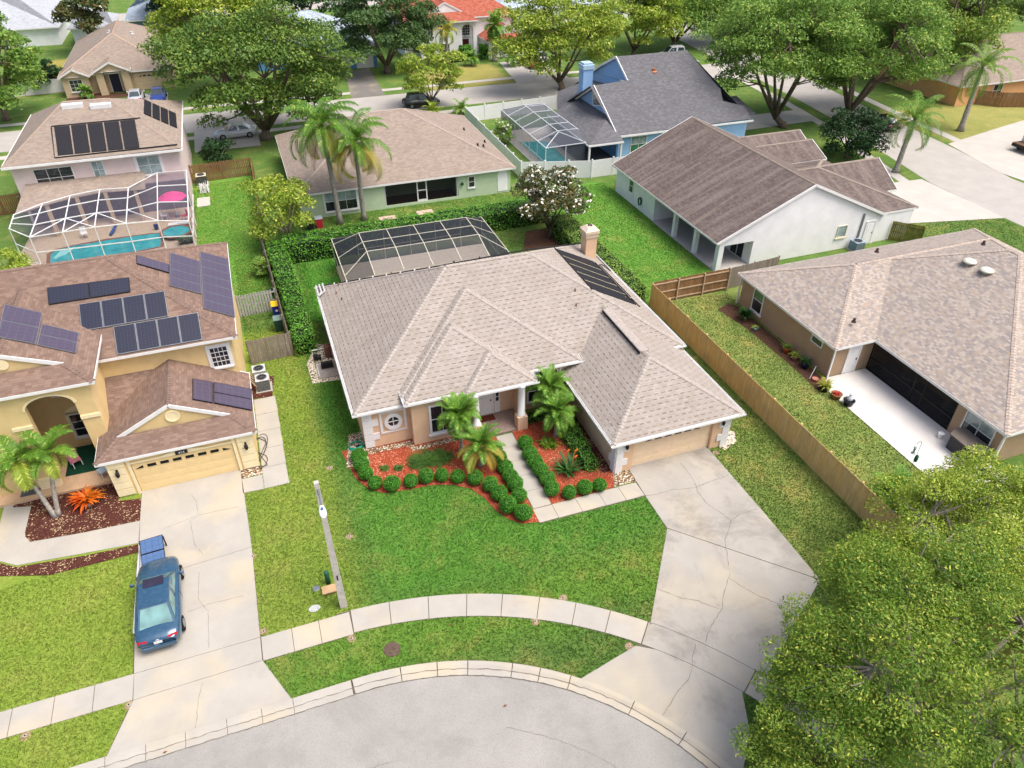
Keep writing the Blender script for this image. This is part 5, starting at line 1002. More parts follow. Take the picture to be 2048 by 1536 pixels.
# ------------------------------------------------------------------ plants
def leaf_cloud(rng,P,D,size,aspect=.5,up=.5,jit=.7,var=.35):
    """one diamond leaf at each P; D = outward direction"""
    n=len(P); N=D*.7+np.array([0,0,up])+rng.normal(0,jit,(n,3)); N/=np.linalg.norm(N,axis=1)[:,None]
    A=rng.normal(0,1,(n,3)); A-=N*(A*N).sum(1)[:,None]; A/=np.linalg.norm(A,axis=1)[:,None]; Bv=np.cross(N,A)
    s=size*(1+rng.uniform(-var,var,n))[:,None]
    V=np.stack([P-A*s/2,P+Bv*s*aspect/2-N*s*.06,P+A*s/2,P-Bv*s*aspect/2-N*s*.06],1).reshape(-1,3)
    return V,np.arange(4*n).reshape(n,4)
def tree(name,label,base,crown,rad,nleaf,lsize,lmat,seed,trunk_r=.3,fork=.35,bark=None,K=60,clump=.27,zmin=-.8,limbs=5,aspect=.5,flowers=0,top=None,stems=1,up=.5,lean=(0,0)):
    """base xyz, crown = crown centre relative to base, rad = radii"""
    rng=np.random.default_rng(seed); rnd=random.Random(seed); root=thing(name,label,'tree',base,group='trees')
    c=np.array(crown,float); rad=np.array(rad,float); cs=[]
    while len(cs)<K:
        d=rng.normal(0,1,3); d/=np.linalg.norm(d)
        if d[2]<zmin: continue
        q=rng.uniform(.45,.86)**.8; cs.append(d*q*(1+.12*math.sin(3*math.atan2(d[1],d[0])+seed)))
    cs=np.array(cs); rc=clump*rng.uniform(.65,1.25,K); w_=rc**2; w_/=w_.sum()
    idx=rng.choice(K,nleaf,p=w_); D=rng.normal(0,1,(nleaf,3)); D[:,2]=np.abs(D[:,2])*1.0-.25*rng.random(nleaf); D/=np.linalg.norm(D,axis=1)[:,None]
    rr=rng.uniform(.25,1,nleaf)**.45; P=c+(cs[idx]+D*(rc[idx]*rr)[:,None]*np.array([1,1,.8]))*rad
    V,Fq=leaf_cloud(rng,P,D,lsize,aspect,up); me=arr_mesh('crown',V,Fq); me.materials.append(lmat); obj('crown',me,lmat,root)
    fk=np.array([c[0]*.5+lean[0],c[1]*.5+lean[1],max(1.,(c[2]-rad[2])*1.0+fork*rad[2]*.3)])
    bark=bark or BARK
    for s in range(stems):
        off=np.array([rnd.uniform(-.4,.4),rnd.uniform(-.4,.4),0])*(0 if stems==1 else 1); m=MB(); mid=fk*.5+np.array([rnd.uniform(-.15,.15),rnd.uniform(-.15,.15),0])
        m.tube([(base[0]+off[0],base[1]+off[1],base[2]-.05),(base[0]+off[0]*.8,base[1]+off[1]*.8,base[2]+.4),tuple(np.array(base)+mid+off),tuple(np.array(base)+fk+off)],[trunk_r*1.4,trunk_r*1.05,trunk_r*.9,trunk_r*.75],9); obj('trunk',m,bark,root,smooth=True)
    m=MB(); B0=np.array(base)+fk; tips=[]
    for i in range(limbs):
        a=2*PI*(i+rnd.random()*.6)/limbs; e=B0+0; tgt=np.array(base)+c+np.array([math.cos(a)*rad[0]*.5,math.sin(a)*rad[1]*.5,rad[2]*rnd.uniform(-.1,.35)])
        p1=B0+(tgt-B0)*.45+np.array([0,0,-.08*rad[2]]); m.tube([tuple(B0-np.array([0,0,.2])),tuple(p1),tuple(tgt)],[trunk_r*.6,trunk_r*.42,trunk_r*.2],6); tips+= [p1,tgt]
    T=np.array(tips)
    for k in range(K):
        q=np.array(base)+c+cs[k]*rad; j=int(np.argmin(((T-q)**2).sum(1))); a=T[j]; mid=(a+q)/2+np.array([rnd.uniform(-.3,.3),rnd.uniform(-.3,.3),-.2])
        m.tube([tuple(a),tuple(mid),tuple(q)],[trunk_r*.22,trunk_r*.14,trunk_r*.05],4,cap=False)
    obj('limbs',m,bark,root,smooth=True)
    if flowers:
        k=rng.choice(nleaf,flowers); Pf=P[k]+D[k]*.12; V,Fq=leaf_cloud(rng,np.repeat(Pf,5,0)+rng.normal(0,.05,(flowers*5,3)),np.repeat(D[k],5,0),.16,.8,.8,.5); me=arr_mesh('flower',V,Fq); me.materials.append(FLOWER); o=obj('flower',me,FLOWER,root); o['kind']='stuff'
    return root
def frond_mesh(name,L,t0,droop,nl,ll,wd,mat,seed,hang=.5,curl=.35,vfold=.35):
    rng=np.random.default_rng(seed); n=nl; ts=np.linspace(0,1,24); th=t0-droop*ts**1.25; dx=np.cos(th)*L/23; dz=np.sin(th)*L/23
    x=np.concatenate([[0],np.cumsum(dx[:-1])]); z=np.concatenate([[0],np.cumsum(dz[:-1])])
    V=[];Fq=[]
    def quad(a,b,c,d): k=len(V); V.extend([a,b,c,d]); Fq.append((k,k+1,k+2,k+3))
    for i in range(0,23):
        w=.035*(1-i/24)*L/2+.008; quad((x[i],-w,z[i]),(x[i+1],-w*.95,z[i+1]),(x[i+1],w*.95,z[i+1]),(x[i],w,z[i]))
    for i in range(n):
        t=.14+.86*(i+rng.uniform(-.2,.2))/n; t=min(max(t,0),1); px=np.interp(t,ts,x); pz=np.interp(t,ts,z); tt=np.interp(t,ts,th)
        l=ll*(math.sin(PI*min(1,(t*.86+.14)))**.55)*rng.uniform(.85,1.1)
        for s in (-1,1):
            f=.35+.5*t; ax=np.array([math.cos(tt),0,math.sin(tt)]); nn=np.array([-math.sin(tt),0,math.cos(tt)])
            d1=ax*f+np.array([0,s,0])*(1-.35*t)+nn*(vfold+rng.uniform(-.12,.12)); d1/=np.linalg.norm(d1)
            d2=d1+np.array([0,0,-hang*(1+rng.uniform(-.2,.2))]); d2/=np.linalg.norm(d2)
            p=np.array([px,0,pz]); m_=p+d1*l*.5; e=m_+d2*l*.5; w=ax*wd*.5
            quad(tuple(p-w*.5),tuple(p+w*.5),tuple(m_+w),tuple(m_-w)); quad(tuple(m_-w),tuple(m_+w),tuple(e+w*.15),tuple(e-w*.15))
    me=arr_mesh(name,np.array(V),np.array(Fq)); me.materials.append(mat); return me
PALMN=[0]
def palm(label,pts,r,nf,L,mats,seed,droop=1.9,ll=.55,wd=.04,nl=36,hang=.7,dead=0,shaft=None,name='palm_tree',t_hi=1.25,t_lo=-.25,bark=None,coconut=False):
    """pts: trunk centre line in the world"""
    rnd=random.Random(seed); root=thing(name,label,'palm',pts[0],group='palms')
    m=MB(); k=len(pts); P=[]
    for i in range(k-1):
        for j in range(5): t=j/5; P.append(tuple(pts[i][a]+(pts[i+1][a]-pts[i][a])*t for a in range(3)))
    P.append(pts[-1]); rr=[r*(1.35-.45*i/len(P))*(1.5 if i==0 else 1)*(1+.06*(i%2)) for i in range(len(P))]
    m.tube(P,rr,8); obj('trunk',m,bark or BARKP,root,smooth=True)
    top=Vector(pts[-1]); V=[frond_mesh('frond',L*rnd.uniform(.9,1.05),t_hi-(t_hi-t_lo)*i/4,droop*(.75+.1*i),nl,ll,wd,mats[min(i*len(mats)//5,len(mats)-1)],seed*7+i,hang) for i in range(5)]
    if shaft: m=MB(); d=(top-Vector(pts[-2])).normalized(); m.tube([tuple(top-d*.1),tuple(top+d*shaft)],[r*1.2,r*.6],8); obj('crownshaft',m,LF_PALM,root,smooth=True)
    for i in range(nf):
        t=i/nf; v=V[min(4,int(t*5))]; o=bpy.data.objects.new('frond',v); COL.objects.link(o); o.parent=root; o.location=top-Vector(pts[0])+Vector((0,0,rnd.uniform(-.1,.1)+(shaft or 0)*.6))
        o.rotation_euler=(rnd.uniform(-.18,.18),rnd.uniform(-.12,.12),i*2.399+rnd.uniform(-.2,.2)); s=rnd.uniform(.85,1.1); o.scale=(s,s,s)
    if dead:
        dv=frond_mesh('dead_frond',L*.8,-.7,.9,24,ll*.8,wd,LF_PALMD,seed+99,1.2)
        for i in range(dead): o=bpy.data.objects.new('dead_frond',dv); COL.objects.link(o); o.parent=root; o.location=top-Vector(pts[0])-Vector((0,0,.25)); o.rotation_euler=(0,0,rnd.uniform(0,6.28))
    return root
def at_h(px,py,gx,gy):
    """height at which the vertical over ground point (gx,gy) passes image row py"""
    best=None
    for i in range(400):
        z=i*.05; c,s=math.cos(TH),math.sin(TH); yy=gx*math.sin(AZ)+gy*math.cos(AZ); cf=yy*c-(z-CH)*s; cu=yy*s+(z-CH)*c; q=768-F*cu/cf
        if q<=py: return z
    return 20
# --- big trees: base pixel on the ground, crown given in metres
def T_(px,py): return G(px,py)
tree('oak_tree','huge spreading oak behind the pink house, over the street',T_(533,278),(.3,1,7.6),(10.6,9.0,7.2),44000,.36,LF_OAKM,3,.55,K=110,clump=.21,limbs=7,fork=-1.2)
tree('oak_tree','lighter yellow-green oak just behind the huge oak','' or (-1.5,110,0),(0,0,8.6),(8.2,7.5,6.6),18000,.45,LF_YG,4,.5,K=80,clump=.23)
tree('shade_tree','bushy green tree at the left edge by the white fence',(-27.5,106,0),(0,0,7),(6.8,6.5,6.0),15000,.45,LF_MID,5,.4,K=70,clump=.25,zmin=-.8)
tree('magnolia_tree','dark broadleaf tree behind the small tan house',(-20.5,141,0),(0,0,6.5),(4.8,4.6,4.6),5000,.6,LF_MAG,6,.3,K=45,clump=.3,flowers=60)
tree('shade_tree','dark green tree behind the tan house, beside the huge oak',(-7,150,0),(0,0,7),(6.5,6,6),8000,.6,LF_DARK,7,.4,K=55)
tree('oak_tree','dense dark grey-green oak shading the light blue house',(21,112.5,0),(0,1,6.8),(8.3,7.0,6.4),28000,.38,LF_OAKD,8,.45,K=90,clump=.22,zmin=-.7)
tree('street_tree','small airy bright green tree above the dark parked car',(22.5,93.0,0),(.3,.5,4.2),(4.7,4.3,3.4),6500,.34,LF_YG,9,.15,K=48,clump=.24,limbs=6)
tree('oak_tree','loose yellow-green oak on the street corner behind the blue house',T_(1122,180),(0,1.5,6.6),(9.5,8,6.4),28000,.36,LF_YG,10,.4,K=95,clump=.21,zmin=-.6,stems=2)
tree('oak_tree','yellow-green oak behind the blue house ridge',(60,110,0),(0,0,6.3),(9,7,6.4),18000,.42,LF_YG,11,.35,K=70,clump=.23,stems=3)
tree('oak_tree','second far oak beyond the blue house, nearest the road bend',(68,112,0),(2,2,7.0),(9.5,7.5,7),18000,.42,LF_MID,21,.4,K=70)
tree('oak_tree','large forked oak beside the grey-roofed white house',T_(1565,255),(-1.0,2,9.0),(9.5,8.5,6.4),40000,.32,LF_MID,12,.42,K=130,clump=.21,limbs=6,fork=-1.0)
tree('oak_tree','largest round oak overhanging the right-hand street',(67.5,71,0),(3.8,1.5,8.2),(10.2,9,7.4),48000,.32,LF_MID,13,.5,K=150,clump=.2,limbs=7,fork=-.8,stems=2)
tree('oak_tree','dark green oak at the top right corner',(88.5,80,0),(1,0,9.2),(9,8,7.2),28000,.38,LF_OAK,14,.4,K=85)
tree('oak_tree','background oak at the top right behind the dark oak',(98,98,0),(0,0,8),(11,9,8),18000,.5,LF_OAK,15,.4,K=60)
tree('oak_tree','background oak filling the top edge right of centre',(84,112,0),(0,0,8),(12,9,8),22000,.48,LF_MID,16,.4,K=70)
tree('oak_tree','leafy oak in the very top right corner behind the orange house roof',(108,92,0),(0,0,8),(11,9,8),18000,.5,LF_OAKM,30,.4,K=75)
tree('oak_tree','background tree along the far street, left of the red roof',(14,150,0),(0,0,6),(7,6,5),6000,.6,LF_DARK,17,.3,K=45)
tree('oak_tree','background tree at the top edge beyond the oak crown',(2,160,0),(0,0,7),(7,6,5.5),6000,.6,LF_OAK,18,.3,K=45)
tree('round_shrub_tree','very dark rounded shrub tree behind the white house garage',(60.0,60.6,0),(0,0,2.7),(3.4,3.2,2.7),9000,.3,LF_DARK,19,.2,K=50,clump=.34,zmin=-.9)
tree('dark_bush','dark bush beside the trunk of the huge oak',(-3.6,80,0),(0,0,1.6),(1.9,1.7,1.6),2500,.28,LF_DARK,20,.1,K=25,clump=.4,zmin=-.9)
tree('yellow_green_tree','leaning yellow-green tree between the hedge and the mint green house',(2.0,58.8,0),(-1.2,1.2,3.3),(3.2,3.6,2.9),7000,.24,LF_YG,22,.12,K=42,clump=.3,limbs=6,bark=plain('pale_bark','a89a86',.9,.2,6))
tree('magnolia_tree','magnolia covered in white blossoms behind the chimney',T_(1098,478),(.1,.4,3.7),(3.3,3.1,3.0),8500,.25,LF_MAG,23,.14,K=50,clump=.27,flowers=420,limbs=6,bark=BARKD,up=.3)
tree('foreground_tree','large foreground tree filling the lower right corner',(19.3,8.3,0),(-.2,0,4.4),(6.4,6.0,3.5),105000,.12,LF_NEAR,24,.3,K=210,clump=.14,bark=BARKL,limbs=9,aspect=.42,zmin=-.35,up=.45)
tree('foreground_tree','tree behind the foreground tree, against the patio of the tan-brown house',(26.4,12.9,0),(0,.2,3.5),(5.4,4.6,2.9),60000,.13,LF_YG,25,.25,K=160,clump=.17,bark=BARKL,limbs=8,aspect=.42)
tree('foreground_tree','low leafy tree at the bottom edge beside the broad driveway apron',(14.9,8.6,0),(-.3,0,2.7),(3.1,2.8,2.2),30000,.11,LF_NEAR,29,.12,K=85,clump=.2,limbs=5,aspect=.42)
tree('shrub_tree','yellow-green shrub at the left edge below the white pool cage',(-19.4,59.2,0),(0,0,1.6),(1.7,1.6,1.5),2500,.2,LF_YG,26,.08,K=25,clump=.4,zmin=-.8)
tree('shrub_tree','flowering shrub inside the white fence beside the blue house cage',(26.6,77.5,0),(0,0,1.4),(.9,2.0,1.3),1800,.24,LF_MID,27,.06,K=25,clump=.4,zmin=-.8,flowers=60)
tree('dark_bush','bushy tree by the white fence at the far left, behind the palm leaf',(-24.3,118,0),(0,0,2.2),(2.2,2.2,2.2),2200,.4,LF_DARK,28,.1,K=25,clump=.4,zmin=-.8)
# --- palms
def PT(b,top,z): g=G(*b); t=G(top[0],top[1],z); return [g,((g[0]*.6+t[0]*.4)+.12,(g[1]*.6+t[1]*.4)+.1,z*.45),t]
LP=[LF_PALM,LF_PALM,LF_PALMY]
palm('tall queen palm in front of the mint green house, left one',[(6.05,62.0,0),(5.9,62.0,4.3),(5.7,62.0,8.6)],.17,28,4.3,LP,31,2.3,1.0,.06,52,1.3,5)
palm('queen palm in front of the mint green house, right one with yellowing fronds',[(8.2,62.2,0),(8.2,62.1,3.4),(8.2,62.0,6.9)],.16,26,4.0,[LF_PALM,LF_PALM,LF_PALMY,LF_PALMY],32,2.3,.95,.06,52,1.3,4)
palm('leaning queen palm beside the right-hand street, drooping fronds',[(61.8,55.4,0),(61.9,55.4,2.6),(62.2,55.5,5.2)],.2,20,3.9,[LF_PALM],33,2.2,.8,.07,34,1.1,1)
palm('tall leaning palm on the dry lawn at the far right',[(78.8,63.5,0),(79.0,63.7,3.5),(79.2,63.9,6.8)],.22,18,4.2,[LF_MID],34,2.0,.9,.09,32,.9)
palm('pygmy date palm in front of the tall window',[(7.6,29.5,0),(7.62,29.55,1.3),(7.58,29.6,2.5)],.08,34,1.45,[LF_PALM],35,1.5,.4,.036,46,.18,2,t_hi=1.35,t_lo=-.15)
palm('arching pygmy date palm above the round shrubs beside the front walk',[(8.25,28.0,0),(8.28,28.0,.8),(8.28,27.95,1.45)],.1,26,1.6,[LF_PALM,LF_PALMY],36,1.5,.4,.036,46,.18,1,t_hi=1.35,t_lo=-.15)
palm('pygmy date palm against the arched window',[(13.2,30.2,0),(13.2,30.25,1.2),(13.2,30.3,2.35)],.08,34,1.5,[LF_PALM],37,1.5,.4,.036,46,.18,2,t_hi=1.35,t_lo=-.15)
palm('feathery pygmy date palm beside the garage wall',[(13.05,28.95,0),(13.05,28.9,.9),(13.05,28.9,1.7)],.09,30,1.5,[LF_PALM],38,1.5,.4,.036,46,.18,1,t_hi=1.35,t_lo=-.15)
palm('left stem of the twin christmas palms by the yellow porch',[(-13.1,31.7,0),(-13.45,32.2,1.5),(-13.85,32.7,2.9)],.09,13,1.9,[LF_PALM,LF_YG],39,1.9,.55,.06,34,.5,0,.5,t_hi=1.1,t_lo=-.2)
palm('right stem of the twin christmas palms by the yellow porch',[(-12.95,31.75,0),(-12.75,32.2,1.5),(-12.5,32.7,2.9)],.09,13,1.9,[LF_PALM,LF_YG],40,1.9,.55,.06,34,.5,0,.5,t_hi=1.1,t_lo=-.2)
palm('slim palm with golden drooping fronds before the red-roofed house',[(29.9,111.5,0),(29.9,111.5,3),(29.9,111.5,5.2)],.18,14,2.6,[LF_PALMY,LF_YG],41,2.3,.8,.12,22,1.3)
palm('stout fan palm in front of the red-roofed house',[(38.1,114.0,0),(38.1,114,2.6),(38.1,114,5.0)],.3,24,2.3,[LF_PALM],42,1.5,1.0,.16,16,.4,4,t_hi=1.4,t_lo=-.9)
palm('low small palm on the dry lawn of the red-roofed house',[(34.0,112.6,0),(34,112.6,.6),(34,112.6,1.2)],.2,16,1.6,[LF_PALM],43,1.4,.5,.12,18,.4)
palm('low palm beside the red parked car',[(39.6,110.4,0),(39.6,110.4,.6),(39.6,110.4,1.3)],.2,16,2.0,[LF_MID],44,1.6,.6,.12,18,.4)
palm('broad low palm behind the fence, half under the foreground tree',[(26.9,18.2,0),(26.9,18.2,.4),(26.9,18.2,.9)],.12,22,1.6,[LF_PALM],45,1.6,.5,.04,34,.4)
palm('small palm in front of the tan house window',[(-19.0,112.6,0),(-19,112.6,.4),(-19,112.6,.9)],.14,14,1.3,[LF_PALM],46,1.5,.5,.12,16,.4)
palm('lower ornamental palm by the street car',[(22.0,90.2,0),(22,90.2,.2),(22,90.2,.6)],.14,14,1.7,[LF_YG],47,1.5,.5,.1,16,.4)
palm('second low ornamental palm behind the mint house ridge',[(25.4,89.6,0),(25.4,89.6,.2),(25.4,89.6,.6)],.14,14,1.7,[LF_MID],48,1.5,.5,.1,16,.4)
# --- hedges: dark core and a skin of leaves
def hedge(label,p2,h,n,size,mat,seed,name='hedge'):
    rng=np.random.default_rng(seed); c=(sum(p[0] for p in p2)/len(p2),sum(p[1] for p in p2)/len(p2)); root=thing(name,label,'hedge',(c[0],c[1],0))
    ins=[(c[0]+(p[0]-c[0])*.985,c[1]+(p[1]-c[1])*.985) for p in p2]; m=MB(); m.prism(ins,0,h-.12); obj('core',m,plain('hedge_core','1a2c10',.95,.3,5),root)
    per=[math.dist(p2[i],p2[(i+1)%len(p2)]) for i in range(len(p2))]; area=abs(sum(p2[i][0]*p2[(i+1)%len(p2)][1]-p2[(i+1)%len(p2)][0]*p2[i][1] for i in range(len(p2))))/2
    nt=int(n*area/(area+sum(per)*h)); xs=[p[0] for p in p2]; ys=[p[1] for p in p2]; P=[];D=[]
    def inside(x,y):
        r=False; j=len(p2)-1
        for i in range(len(p2)):
            if (p2[i][1]>y)!=(p2[j][1]>y) and x<(p2[j][0]-p2[i][0])*(y-p2[i][1])/(p2[j][1]-p2[i][1])+p2[i][0]: r=not r
            j=i
        return r
    while len(P)<nt:
        x=rng.uniform(min(xs),max(xs)); y=rng.uniform(min(ys),max(ys))
        if inside(x,y): P.append((x,y,h+.10*math.sin(x*2.3+y*1.7)*math.sin(y*2.9-x)+rng.normal(0,.06))); D.append((rng.normal(0,.3),rng.normal(0,.3),1))
    for i in range(len(p2)):
        a,b=p2[i],p2[(i+1)%len(p2)]; k=int((n-nt)*per[i]/sum(per)); nx,ny=(b[1]-a[1])/per[i],-(b[0]-a[0])/per[i]
        s=1 if (nx*((a[0]+b[0])/2-c[0])+ny*((a[1]+b[1])/2-c[1]))>0 else -1
        for _ in range(k): t=rng.random(); z=rng.uniform(.02,h); o=rng.normal(.02,.07)+.06*math.sin(t*per[i]*3+z*4); P.append((a[0]+(b[0]-a[0])*t+nx*s*o,a[1]+(b[1]-a[1])*t+ny*s*o,z)); D.append((nx*s,ny*s,.3))
    V,Fq=leaf_cloud(rng,np.array(P)-np.array([c[0],c[1],0]),np.array(D),size,.6,.4,.5); me=arr_mesh('foliage',V,Fq); me.materials.append(mat); obj('foliage',me,mat,root); return root
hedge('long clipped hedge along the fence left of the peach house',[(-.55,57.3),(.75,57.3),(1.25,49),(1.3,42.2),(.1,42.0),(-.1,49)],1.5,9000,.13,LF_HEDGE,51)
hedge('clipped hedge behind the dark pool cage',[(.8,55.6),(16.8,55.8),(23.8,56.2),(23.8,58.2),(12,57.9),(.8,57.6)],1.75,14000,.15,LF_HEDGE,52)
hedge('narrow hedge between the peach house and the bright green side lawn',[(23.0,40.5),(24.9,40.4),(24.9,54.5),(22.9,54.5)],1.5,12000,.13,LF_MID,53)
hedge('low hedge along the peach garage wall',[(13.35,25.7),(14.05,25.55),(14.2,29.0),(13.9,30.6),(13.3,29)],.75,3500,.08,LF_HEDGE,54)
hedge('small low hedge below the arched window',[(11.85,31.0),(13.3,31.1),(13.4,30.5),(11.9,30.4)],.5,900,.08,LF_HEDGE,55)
hedge('boxy hedge left of the red-roofed house door',[(33.3,117.2),(35.0,117.2),(35.0,115.6),(33.3,115.6)],2.0,900,.3,LF_HEDGE,56); hedge('boxy hedge right of the red-roofed house door',[(36.6,117.2),(37.6,117.2),(37.6,115.6),(36.6,115.6)],1.9,600,.3,LF_HEDGE,57); hedge('low hedge along the red-roofed house wall',[(28,116.6),(33,116.6),(33,115.4),(28,115.4)],.7,700,.3,LF_DARK,58)
# --- round clipped shrubs
def ball_proto(seed):
    rng=np.random.default_rng(seed); n=2600; D=rng.normal(0,1,(n,3)); D/=np.linalg.norm(D,axis=1)[:,None]; D=D[D[:,2]>-.75]; n=len(D)
    rr=.42*(1+.035*np.sin(D[:,0]*7+seed)*np.sin(D[:,1]*6)+rng.normal(0,.025,n)); V,Fq=leaf_cloud(rng,D*rr[:,None]*np.array([1,1,.94])+[0,0,.4],D,.05,.6,.2,.45)
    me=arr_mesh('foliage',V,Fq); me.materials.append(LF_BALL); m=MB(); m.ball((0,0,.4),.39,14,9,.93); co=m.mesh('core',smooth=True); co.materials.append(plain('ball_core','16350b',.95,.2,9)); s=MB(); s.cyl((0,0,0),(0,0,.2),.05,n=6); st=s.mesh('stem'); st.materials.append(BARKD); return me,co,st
BP=[ball_proto(61+k) for k in range(5)]
rowA=[(715.8,912),(722,927),(732,946),(748.9,962.8),(783.6,964.9),(820,959),(851.7,951.4),(884.7,948.9),(916.5,951.4),(950.7,955.2),(980,966.6),(999.7,984.4),(1016,1009.8),(1045.7,1025)]
rowB=[(989,895),(1000,916),(1011,933.6),(1020,950),(1030.5,966.6),(1039,989.5)]
rowC=[(1050.8,882.8),(1061,904.4),(1070.6,922),(1081,938.7),(1094,955),(1105,975.5),(1138.4,981.9),(1170,974),(1199,968)]
ORD=['first','second','third','fourth','fifth','sixth','seventh','eighth','ninth','tenth','eleventh','twelfth','thirteenth','last']
rb=random.Random(5)
for rows,txt in ((rowA,'%s clipped ball shrub from the hose corner along the curved lawn edge'),(rowB,'%s clipped ball shrub from the porch along the left side of the front walk'),(rowC,'%s clipped ball shrub from the porch column around the right-hand bed')):
    for i,(px_,py_) in enumerate(rows):
        g_=G(px_,py_,.42); me,co,st=BP[(i*2+len(rows))%5]
        root=thing('ball_shrub',txt%ORD[i],'shrub',(g_[0],g_[1],.03),rb.uniform(0,6),'clipped ball shrubs'); s=rb.uniform(.9,1.06)*(1.08 if py_>1000 else 1); root.scale=(s*rb.uniform(.93,1.06),s*rb.uniform(.93,1.06),s*rb.uniform(.86,1.0)); root.rotation_euler=(rb.uniform(-.1,.1),rb.uniform(-.1,.1),rb.uniform(0,6))
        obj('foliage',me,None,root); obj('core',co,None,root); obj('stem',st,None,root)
# --- strappy plants
def blades(name,label,loc,n,L,wd,mat,seed,spread=1.,bend=1.2,cat='plant',t0=1.25,rbase=.05):
    rng=np.random.default_rng(seed); V=[];Fq=[]
    for i in range(n):
        a=rng.uniform(0,6.283); l=L*rng.uniform(.65,1.1); th=t0-rng.uniform(0,.75)*spread; p=np.array([rng.normal(0,rbase),rng.normal(0,rbase),0]); side=np.array([-math.sin(a),math.cos(a),0]); K_=5; pr=None
        for k in range(K_+1):
            t=k/K_; w=wd*(1-t**2.2)*.5*(.6+.9*min(1,t*2.5)); c=[p-side*w,p+side*w]
            if pr is not None: j=len(V); V.extend([pr[0],pr[1],c[1],c[0]]); Fq.append((j,j+1,j+2,j+3))
            pr=c; tt=th-bend*t**1.4; p=p+np.array([math.cos(a)*math.cos(tt),math.sin(a)*math.cos(tt),math.sin(tt)])*l/K_
    me=arr_mesh(name,np.array(V),np.array(Fq)); me.materials.append(mat); o=bpy.data.objects.new(name,me); COL.objects.link(o); o.location=loc; return tag(o,label,cat)
LIR=leaf('leaf_liriope','44702a','6a8e3c','35602a',.3)
blades('liriope_clump','wide grassy clump left in the red mulch',G(838,925,.05)[:2]+(.03,),420,.55,.03,LIR,71,1.3,1.6,rbase=.22)
blades('liriope_clump','widest grassy clump in the middle of the red mulch',G(862,920,.05)[:2]+(.03,),520,.6,.03,LIR,72,1.3,1.6,rbase=.25)
blades('liriope_clump','grassy clump nearest the window palms',G(886,916,.05)[:2]+(.03,),380,.55,.03,LIR,73,1.3,1.6,rbase=.2)
blades('liriope_tuft','tiny grass tuft nearest the hose corner',G(769,938)[:2]+(.03,),120,.32,.03,LIR,74,1.4,1.5); blades('liriope_tuft','tiny grass tuft beside the grassy clumps',G(797,938)[:2]+(.03,),110,.32,.03,LIR,75,1.4,1.5)
blades('bird_of_paradise','bird of paradise plant with orange flowers in the right bed',G(1134,943)[:2]+(.03,),60,1.15,.11,LF_SPIKE,76,1.0,.9,rbase=.14)
for i,(dx,dy,dz) in enumerate(((.35,-.1,1.0),(.55,.3,1.05),(.1,.35,1.1))):
    g_=G(1134,943); one('paradise_flower',MB().bar((g_[0]+dx,g_[1]+dy,dz),(g_[0]+dx+.16,g_[1]+dy+.02,dz+.1),.05,.08).tube([(g_[0]+dx*.3,g_[1]+dy*.3,.1),(g_[0]+dx,g_[1]+dy,dz)],.012,5),plain('orange_bloom','e0682a',.6,.1),'orange bird of paradise bloom, '+('lowest','rightmost','topmost')[i]+' of three','flower',(g_[0]+dx*.3,g_[1]+dy*.3,.1))
blades('croton_plant','yellow-green croton shrub between the front walk and garage hedge',G(1097,890)[:2]+(.03,),120,.6,.07,leaf('leaf_croton','4a7a1c','8fa830','35601c'),77,1.2,1.1,rbase=.14)
blades('bromeliad','orange bromeliad in a pale pot in the dark mulch',G(178,1010)[:2]+(.30,),90,.95,.10,LF_ORA,78,1.15,1.3,rbase=.06)
g_=G(180,1012); one('plant_pot',MB().lathe([(.16,0),(.24,.28),(.25,.31),(.2,.31),(.18,.26)],g_,12),plain('pot_pale','b9a894',.8,.1),'pale hexagonal pot under the orange bromeliad','pot',g_,smooth=True)
blades('red_cordyline','bright red cordyline at the fence end',G(600,702),130,.75,.06,LF_REDL,79,1.2,1.2,rbase=.12)
blades('yucca_plant','spiky yucca by the corner window of the tan-brown house',(30.5,36.0,.35),220,.75,.045,LF_SPIKE,80,1.5,.5,t0=1.4); YS=bpy.data.objects[-1] if 0 else None; YO=[o for o in COL.objects if o.name.startswith('yucca_plant')][0]; obj('stem',MB().cyl((30.5,36,0),(30.5,36,.4),.1,.07),BARK,YO)
for i,(x,y) in enumerate(((26.1,22.0),(26.2,20.2),(25.9,24.2))): blades('weed_clump','green seedling along the inside of the wooden fence, '+('middle','nearest','farthest')[i]+' one',(x,y,0),60,.6,.06,LF_MID,82+i,1.2,1.)
# ------------------------------------------------------------------ fences
fw=thing('wooden_fence','long new tan picket fence between the peach house and the tan-brown house','fence',(25.1,28,0),group='wooden fences')
fence_run(fw,(25.1,40.1),(25.1,9.0),1.83,WOODN,.14,seed=3,side=1,post=2.4)
fw=thing('wooden_fence','short new tan fence with pale rails joining the long fence at the back','fence',(28.5,40.15,0),group='wooden fences')
fence_run(fw,(25.16,40.2),(31.7,40.2),1.83,WOODB,.14,seed=4,side=-1,post=2.3,postmat=plain('rail_pale','b8a184',.85,.15,6))
fw=thing('wooden_fence','weathered fence piece beside the tan-brown house corner','fence',(33,40.6,0),group='wooden fences'); fence_run(fw,(31.8,40.3),(36.5,40.7),1.75,WOODG,.14,seed=5)
fw=thing('wooden_fence','grey weathered plank fence between yellow and peach houses','fence',(-1.2,42.2,0),group='wooden fences'); fence_run(fw,(-2.85,42.2),(-.15,42.35),1.75,WOODG,.15,.012,seed=6,jit=.05)
fw=thing('wooden_fence','grey side fence beside the long clipped hedge','fence',(-.3,50,0),group='wooden fences'); fence_run(fw,(-.2,42.4),(-.75,57.6),1.7,WOODG,.15,.01,seed=7,side=1)
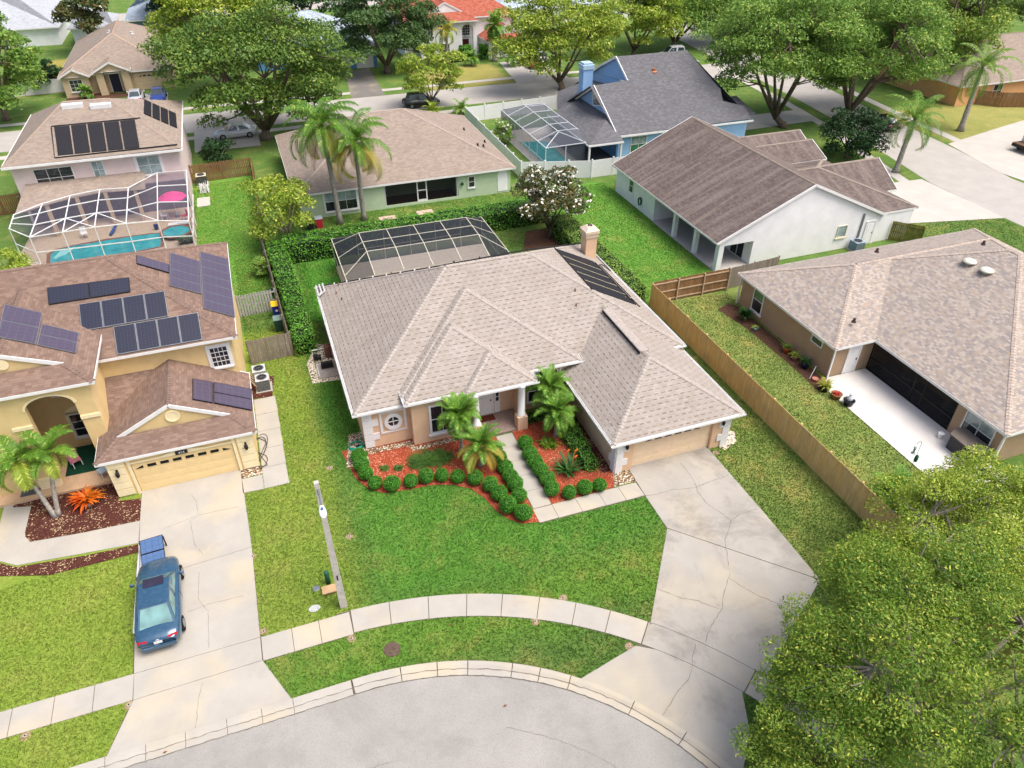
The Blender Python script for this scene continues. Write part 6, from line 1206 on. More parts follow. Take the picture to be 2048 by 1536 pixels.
fw=thing('wooden_fence','grey shadowbox fence behind the yellow house','fence',(-1.8,48.6,0),group='wooden fences'); fence_run(fw,(-3.2,48.5),(-.55,48.7),1.7,plain('wood_silver','a8a8a6',.85,.2,8),.19,.06,seed=8)
fw=thing('wooden_fence','dark weathered fence right of the pink house','fence',(-3.5,77,0),group='wooden fences'); fence_run(fw,(-6.2,76.6),(-.4,77.0),1.8,WOODB,.17,.05,seed=9)
fw=thing('wooden_fence','dark side fence under the leaning yellow-green tree','fence',(-.5,67,0),group='wooden fences'); fence_run(fw,(-.4,77),(-.6,58),1.7,WOODB,.17,.03,seed=10)
fw=thing('wooden_fence','dark fence at the left edge beside the pink house','fence',(-22,74.5,0),group='wooden fences'); fence_run(fw,(-25,73.8),(-19.7,74.8),1.8,WOODB,.17,.04,seed=11)
fw=thing('wooden_fence','brown fence in front of the orange house','fence',(94,69,0),group='wooden fences'); fence_run(fw,(89.2,71.2),(91,69.2),1.8,WOODB,.16,.01,seed=12); fence_run(fw,(91,69.2),(104,64.5),1.8,WOODB,.16,.01,seed=13)
fw=thing('wooden_fence','mossy green-brown gate fence at the white house corner','fence',(50,42.2,0),group='wooden fences'); fence_run(fw,(49.6,43.0),(51.2,41.2),1.7,plain('wood_moss','7d7a3a',.9,.3,4),.15,.01,seed=14,side=-1)
def vinyl(label,pts,h=1.8,step=2.4):
    root=thing('vinyl_fence',label,'fence',(pts[0][0],pts[0][1],0),group='white vinyl fences')
    for a,b in zip(pts,pts[1:]):
        L=math.dist(a,b); k=max(1,round(L/step))
        for i in range(k):
            p=[a[j]+(b[j]-a[j])*i/k for j in (0,1)]; q=[a[j]+(b[j]-a[j])*(i+1)/k for j in (0,1)]
            obj('fence_panel',MB().bar((p[0],p[1],h/2),(q[0],q[1],h/2),.05,h-.06),WHITEP,root)
            obj('post',MB().box(p[0]-.065,p[0]+.065,p[1]-.065,p[1]+.065,0,h+.06).lathe([(.1,h+.06),(.1,h+.09),(.01,h+.16)],(p[0],p[1],0),4),WHITEP,root)
vinyl('white vinyl fence around the blue house pool yard',[(37.4,87.3),(25.05,86.2),(24.9,66.6),(31.7,64.6),(36.4,64.6)])
vinyl('white vinyl fence left of the small tan house',[(-29,117),(-21.9,117.5)]); vinyl('white vinyl fence running back beside the small tan house',[(-22.4,118),(-22.6,139)]); vinyl('white vinyl fence behind the red-roofed house',[(44.5,128),(52,129)])
# ------------------------------------------------------------------ street lamp
g=G(687,1210); L_=thing('street_lamp','pale square concrete street lamp post on the front lawn','street lamp',g)
m=MB(); a,b=.16,.09; z=7.6; m.add([(g[0]-a,g[1]-a,0),(g[0]+a,g[1]-a,0),(g[0]+a,g[1]+a,0),(g[0]-a,g[1]+a,0),(g[0]-b,g[1]-b,z),(g[0]+b,g[1]-b,z),(g[0]+b,g[1]+b,z),(g[0]-b,g[1]+b,z)],[(0,1,5,4),(1,2,6,5),(2,3,7,6),(3,0,4,7),(4,5,6,7)]); obj('post',m,plain('lamp_concrete','b5b1a8',.9,.12,5,.2),L_)
hx,hy=g[0]+.02,g[1]-1.55; m=MB(); m.tube([(g[0],g[1],7.25),(g[0]+.02,g[1]-.6,7.5),(hx,hy+.35,7.55)],.035,7); obj('arm',m,GREYM,L_)
m=MB(); m.lathe([(.04,.36),(.09,.3),(.14,.05),(.13,-.18),(.06,-.3),(.01,-.33)],(0,0,0),12,1,.55); me=m.v; m.v=[(hx+x,hy+zz*1.0,7.5+y) for x,y,zz in me]; obj('lamp_head',m,plain('lamp_white','d6d8da',.4,.03),L_,smooth=True); obj('photocell',MB().cyl((hx,hy+.05,7.56),(hx,hy+.05,7.66),.045,n=8),plain('photocell_blue','3a6aa0',.5,.1),L_)
for zz in (7.0,1.9): obj('hand_hole',MB().box(g[0]-.03,g[0]+.03,g[1]-.155 if zz<3 else g[1]-.105,g[1]-.14 if zz<3 else g[1]-.08,zz,zz+.3),BLK,L_)
# utility bits
g=G(657,1166); one('utility_pedestal',MB().lathe([(.11,0),(.11,.72),(.1,.78),(.02,.82)],g,12),GREENP,'dark green round utility pedestal beside the lamp post','pedestal',g,smooth=True)
g=G(664,1188); r_=thing('utility_box','low beige utility box beside the lamp post','utility box',g); obj('lid',MB().box(g[0]-.4,g[0]+.4,g[1]-.02,g[1]+.42,.1,.16),plain('box_beige','b89a74',.8,.08),r_); obj('box_body',MB().box(g[0]-.37,g[0]+.37,g[1]+.01,g[1]+.39,0,.1),plain('box_brown','7a5a44',.8,.1),r_)
def disc(name,label,px,py,r,mat,h=.02,cat='cover',sy=1): q=G(px,py); one(name,MB().lathe([(r,0),(r,h),(r*.9,h+.008),(.01,h+.01)],q,16,1,sy),mat,label,cat,q)
DIRT=plain('bare_dirt','9a8568',.95,.2,8)
disc('valve_cover','grey round valve cover in the grass left of the lamp post',632,1177,.17,GREYM); disc('meter_cover','pale oval water meter cover nearest the sidewalk',629,1217,.26,LGREY,sy=.7); disc('manhole_cover','rusty round manhole cover in the grass verge',784,1299,.36,plain('manhole_rust','5f4c44',.8,.25,12,.4),cat='manhole')
for i,(px_,py_,t) in enumerate(((659,936,'left of the curved bed'),(699,1073,'near the lamp post'),(703,1277,'on the verge by the sidewalk'),(527,1263,'at the yellow driveway corner'),(258,1410,'at the yellow driveway apron'),(1126,1196,'on the lawn edge above the sidewalk'),(1258,1292,'at the broad driveway apron corner'),(1071,1243,'on the verge below the curved sidewalk'),(50,1472,'below the left sidewalk'),(505,1113,'beside the yellow driveway'),(1432,905,'beside the peach garage corner'))):
    q=G(px_,py_); rt_=thing('sprinkler_head','pale sprinkler collar '+t,'sprinkler',(q[0],q[1],0),group='sprinkler collars'); obj('bare_ring',MB().lathe([(.2,0),(.18,.012),(.01,.013)],q,14),DIRT,rt_); obj('collar',MB().lathe([(.075,.013),(.075,.03),(.035,.031),(.035,.02),(.01,.02)],q,14),plain('collar_pale','a8a296',.8,.05),rt_); obj('riser',MB().cyl((q[0],q[1],.02),(q[0],q[1],.05),.03,n=8),BLK,rt_)
# ------------------------------------------------------------------ air conditioners
def ac(label,x,y,z,w,d,h,body,top,fan=True):
    r=thing('air_conditioner',label,'air conditioner',(x,y,z)); obj('pad',MB().box(x-w/2-.12,x+w/2+.12,y-d/2-.12,y+d/2+.12,z,z+.06),CON,r)
    m=MB(); m.box(x-w/2,x+w/2,y-d/2,y+d/2,z+.06,z+h-.04); obj('cabinet',m,body,r); m=MB(); m.box(x-w/2-.02,x+w/2+.02,y-d/2-.02,y+d/2+.02,z+h-.04,z+h); obj('top',m,top,r)
    m=MB(); m.lathe([(min(w,d)*.42,h+.001),(min(w,d)*.42,h+.012),(.01,h+.012)],(x,y,z),18); obj('fan_well',m,DARK,r)
    m=MB(); ring(m,lambda hh,n,zz:(hh,zz,z+h+n),x,y,min(w,d)*.36,min(w,d)*.43,.012,.03,18); 
    for k in range(4): t=k*PI/4; m.bar((x-math.cos(t)*min(w,d)*.4,y-math.sin(t)*min(w,d)*.4,z+h+.024),(x+math.cos(t)*min(w,d)*.4,y+math.sin(t)*min(w,d)*.4,z+h+.024),.012)
    obj('grille',m,GREYM,r); m=MB()
    for k in range(7): zz=z+.12+k*(h-.22)/7; m.box(x-w/2-.012,x+w/2+.012,y-d/2-.012,y-d/2-.001,zz,zz+.03)
    obj('louvre',m,GREYM,r,kind='stuff'); return r
ac('dark grey air conditioner nearer of the twin units by the yellow house',-2.3,39.25,0,.75,.75,.85,plain('ac_grey','55595c',.6,.1),LGREY)
ac('grey-topped air conditioner farther of the twin units by the yellow house',-2.4,40.15,0,.75,.75,.95,plain('ac_cream','a8a89c',.6,.05),LGREY)
ac('air conditioner with cream top beside the pink house',-5.3,76.0,0,.9,.9,1.0,plain('ac_black','2a2628',.6,.1),plain('ac_creamtop','cfc6b0',.6,.05)); ac('blue-grey air conditioner by the white gable wall',45.6,42.35,0,.85,.85,.85,plain('ac_blue','6d8496',.6,.08),plain('ac_bluetop','8fa5b4',.6,.05))
m=MB(); rr_=random.Random(3); [m.tube([(-2.95,38.9+k*.25,1.0),(-2.75,38.8+k*.3,.6+.1*rr_.random()),(-2.6+.1*rr_.random(),39+k*.3,.3),(-2.8,39.3+k*.2,.05)],.025,5) for k in range(5)]; 
for i,k in enumerate([0]): one('refrigerant_pipes',m,plain('pipe_tan','b8a48a',.7,.1),'tan pipes tangled between the twin air conditioners and yellow wall','pipe',(-2.8,39.3,0)); 
# ------------------------------------------------------------------ hoses
def hose(label,pts,r,mat): m=MB(); m.tube(pts,r,6); one('garden_hose',m,mat,label,'hose',pts[0],smooth=True)
P_=[];c0=G(525,905)
for i in range(120): t=i/119; a=t*2*PI*4.5; P_.append((c0[0]-.05+.28*math.sin(a)*(1+.3*math.sin(a*.37))+.12*math.sin(a*.5),c0[1]+1.5*math.cos(a*.5)*(1-.3*t)+.2*math.sin(a*1.3),.045+.05*(i/119)))
hose('dark hose tangled in loops on the side path of the yellow house',P_,.018,plain('hose_dark','4a403c',.6,.1))
c0=G(713,898); P_=[(c0[0]+(.42-.02*(i/40))*math.cos(i*.3),c0[1]+.15+(.36-.02*(i/40))*math.sin(i*.3),.06+.0012*i) for i in range(130)]+[(2.45,32.0,.4),(2.5,32.4,.8)]
hose('teal green hose coiled at the front corner of the peach house',P_,.02,plain('hose_teal','1f9a80',.5,.1)); one('splash_block',MB().box(c0[0]+.02,c0[0]+.42,c0[1]+.05,c0[1]+.2,.04,.12),BLK,'small black downspout block inside the teal hose coil','block',(c0[0]+.2,c0[1]+.1,.04))
P_=[(32.42,55.6+.02*math.cos(i*.35),1.1+.32*math.sin(i*.35)) if 0 else (32.43-.002*i,55.6+.28*math.cos(i*.35),.95+.34*math.sin(i*.35)) for i in range(70)]; hose('green hose coiled on the white house side wall',P_,.03,plain('hose_green','1f4a34',.5,.1))
# ------------------------------------------------------------------ bins and pots
def bin_(label,x,y,z,w,d,h,body,lid,rz=0,mark=None):
    r=thing('wheelie_bin',label,'bin',(x,y,z)); a=.82; m=MB(); m.add([(x-w/2*a,y-d/2*a,z+.05),(x+w/2*a,y-d/2*a,z+.05),(x+w/2*a,y+d/2*a,z+.05),(x-w/2*a,y+d/2*a,z+.05),(x-w/2,y-d/2,z+h),(x+w/2,y-d/2,z+h),(x+w/2,y+d/2,z+h),(x-w/2,y+d/2,z+h)],[(3,2,1,0),(0,1,5,4),(1,2,6,5),(2,3,7,6),(3,0,4,7),(4,5,6,7)]); obj('bin_body',m,body,r)
    m=MB(); m.add([(x-w/2-.03,y-d/2-.03,z+h),(x+w/2+.03,y-d/2-.03,z+h),(x+w/2+.03,y+d/2+.03,z+h),(x-w/2-.03,y+d/2+.03,z+h),(x-w/2,y-d/2,z+h+.05),(x+w/2,y-d/2,z+h+.05),(x+w/2,y+d/2,z+h+.09),(x-w/2,y+d/2,z+h+.09)],[(3,2,1,0),(0,1,5,4),(1,2,6,5),(2,3,7,6),(3,0,4,7),(4,5,6,7)]); obj('lid',m,lid,r)
    for s in (-1,1): obj('wheel',MB().cyl((x+s*w*.36,y+d/2*.8,z+.11),(x+s*w*.45,y+d/2*.8,z+.11),.11,n=10),BLK,r)
    if mark: m=MB(); ring(m,mapper('-y',y-d/2*.93),x,z+h*.62,0,.09,.004,.01,12); obj('emblem',m,WHITEP,r)
bin_('blue recycling bin with yellow lid beside the grey fence',*G(556,632),.6,.65,1.0,BLUEP,YELP,mark=1); bin_('dark green bin behind the blue recycling bin, nearest the plank fence',*G(560,660),.6,.6,.95,plain('bin_green','2a4a40',.5,.1),plain('bin_greenlid','6a8078',.5,.05))
g=(-.62,42.85,0); one('plastic_tub',MB().lathe([(.25,0),(.28,.5),(.3,.52),(.3,.6),(.02,.64)],g,14),WHITEP,'white lidded tub just behind the grey plank fence','tub',g,smooth=True)
g=G(551,588); one('plant_pot',MB().lathe([(.2,0),(.3,.45),(.3,.5),(.24,.5),(.22,.4),(.01,.4)],g,12),plain('pot_teal','1f5a6a',.5,.1),'dark teal pot beside the grey side fence','pot',g,smooth=True); blades('pot_plant','small green plant in the dark teal pot',(g[0],g[1],.4),40,.4,.05,LF_MID,90)
tree('small_shrub','rounded green shrub in front of the silver shadowbox fence',G(527,552),(0,.1,.75),(.85,.8,.75),1800,.16,LF_MID,91,.05,K=22,clump=.42,zmin=-.8)
bin_('red bin against the mint green wall',*G(640,455),.6,.6,.9,REDP,plain('lid_grey','9aa2a8',.5,.05)); bin_('black bin left of the red bin',*G(622,460),.6,.6,.95,BLK,BLK)
def pot(label,x,y,r,h,mat,plant,pm,seed,L=.5,n=50,wd=.05,name='potted_plant'):
    ro=thing(name,label,'potted plant',(x,y,0)); obj('pot',MB().lathe([(r*.7,0),(r,h*.9),(r*1.06,h),(r*.9,h),(r*.85,h*.85),(.01,h*.84)],(x,y,0),14),mat,ro,smooth=True)
    o=blades('foliage','tmp',(0,0,h*.85),n,L,wd,pm,seed,1.2,1.1); 
    for k in ('label','category'): del o[k]
    o.parent=ro
pot('terracotta pot with leafy plant along the tan-brown wall',30.75,31.6,.26,.42,TERR,1,LF_MID,101); pot('pink pot with green plant along the tan-brown wall',30.75,30.7,.22,.34,plain('pot_pink','b08a84',.8,.1),1,LF_YG,102); pot('navy blue pot nearest the downspout',30.75,29.7,.3,.48,plain('pot_navy','14203f',.3,.1),1,LF_SPIKE,103,.55); pot('pale blue small pot near the yucca',30.4,34.6,.18,.26,plain('pot_sky','7fb8c4',.6,.05),1,LF_YG,104,.35,20)
pot('black tub with spiky yellow plant at the patio corner',30.35,27.3,.36,.36,plain('tub_black','20242a',.5,.1),1,LF_PALMY,105,.7,60,.06); pot('wooden half barrel with red flowers beside the patio',30.5,26.4,.33,.36,WOODB,1,LF_REDL,106,.25,50,.08); pot('black half barrel with a white bag on the patio edge',30.75,25.6,.34,.38,plain('tub_black2','23272c',.5,.1),1,LF_DARK,107,.1,10)
m=MB(); m.lathe([(.16,0),(.22,.12),(.2,.3),(.1,.42),(.14,.5)],(30.8,25.6,.34),10,1,.7); one('soil_bag',m,plain('bag_white','dfe4ee',.5,.06),'white and blue soil bag in the black half barrel','bag',(30.8,25.6,.34),smooth=True)
one('ground_pot',MB().lathe([(.12,0),(.2,.2),(.19,.22)],(30.45,28.3,0),10),plain('pot_rose','b5786a',.8,.1),'small rose clay pot by the downspout','pot',(30.45,28.3,0)); one('white_stake',MB().tube([(30.3,28.6,0),(30.75,28.8,.75)],.02,6),WHITEP,'white plastic pipe leaning in the bark bed','pipe',(30.3,28.6,0))
# patio things
q=(33.75,19.9,0); r_=thing('covered_grill','grill under a dark cover on the white patio','grill',q); obj('cover_skirt',MB().prism([(33.2,18.9),(34.3,18.9),(34.35,20.7),(33.9,20.9),(33.25,20.6)],.02,.95),plain('cover_dark','3a3a3e',.7,.1),r_); obj('cover_top',MB().prism([(33.15,18.85),(34.35,18.85),(34.4,20.75),(33.9,20.95),(33.2,20.65)],.951,1.02),plain('cover_taupe','6f665e',.7,.1),r_)
one('bucket',MB().lathe([(.13,0),(.17,.3),(.17,.32)],(33.6,21.35,.04),12),WHITEP,'white bucket beside the covered grill','bucket',(33.6,21.35,.04))
q=G(1822,935); r_=thing('bird_feeder','dark shepherd hook with hanging green and white bird feeders','bird feeder',(q[0],q[1],0)); obj('hook',MB().tube([(q[0],q[1],0),(q[0],q[1],1.7),(q[0]-.08,q[1],1.88),(q[0]-.22,q[1],1.92),(q[0]-.33,q[1],1.84),(q[0]-.34,q[1],1.72)],.012,6),BLK,r_)
obj('green_feeder',MB().lathe([(.08,.5),(.1,.55),(.1,.85),(.04,.95)],(q[0]+.02,q[1]-.05,0),10),GREENP,r_); obj('clear_feeder',MB().lathe([(.12,1.15),(.12,1.18),(.05,1.2),(.06,1.5),(.1,1.55),(.02,1.62)],(q[0]-.34,q[1],0),10),GL2,r_)
one('wall_wreath',MB().lathe([(.06,-.02),(.2,0),(.2,.06),(.06,.08)],(0,0,0),10),plain('wreath','8a6a34',.9,.3,14),'small dried wreath beside the white back door','wreath',(32.1,28.2,1.45)).rotation_euler=(PI/2,0,0)
one('garden_bench',MB().box(26.2,27.8,15.6,16.0,.38,.46).box(26.3,26.5,15.65,15.95,0,.38).box(27.5,27.7,15.65,15.95,0,.38),LGREY,'pale stone bench behind the wooden fence, below the low palm','bench',(27,15.8,0))
for i,(y_,t) in enumerate(((25.9,'left'),(22.7,'right'))):
    r_=thing('patio_table','dim table inside the dark screened porch, '+t+' one','table',(35.6,y_,.06)); obj('table_top',MB().lathe([(.55,.68),(.55,.72),(.01,.72)],(35.6,y_,0),16),GREYM,r_); obj('leg',MB().cyl((35.6,y_,.06),(35.6,y_,.68),.05,n=8),BLK,r_)
# stones, equipment
for i,(px_,py_,t) in enumerate(((775,437,'nearest the screen lanai post'),(850,425,'below the screen door'))): q=G(px_,py_); one('stepping_slab',MB().box(q[0]-.75,q[0]+.75,q[1]-.45,q[1]+.45,0,.05),plain('slab_pink','bfa596',.85,.1,5),'square paver in the grass '+t,'paver',(q[0],q[1],0))
one('ac_slab',MB().box(-5.9,-4.75,70.2,72.4,0,.06),CON3,'pale concrete slab beside the pink house cage','slab',(-5.3,71.3,0))
r_=thing('pool_equipment','pool pump, filter and pipes on white gravel beside the peach house','pool equipment',(1.7,40.3,0)); obj('pump',MB().cyl((1.0,41.2,.25),(1.5,41.2,.25),.16,n=12).lathe([(.14,.1),(.16,.45),(.02,.5)],(1.15,41.2,0),12),BLK,r_); obj('filter',MB().lathe([(.22,.05),(.24,.85),(.1,1.0)],(2.0,41.4,0),14),plain('filter_brown','6a4a40',.6,.1),r_); obj('motor_box',MB().box(1.35,2.1,39.9,40.2,.15,.5),BLK,r_); obj('base',MB().box(1.05,2.5,39.0,40.7,0,.08),plain('slab_grey','9a948e',.9,.1),r_)
obj('white_pipe',MB().tube([(1.0,41.6,.15),(1.0,41.7,.5),(2.3,41.75,.5),(2.4,40.6,.5),(2.5,40.55,2.2)],.035,6),WHITEP,r_); obj('white_pipe',MB().tube([(1.1,39.2,.12),(1.1,40.5,.12),(2.4,40.5,.3)],.035,6),WHITEP,r_)
one('satellite_dish',MB().lathe([(.02,0),(.3,.04),(.42,.1),(.41,.11),(.02,.03)],(0,0,0),16),LGREY,'grey satellite dish at the pink house corner','satellite dish',(-19.8,70.0,3.0)).rotation_euler=(R(55),0,R(20)); one('dish_arm',MB().tube([(-19.8,70.05,3.0),(-19.75,70.8,2.8)],.03,6),GREYM,'bracket of the grey satellite dish','bracket',(-19.8,70.4,2.9))
# pink umbrella, loungers, chairs in the white cage
q=(-7.6,68.6,.03); r_=thing('patio_umbrella','pink patio umbrella inside the white pool cage','umbrella',q); obj('pole',MB().cyl(q,(q[0],q[1],2.2),.025,n=8),WHITEP,r_); m=MB(); m.lathe([(1.25,1.85),(.7,2.15),(.02,2.35)],(q[0],q[1],0),8); obj('canopy',m,plain('pink_cloth','d8488a',.8,.06),r_); obj('base',MB().lathe([(.25,0),(.25,.08),(.05,.12)],q,12),GREYM,r_)
def chair(label,x,y,z,mat,rz,h=.8,leg=WHITEP):
    r=thing('patio_chair',label,'chair',(x,y,z),rz); o=Vector((x,y,z))
    def pb(n,*b): m=MB(); m.box(*b); me=m.mesh(n); me.materials.append(mat if n!='leg' else leg); p=bpy.data.objects.new(n,me); COL.objects.link(p); p.parent=r
    pb('seat',-.25,.25,-.25,.25,.38,.43); pb('backrest',-.25,.25,.22,.27,.43,h+.1)
    for sx in (-1,1):
        for sy in (-1,1): pb('leg',sx*.22-.02,sx*.22+.02,sy*.22-.02,sy*.22+.02,0,.38)
chair('white chair on the pool deck under the white cage, left',-15.0,66.6,.03,WHITEP,.3); chair('white chair beside the pink umbrella',-8.6,68.3,.03,WHITEP,1.4); chair('red chair beside the pink umbrella',-6.9,67.6,.03,REDP,-1.2); chair('grey-blue folding chair on the yellow porch',-10.9,33.9,.17,plain('chair_blue','a8b8c8',.6,.05),-1.0,.7); chair('pink cushioned chair on the yellow porch',-12.4,35.3,.18,plain('chair_pink','c97a94',.7,.05),.5)
r_=thing('sun_lounger','orange sun lounger at the right end of the white cage','lounger',(-7.4,66.4,.03)); obj('frame',MB().box(-8.3,-6.5,66.1,66.7,.25,.3),WHITEP,r_); obj('cushion',MB().box(-7.5,-6.6,66.12,66.68,.3,.36),plain('cushion_white','cfcfd2',.8,.05),r_); m=MB(); m.add([(-6.6,66.1,.32),(-6.6,66.7,.32),(-6.1,66.7,.85),(-6.1,66.1,.85)],[(0,1,2,3)]); obj('backrest',m,plain('cloth_orange','c8623c',.8,.08),r_)
one('blue_bucket',MB().lathe([(.16,0),(.2,.42),(.2,.44)],(-9.3,66.3,.03),12),plain('bucket_navy','18306a',.5,.1),'navy bucket on the pool deck','bucket',(-9.3,66.3,.03))
one('float_roll',MB().cyl((-13.0,66.2,.12),(-12.5,67.4,.5),.12,n=8),plain('float_blue','2a4f8a',.6,.1),'rolled dark blue pool float beside the turquoise pool','pool float',(-12.8,66.7,.03))
r_=thing('potted_plant','bushy plant in a dark trough beside the spa','potted plant',(-6.8,62.6,.03)); obj('trough',MB().box(-7.4,-6.3,62.3,62.8,.03,.4),BLK,r_); o=blades('foliage','t',(0,0,.3),120,.55,.05,leaf('leaf_sage','6f8a62','8aa27a','56704c'),120,1.4,1.0,rbase=.25); del o['label'],o['category']; o.parent=r_
m=MB(); rr_=random.Random(8)
sc_=one('folded_chairs',[m.tube([(-5.6+rr_.random()*.9,73.4+rr_.random()*1.2,.05),(-5.6+rr_.random()*.9,73.4+rr_.random()*1.2,.6+rr_.random()*.3)],.025,5) for k in range(40)][0],WHITEP,'heap of white folded metal chairs beside the pink house','chairs',(-5.2,74,0)); sc_['kind']='stuff'; del sc_['category']
# ------------------------------------------------------------------ cars
TYRE=plain('tyre','17181a',.9,.1); RIM=plain('rim_silver','9a9da0',.35,.05,metal=.7); RED=plain('tail_red','a81420',.25,.05,spec=.8); CLEAR=plain('lamp_clear','d0d4d8',.15,.03,spec=.9)
def paint(name,col):
    t=NT(name); n=t.rmp(t.noise(t.pos(),7,5,.7),.45,.7); t.base(t.mix(t.ma('MULTIPLY',n,.06),col,(.55,.57,.58,1))); t.set(rough=.25,metal=.2,coat=.8,spec=.6); return t.m
def car_proto(label,mat,L=4.8,W=1.84,Hh=1.45,kind='sedan',detail=True,glm=None):
    r=thing('parked_car',label,'car',(0,0,0)); w=W/2; glm=glm or glass('car_glass','3a4a50',.05) if 'car_glass' not in MATS else MATS['car_glass']
    s=L/4.8; suv=kind=='suv'; zb=.98 if suv else .9
    ST=[(0,.74,.42,zb-.16),(.1,.88,.32,zb-.04),(.35,.95,.24,zb+.02),(.9,1,.2,zb+.02),(2.0,1,.18,zb),(3.2,1,.18,zb-.01),(3.85,.98,.2,zb-.06),(4.4,.92,.24,zb-.15),(4.68,.8,.3,zb-.26),(4.8,.62,.38,zb-.36)]
    V=[];n=0
    for x,k,z0,z1 in ST:
        ww=w*k; pr=[(ww*.86,z0),(ww*.97,z0+.12),(ww,z0+(z1-z0)*.55),(ww*.97,z1-.07),(ww*.86,z1),(ww*.45,z1+.035),(0,z1+.045)]
        ringp=[(-a,z) for a,z in pr[::1]]+[(a,z) for a,z in pr[-2::-1]]; n=len(ringp)
        V+=[(a,-L/2+x*s,z) for a,z in ringp]
    fs=[(i*n+j,i*n+(j+1)%n,(i+1)*n+(j+1)%n,(i+1)*n+j) for i in range(len(ST)-1) for j in range(n)]+[tuple(range(n)),tuple(range(len(ST)*n-1,(len(ST)-1)*n-1,-1))]
    m=MB(); m.add(V,[f[::-1] for f in fs]); b=obj('body',m,mat,r,smooth=True)
    # greenhouse: (y, z, halfwidth) at base and roof
    yr0,yr1,yf1,yf0=(-L/2+(.5 if suv else .62)*s,-L/2+(.75 if suv else 1.38)*s,-L/2+2.75*s,-L/2+3.55*s); wb,wr=w*.88,w*.66; zr=Hh
    base=[(yr0,zb+.02),(yf0,zb-.03)]; roofl=[(yr1,zr-.04),((yr1+yf1)/2,zr),(yf1,zr-.05)]
    A=lambda sx,y,z,hw:(sx*hw,y,z)
    m=MB(); Pn=[]
    for sx in (-1,1):
        Pn.append([A(sx,yr0,zb+.0,wb*.92),A(sx,yf0,zb-.05,wb*.95),A(sx,yf1,zr-.05,wr),A(sx,(yr1+yf1)/2,zr,wr*1.02),A(sx,yr1,zr-.04,wr*.97)])
    l,rg=Pn; m.add(l+rg,[(0,1,2,3,4)[::1],(9,8,7,6,5),(4,3,8,9),(3,2,7,8),(2,1,6,7),(0,4,9,5)]); obj('cabin',m,mat,r,smooth=False)
    k=MB(); ym=(yr1+yf1)/2; k.add([(-wr*.55,yr1+.0,zr-.01),(wr*.55,yr1,zr-.01),(wr*.6,ym,zr+.035),(-wr*.6,ym,zr+.035),(wr*.55,yf1,zr-.02),(-wr*.55,yf1,zr-.02),(-wr*.98,yr1,zr-.035),(-wr*1.0,ym,zr+.004),(-wr*.99,yf1,zr-.045),(wr*.98,yr1,zr-.035),(wr*1.0,ym,zr+.004),(wr*.99,yf1,zr-.045)],[(0,1,2,3),(3,2,4,5),(6,0,3,7),(7,3,5,8),(1,9,10,2),(2,10,11,4)]); obj('roof_panel',k,mat,r,smooth=True)
    def lerp(a,b,t): return tuple(a[i]+(b[i]-a[i])*t for i in range(3))
    def inset(q,k,off):
        c=Vector([sum(p[i] for p in q)/len(q) for i in range(3)]); nn=(Vector(q[1])-Vector(q[0])).cross(Vector(q[2])-Vector(q[0])).normalized(); nn=nn if nn.dot(c-Vector((0,0,.7)))>0 else -nn
        return [tuple(c+(Vector(p)-c)*k+nn*off) for p in q]
    obj('windscreen',MB().poly(inset([l[1],rg[1],rg[2],l[2]],.9,.012)),glm,r); obj('rear_window',MB().poly(inset([l[0],rg[0],rg[4],l[4]],.88,.012)),glm,r)
    for sd in (l,rg):
        mb_=lerp(sd[0],sd[1],.47); mt=lerp(sd[3],sd[2],.1)
        obj('side_window',MB().poly(inset([sd[0],mb_,mt,sd[4]],.8,.012)),glm,r); obj('side_window',MB().poly(inset([mb_,sd[1],sd[2],mt],.8,.012)),glm,r)
    for sx in (-1,1):
        for y in (-L/2+.92*s,L/2-.95*s):
            t=MB(); t.lathe([(.2,-.1),(.32,-.11),(.335,-.07),(.335,.07),(.32,.11),(.2,.1)],(0,0,0),18); t.v=[(sx*(w-.09)+z,y+a,.335+b_) for a,b_,z in t.v]; wh=obj('wheel',t,TYRE,r,smooth=True)
            q=MB(); q.lathe([(.2,-.09),(.2,.09),(.05,.1),(.01,.1)],(0,0,0),12); q.v=[(sx*(w-.075)+sx*z*1.15,y+a,.335+b_) for a,b_,z in q.v]; obj('rim',q,RIM,wh)
        obj('tail_light',MB().add([(sx*w*.42,-L/2-.008,zb-.16),(sx*w*.84,-L/2+.06,zb-.14),(sx*w*.86,-L/2+.12,zb-.0),(sx*w*.42,-L/2+.07,zb-.03)],[(0,1,2,3)]),RED,r)
        obj('headlight',MB().add([(sx*w*.35,L/2-.05,zb-.42),(sx*w*.72,L/2-.2,zb-.38),(sx*w*.8,L/2-.36,zb-.2),(sx*w*.45,L/2-.14,zb-.29)],[(0,1,2,3)]),CLEAR,r)
        obj('mirror',MB().lathe([(.03,-.09),(.08,-.05),(.08,.06),(.02,.1)],(sx*(w+.1),yf0-.32,zb+.05),8,1.2,.7),mat,r)
    if detail:
        obj('licence_plate',MB().box(-.16,.16,-L/2-.012,-L/2+.02,zb-.26,zb-.12),WHITEP,r); obj('rear_bumper',MB().box(-w*.72,w*.72,-L/2-.05,-L/2+.08,.36,.52),mat,r)
        obj('door_seam',MB().box(-w-.004,-w+.002,-.05,-.03,.3,zb-.1).box(w-.002,w+.004,-.05,-.03,.3,zb-.1),BLK,r,kind='stuff')
    return r
def put(c,x,y,rz,z=.03): c.location=(x,y,z); c.rotation_euler=(0,0,rz); return c
TEAL=paint('paint_teal','28506c')
sed=car_proto('dark blue sedan parked on the yellow house driveway',TEAL,4.8,1.84,1.46,glm=glass('car_glass_teal','6f9a98',.06)); put(sed,-7.85,24.05,R(1.5))
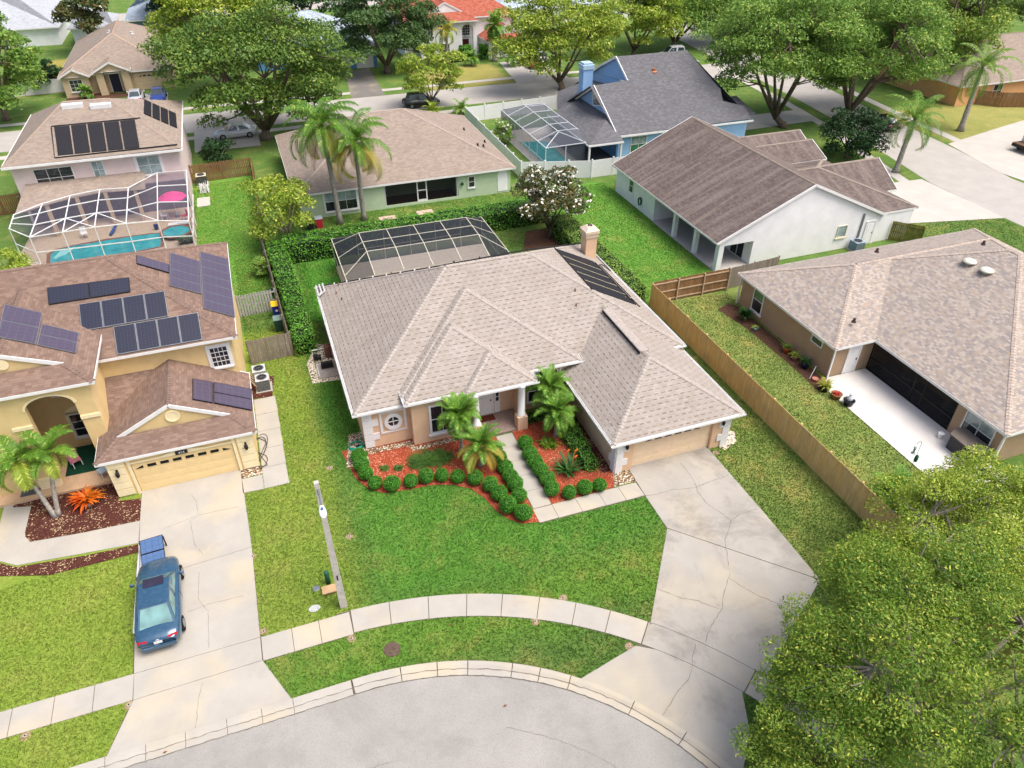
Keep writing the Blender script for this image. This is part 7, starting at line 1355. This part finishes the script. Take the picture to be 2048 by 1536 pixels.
m=MB(); m.add([(-.42,-.15,0),(.42,-.15,0),(.42,.32,0),(-.42,.32,0)],[(0,1,2,3)]); sr=obj('sunroof',m,glass('sunroof_glass','3a3348',.1),None); sr.parent=sed; sr.location=(0,.15,1.497)
em=MB(); ring(em,lambda h,n,z:(h,-2.39-n,z),0,.83,.035,.05,0,.012,14,sx=1.5); e_=obj('emblem',em,CLEAR,None); e_.parent=sed
SILV=paint('paint_white','c9ccd0'); NAVY=paint('paint_blue','1c3f94'); BLKP=paint('paint_black','14161a'); REDC=paint('paint_red','b01a20')
car_glass=None
put(car_proto('silver and black car on the tan house driveway',SILV,detail=False),-12.9,109.6,0); put(car_proto('bright blue sedan on the tan house driveway',NAVY,detail=False),-10.2,109.2,PI); put(car_proto('black suv parked on the street under the small bright tree',BLKP,4.7,1.9,1.7,'suv',False),21.6,94.6,R(-90))
put(car_proto('white car half hidden under the huge oak',SILV,detail=False),-1.4,90.0,R(90)); put(car_proto('red car parked by the red-roofed house',REDC,detail=False),42.3,109.5,0); put(car_proto('white car behind the red car, against the garage',SILV,4.7,1.9,1.65,'suv',False),44.4,111.8,0); put(car_proto('black car at the kerb under the largest round oak',BLKP,detail=False),71.3,67.8,R(-12)); put(car_proto('white van on the far street beyond the blue house',SILV,4.9,1.95,1.9,'suv',False),64.5,106,R(80)); put(car_proto('black car at the bottom edge of the road end',BLKP,4.7,1.85,1.5,detail=False),10.35,6.9,R(-24))
# flatbed truck with white tanks
ft=thing('flatbed_truck','flatbed truck carrying white water tanks on the right-hand driveway','truck',(81,55.6,0)); tx,ty=79.0,55.5
obj('flatbed',MB().box(tx-.3,tx+5,ty-1.1,ty+1.1,.75,.87),plain('bed_wood','6a5440',.8,.2),ft); obj('tailgate',MB().box(tx-.34,tx-.3,ty-1.1,ty+1.1,.5,.75),BLK,ft); obj('water_tank',MB().box(tx+.9,tx+3.6,ty+.1,ty+1.05,.88,2.25),WHITEP,ft); obj('water_tank',MB().box(tx+1.9,tx+3.8,ty-1.0,ty-.05,.88,2.0),WHITEP,ft); obj('pump_motor',MB().box(tx+.5,tx+1.2,ty-.7,ty-.2,.88,1.35).cyl((tx+.8,ty-.45,1.35),(tx+.8,ty-.45,1.6),.15),BLK,ft); obj('cab',MB().prism([(tx+5.1,ty-.95),(tx+7,ty-.95),(tx+7,ty+.95),(tx+5.1,ty+.95)],.6,2.0),WHITEP,ft)
for x_ in (tx+.9,tx+6.2):
    for sy in (-1,1): w_=obj('wheel',MB().cyl((x_,ty+sy*.8,.4),(x_,ty+sy*1.08,.4),.4,n=16),TYRE,ft); obj('rim',MB().cyl((x_,ty+sy*1.082,.4),(x_,ty+sy*1.1,.4),.2,n=12),RIM,w_)
# folding solar panel and rails beside the sedan
c=[G(284,1141,.5),G(333,1127,.5),G(325,1068,.75),G(278,1082,.75)]; sp2=panel_array('folding_solar_panel','blue folding solar panel propped in front of the dark blue sedan',c,1,2,CELLB,BLK,lift=.0)
obj('stand',MB().bar(tuple(Vector(c[0])-Vector((0,-.1,.04))),(c[0][0],c[0][1]+.1,.03),.05).bar(tuple(Vector(c[1])-Vector((0,-.1,.04))),(c[1][0],c[1][1]+.1,.03),.05).bar((c[2][0],c[2][1]-.1,.7),(c[2][0],c[2][1]-.1,.03),.05).bar((c[3][0],c[3][1]-.1,.7),(c[3][0],c[3][1]-.1,.03),.05),BLK,sp2,kind='stuff')
for i,dx in enumerate((-8.98,-8.86)): one('metal_rail',MB().box(dx-.04,dx+.04,23.0,27.6,.03,.09),plain('rail_white','d0d2d4',.4,.05),('outer' if i==0 else 'inner')+' long pale metal rail lying along the driveway edge','rail',(dx,25.3,.03))
for i,(px_,py_,t) in enumerate(((1010,1412,'near the middle of the road'),(330,1505,'on the kerb near the yellow driveway'),(903,1250,'on the verge below the sidewalk'))): q=G(px_,py_,.02); one('fallen_leaf',MB().add([(q[0]-.09,q[1],.03),(q[0],q[1]-.05,.05),(q[0]+.09,q[1]+.02,.03),(q[0],q[1]+.05,.045)],[(0,1,2,3)]),plain('leaf_brown','7a4a2a',.8,.2),'single brown fallen leaf '+t,'leaf',(q[0],q[1],.03))
# ------------------------------------------------------------------ real grass tufts on the near lawns (uncountable)
def grass_blades():
    rng=np.random.default_rng(7)
    def pts(x0,x1,y0,y1,d): n=int((x1-x0)*(y1-y0)*d); return np.c_[rng.uniform(x0,x1,n),rng.uniform(y0,y1,n)]
    P=np.vstack([pts(-16,25,9,34,210),pts(-3.2,2.2,34,58,170),pts(25.2,31.5,12,40,150),pts(21.9,25,34,41,150),pts(23.2,32.4,41,63,110),pts(-6.2,-.6,48.9,76,90),pts(1.4,24,58,63.9,100),pts(1.4,4.4,46,55.5,120),pts(53,62.5,36,46,80),pts(16.8,22,46,55,110)])
    ex=EXCL+[[(-30,32),(-3.1,32),(-3.1,48.8),(-30,48.8)],[(2.6,31.4),(22,31.4),(22,46),(2.6,46)],[(5.2,30.8),(12,30.8),(12,31.5),(5.2,31.5)],[(14.8,25),(21.8,25),(21.8,32),(14.8,32)],[(-30,26.6),(-9,28),(-9,33),(-30,33)],[(-.3,41.9),(1.35,41.9),(1.35,58),(-.7,58)]]+[[(-3,17.0),(-.3,17.6),(-.3,16),(-3,16)],arc(CC,13.34,-40,95,40)+[(-5,4)],[(-40,17.7),(-.3,17.7),(-.3,10),(-40,10)]]
    keep=np.ones(len(P),bool)
    for poly in ex:
        a=np.array(poly); lo=a.min(0);hi=a.max(0); c=keep&(P[:,0]>lo[0])&(P[:,0]<hi[0])&(P[:,1]>lo[1])&(P[:,1]<hi[1]); i=np.where(c)[0]
        if not len(i): continue
        x,y=P[i,0],P[i,1]; ins=np.zeros(len(i),bool); j=len(a)-1
        for k in range(len(a)):
            den=(a[j,1]-a[k,1]) or 1e-9; ins^=((a[k,1]>y)!=(a[j,1]>y))&(x<(a[j,0]-a[k,0])*(y-a[k,1])/den+a[k,0]); j=k
        keep[i[ins]]=False
    P=P[keep]; n=len(P); B=3; P=np.repeat(P,B,0)+rng.normal(0,.02,(n*B,2)); n=len(P)
    a=rng.uniform(0,6.283,n); w=rng.uniform(.012,.026,n); h=rng.uniform(.03,.075,n); t=rng.uniform(0,6.283,n); l=rng.uniform(.2,.9,n)*h
    V=np.empty((n,3,3)); V[:,0]=np.c_[P[:,0]-np.cos(a)*w,P[:,1]-np.sin(a)*w,np.zeros(n)]; V[:,1]=np.c_[P[:,0]+np.cos(a)*w,P[:,1]+np.sin(a)*w,np.zeros(n)]; V[:,2]=np.c_[P[:,0]+np.cos(t)*l,P[:,1]+np.sin(t)*l,h]
    me=arr_mesh('grass',V.reshape(-1,3),np.arange(3*n).reshape(n,3)); me.materials.append(GROUND); o=bpy.data.objects.new('grass',me); COL.objects.link(o); o['kind']='stuff'; o['label']='short mown grass blades of the near lawns'; print('grass blades',n)
grass_blades()
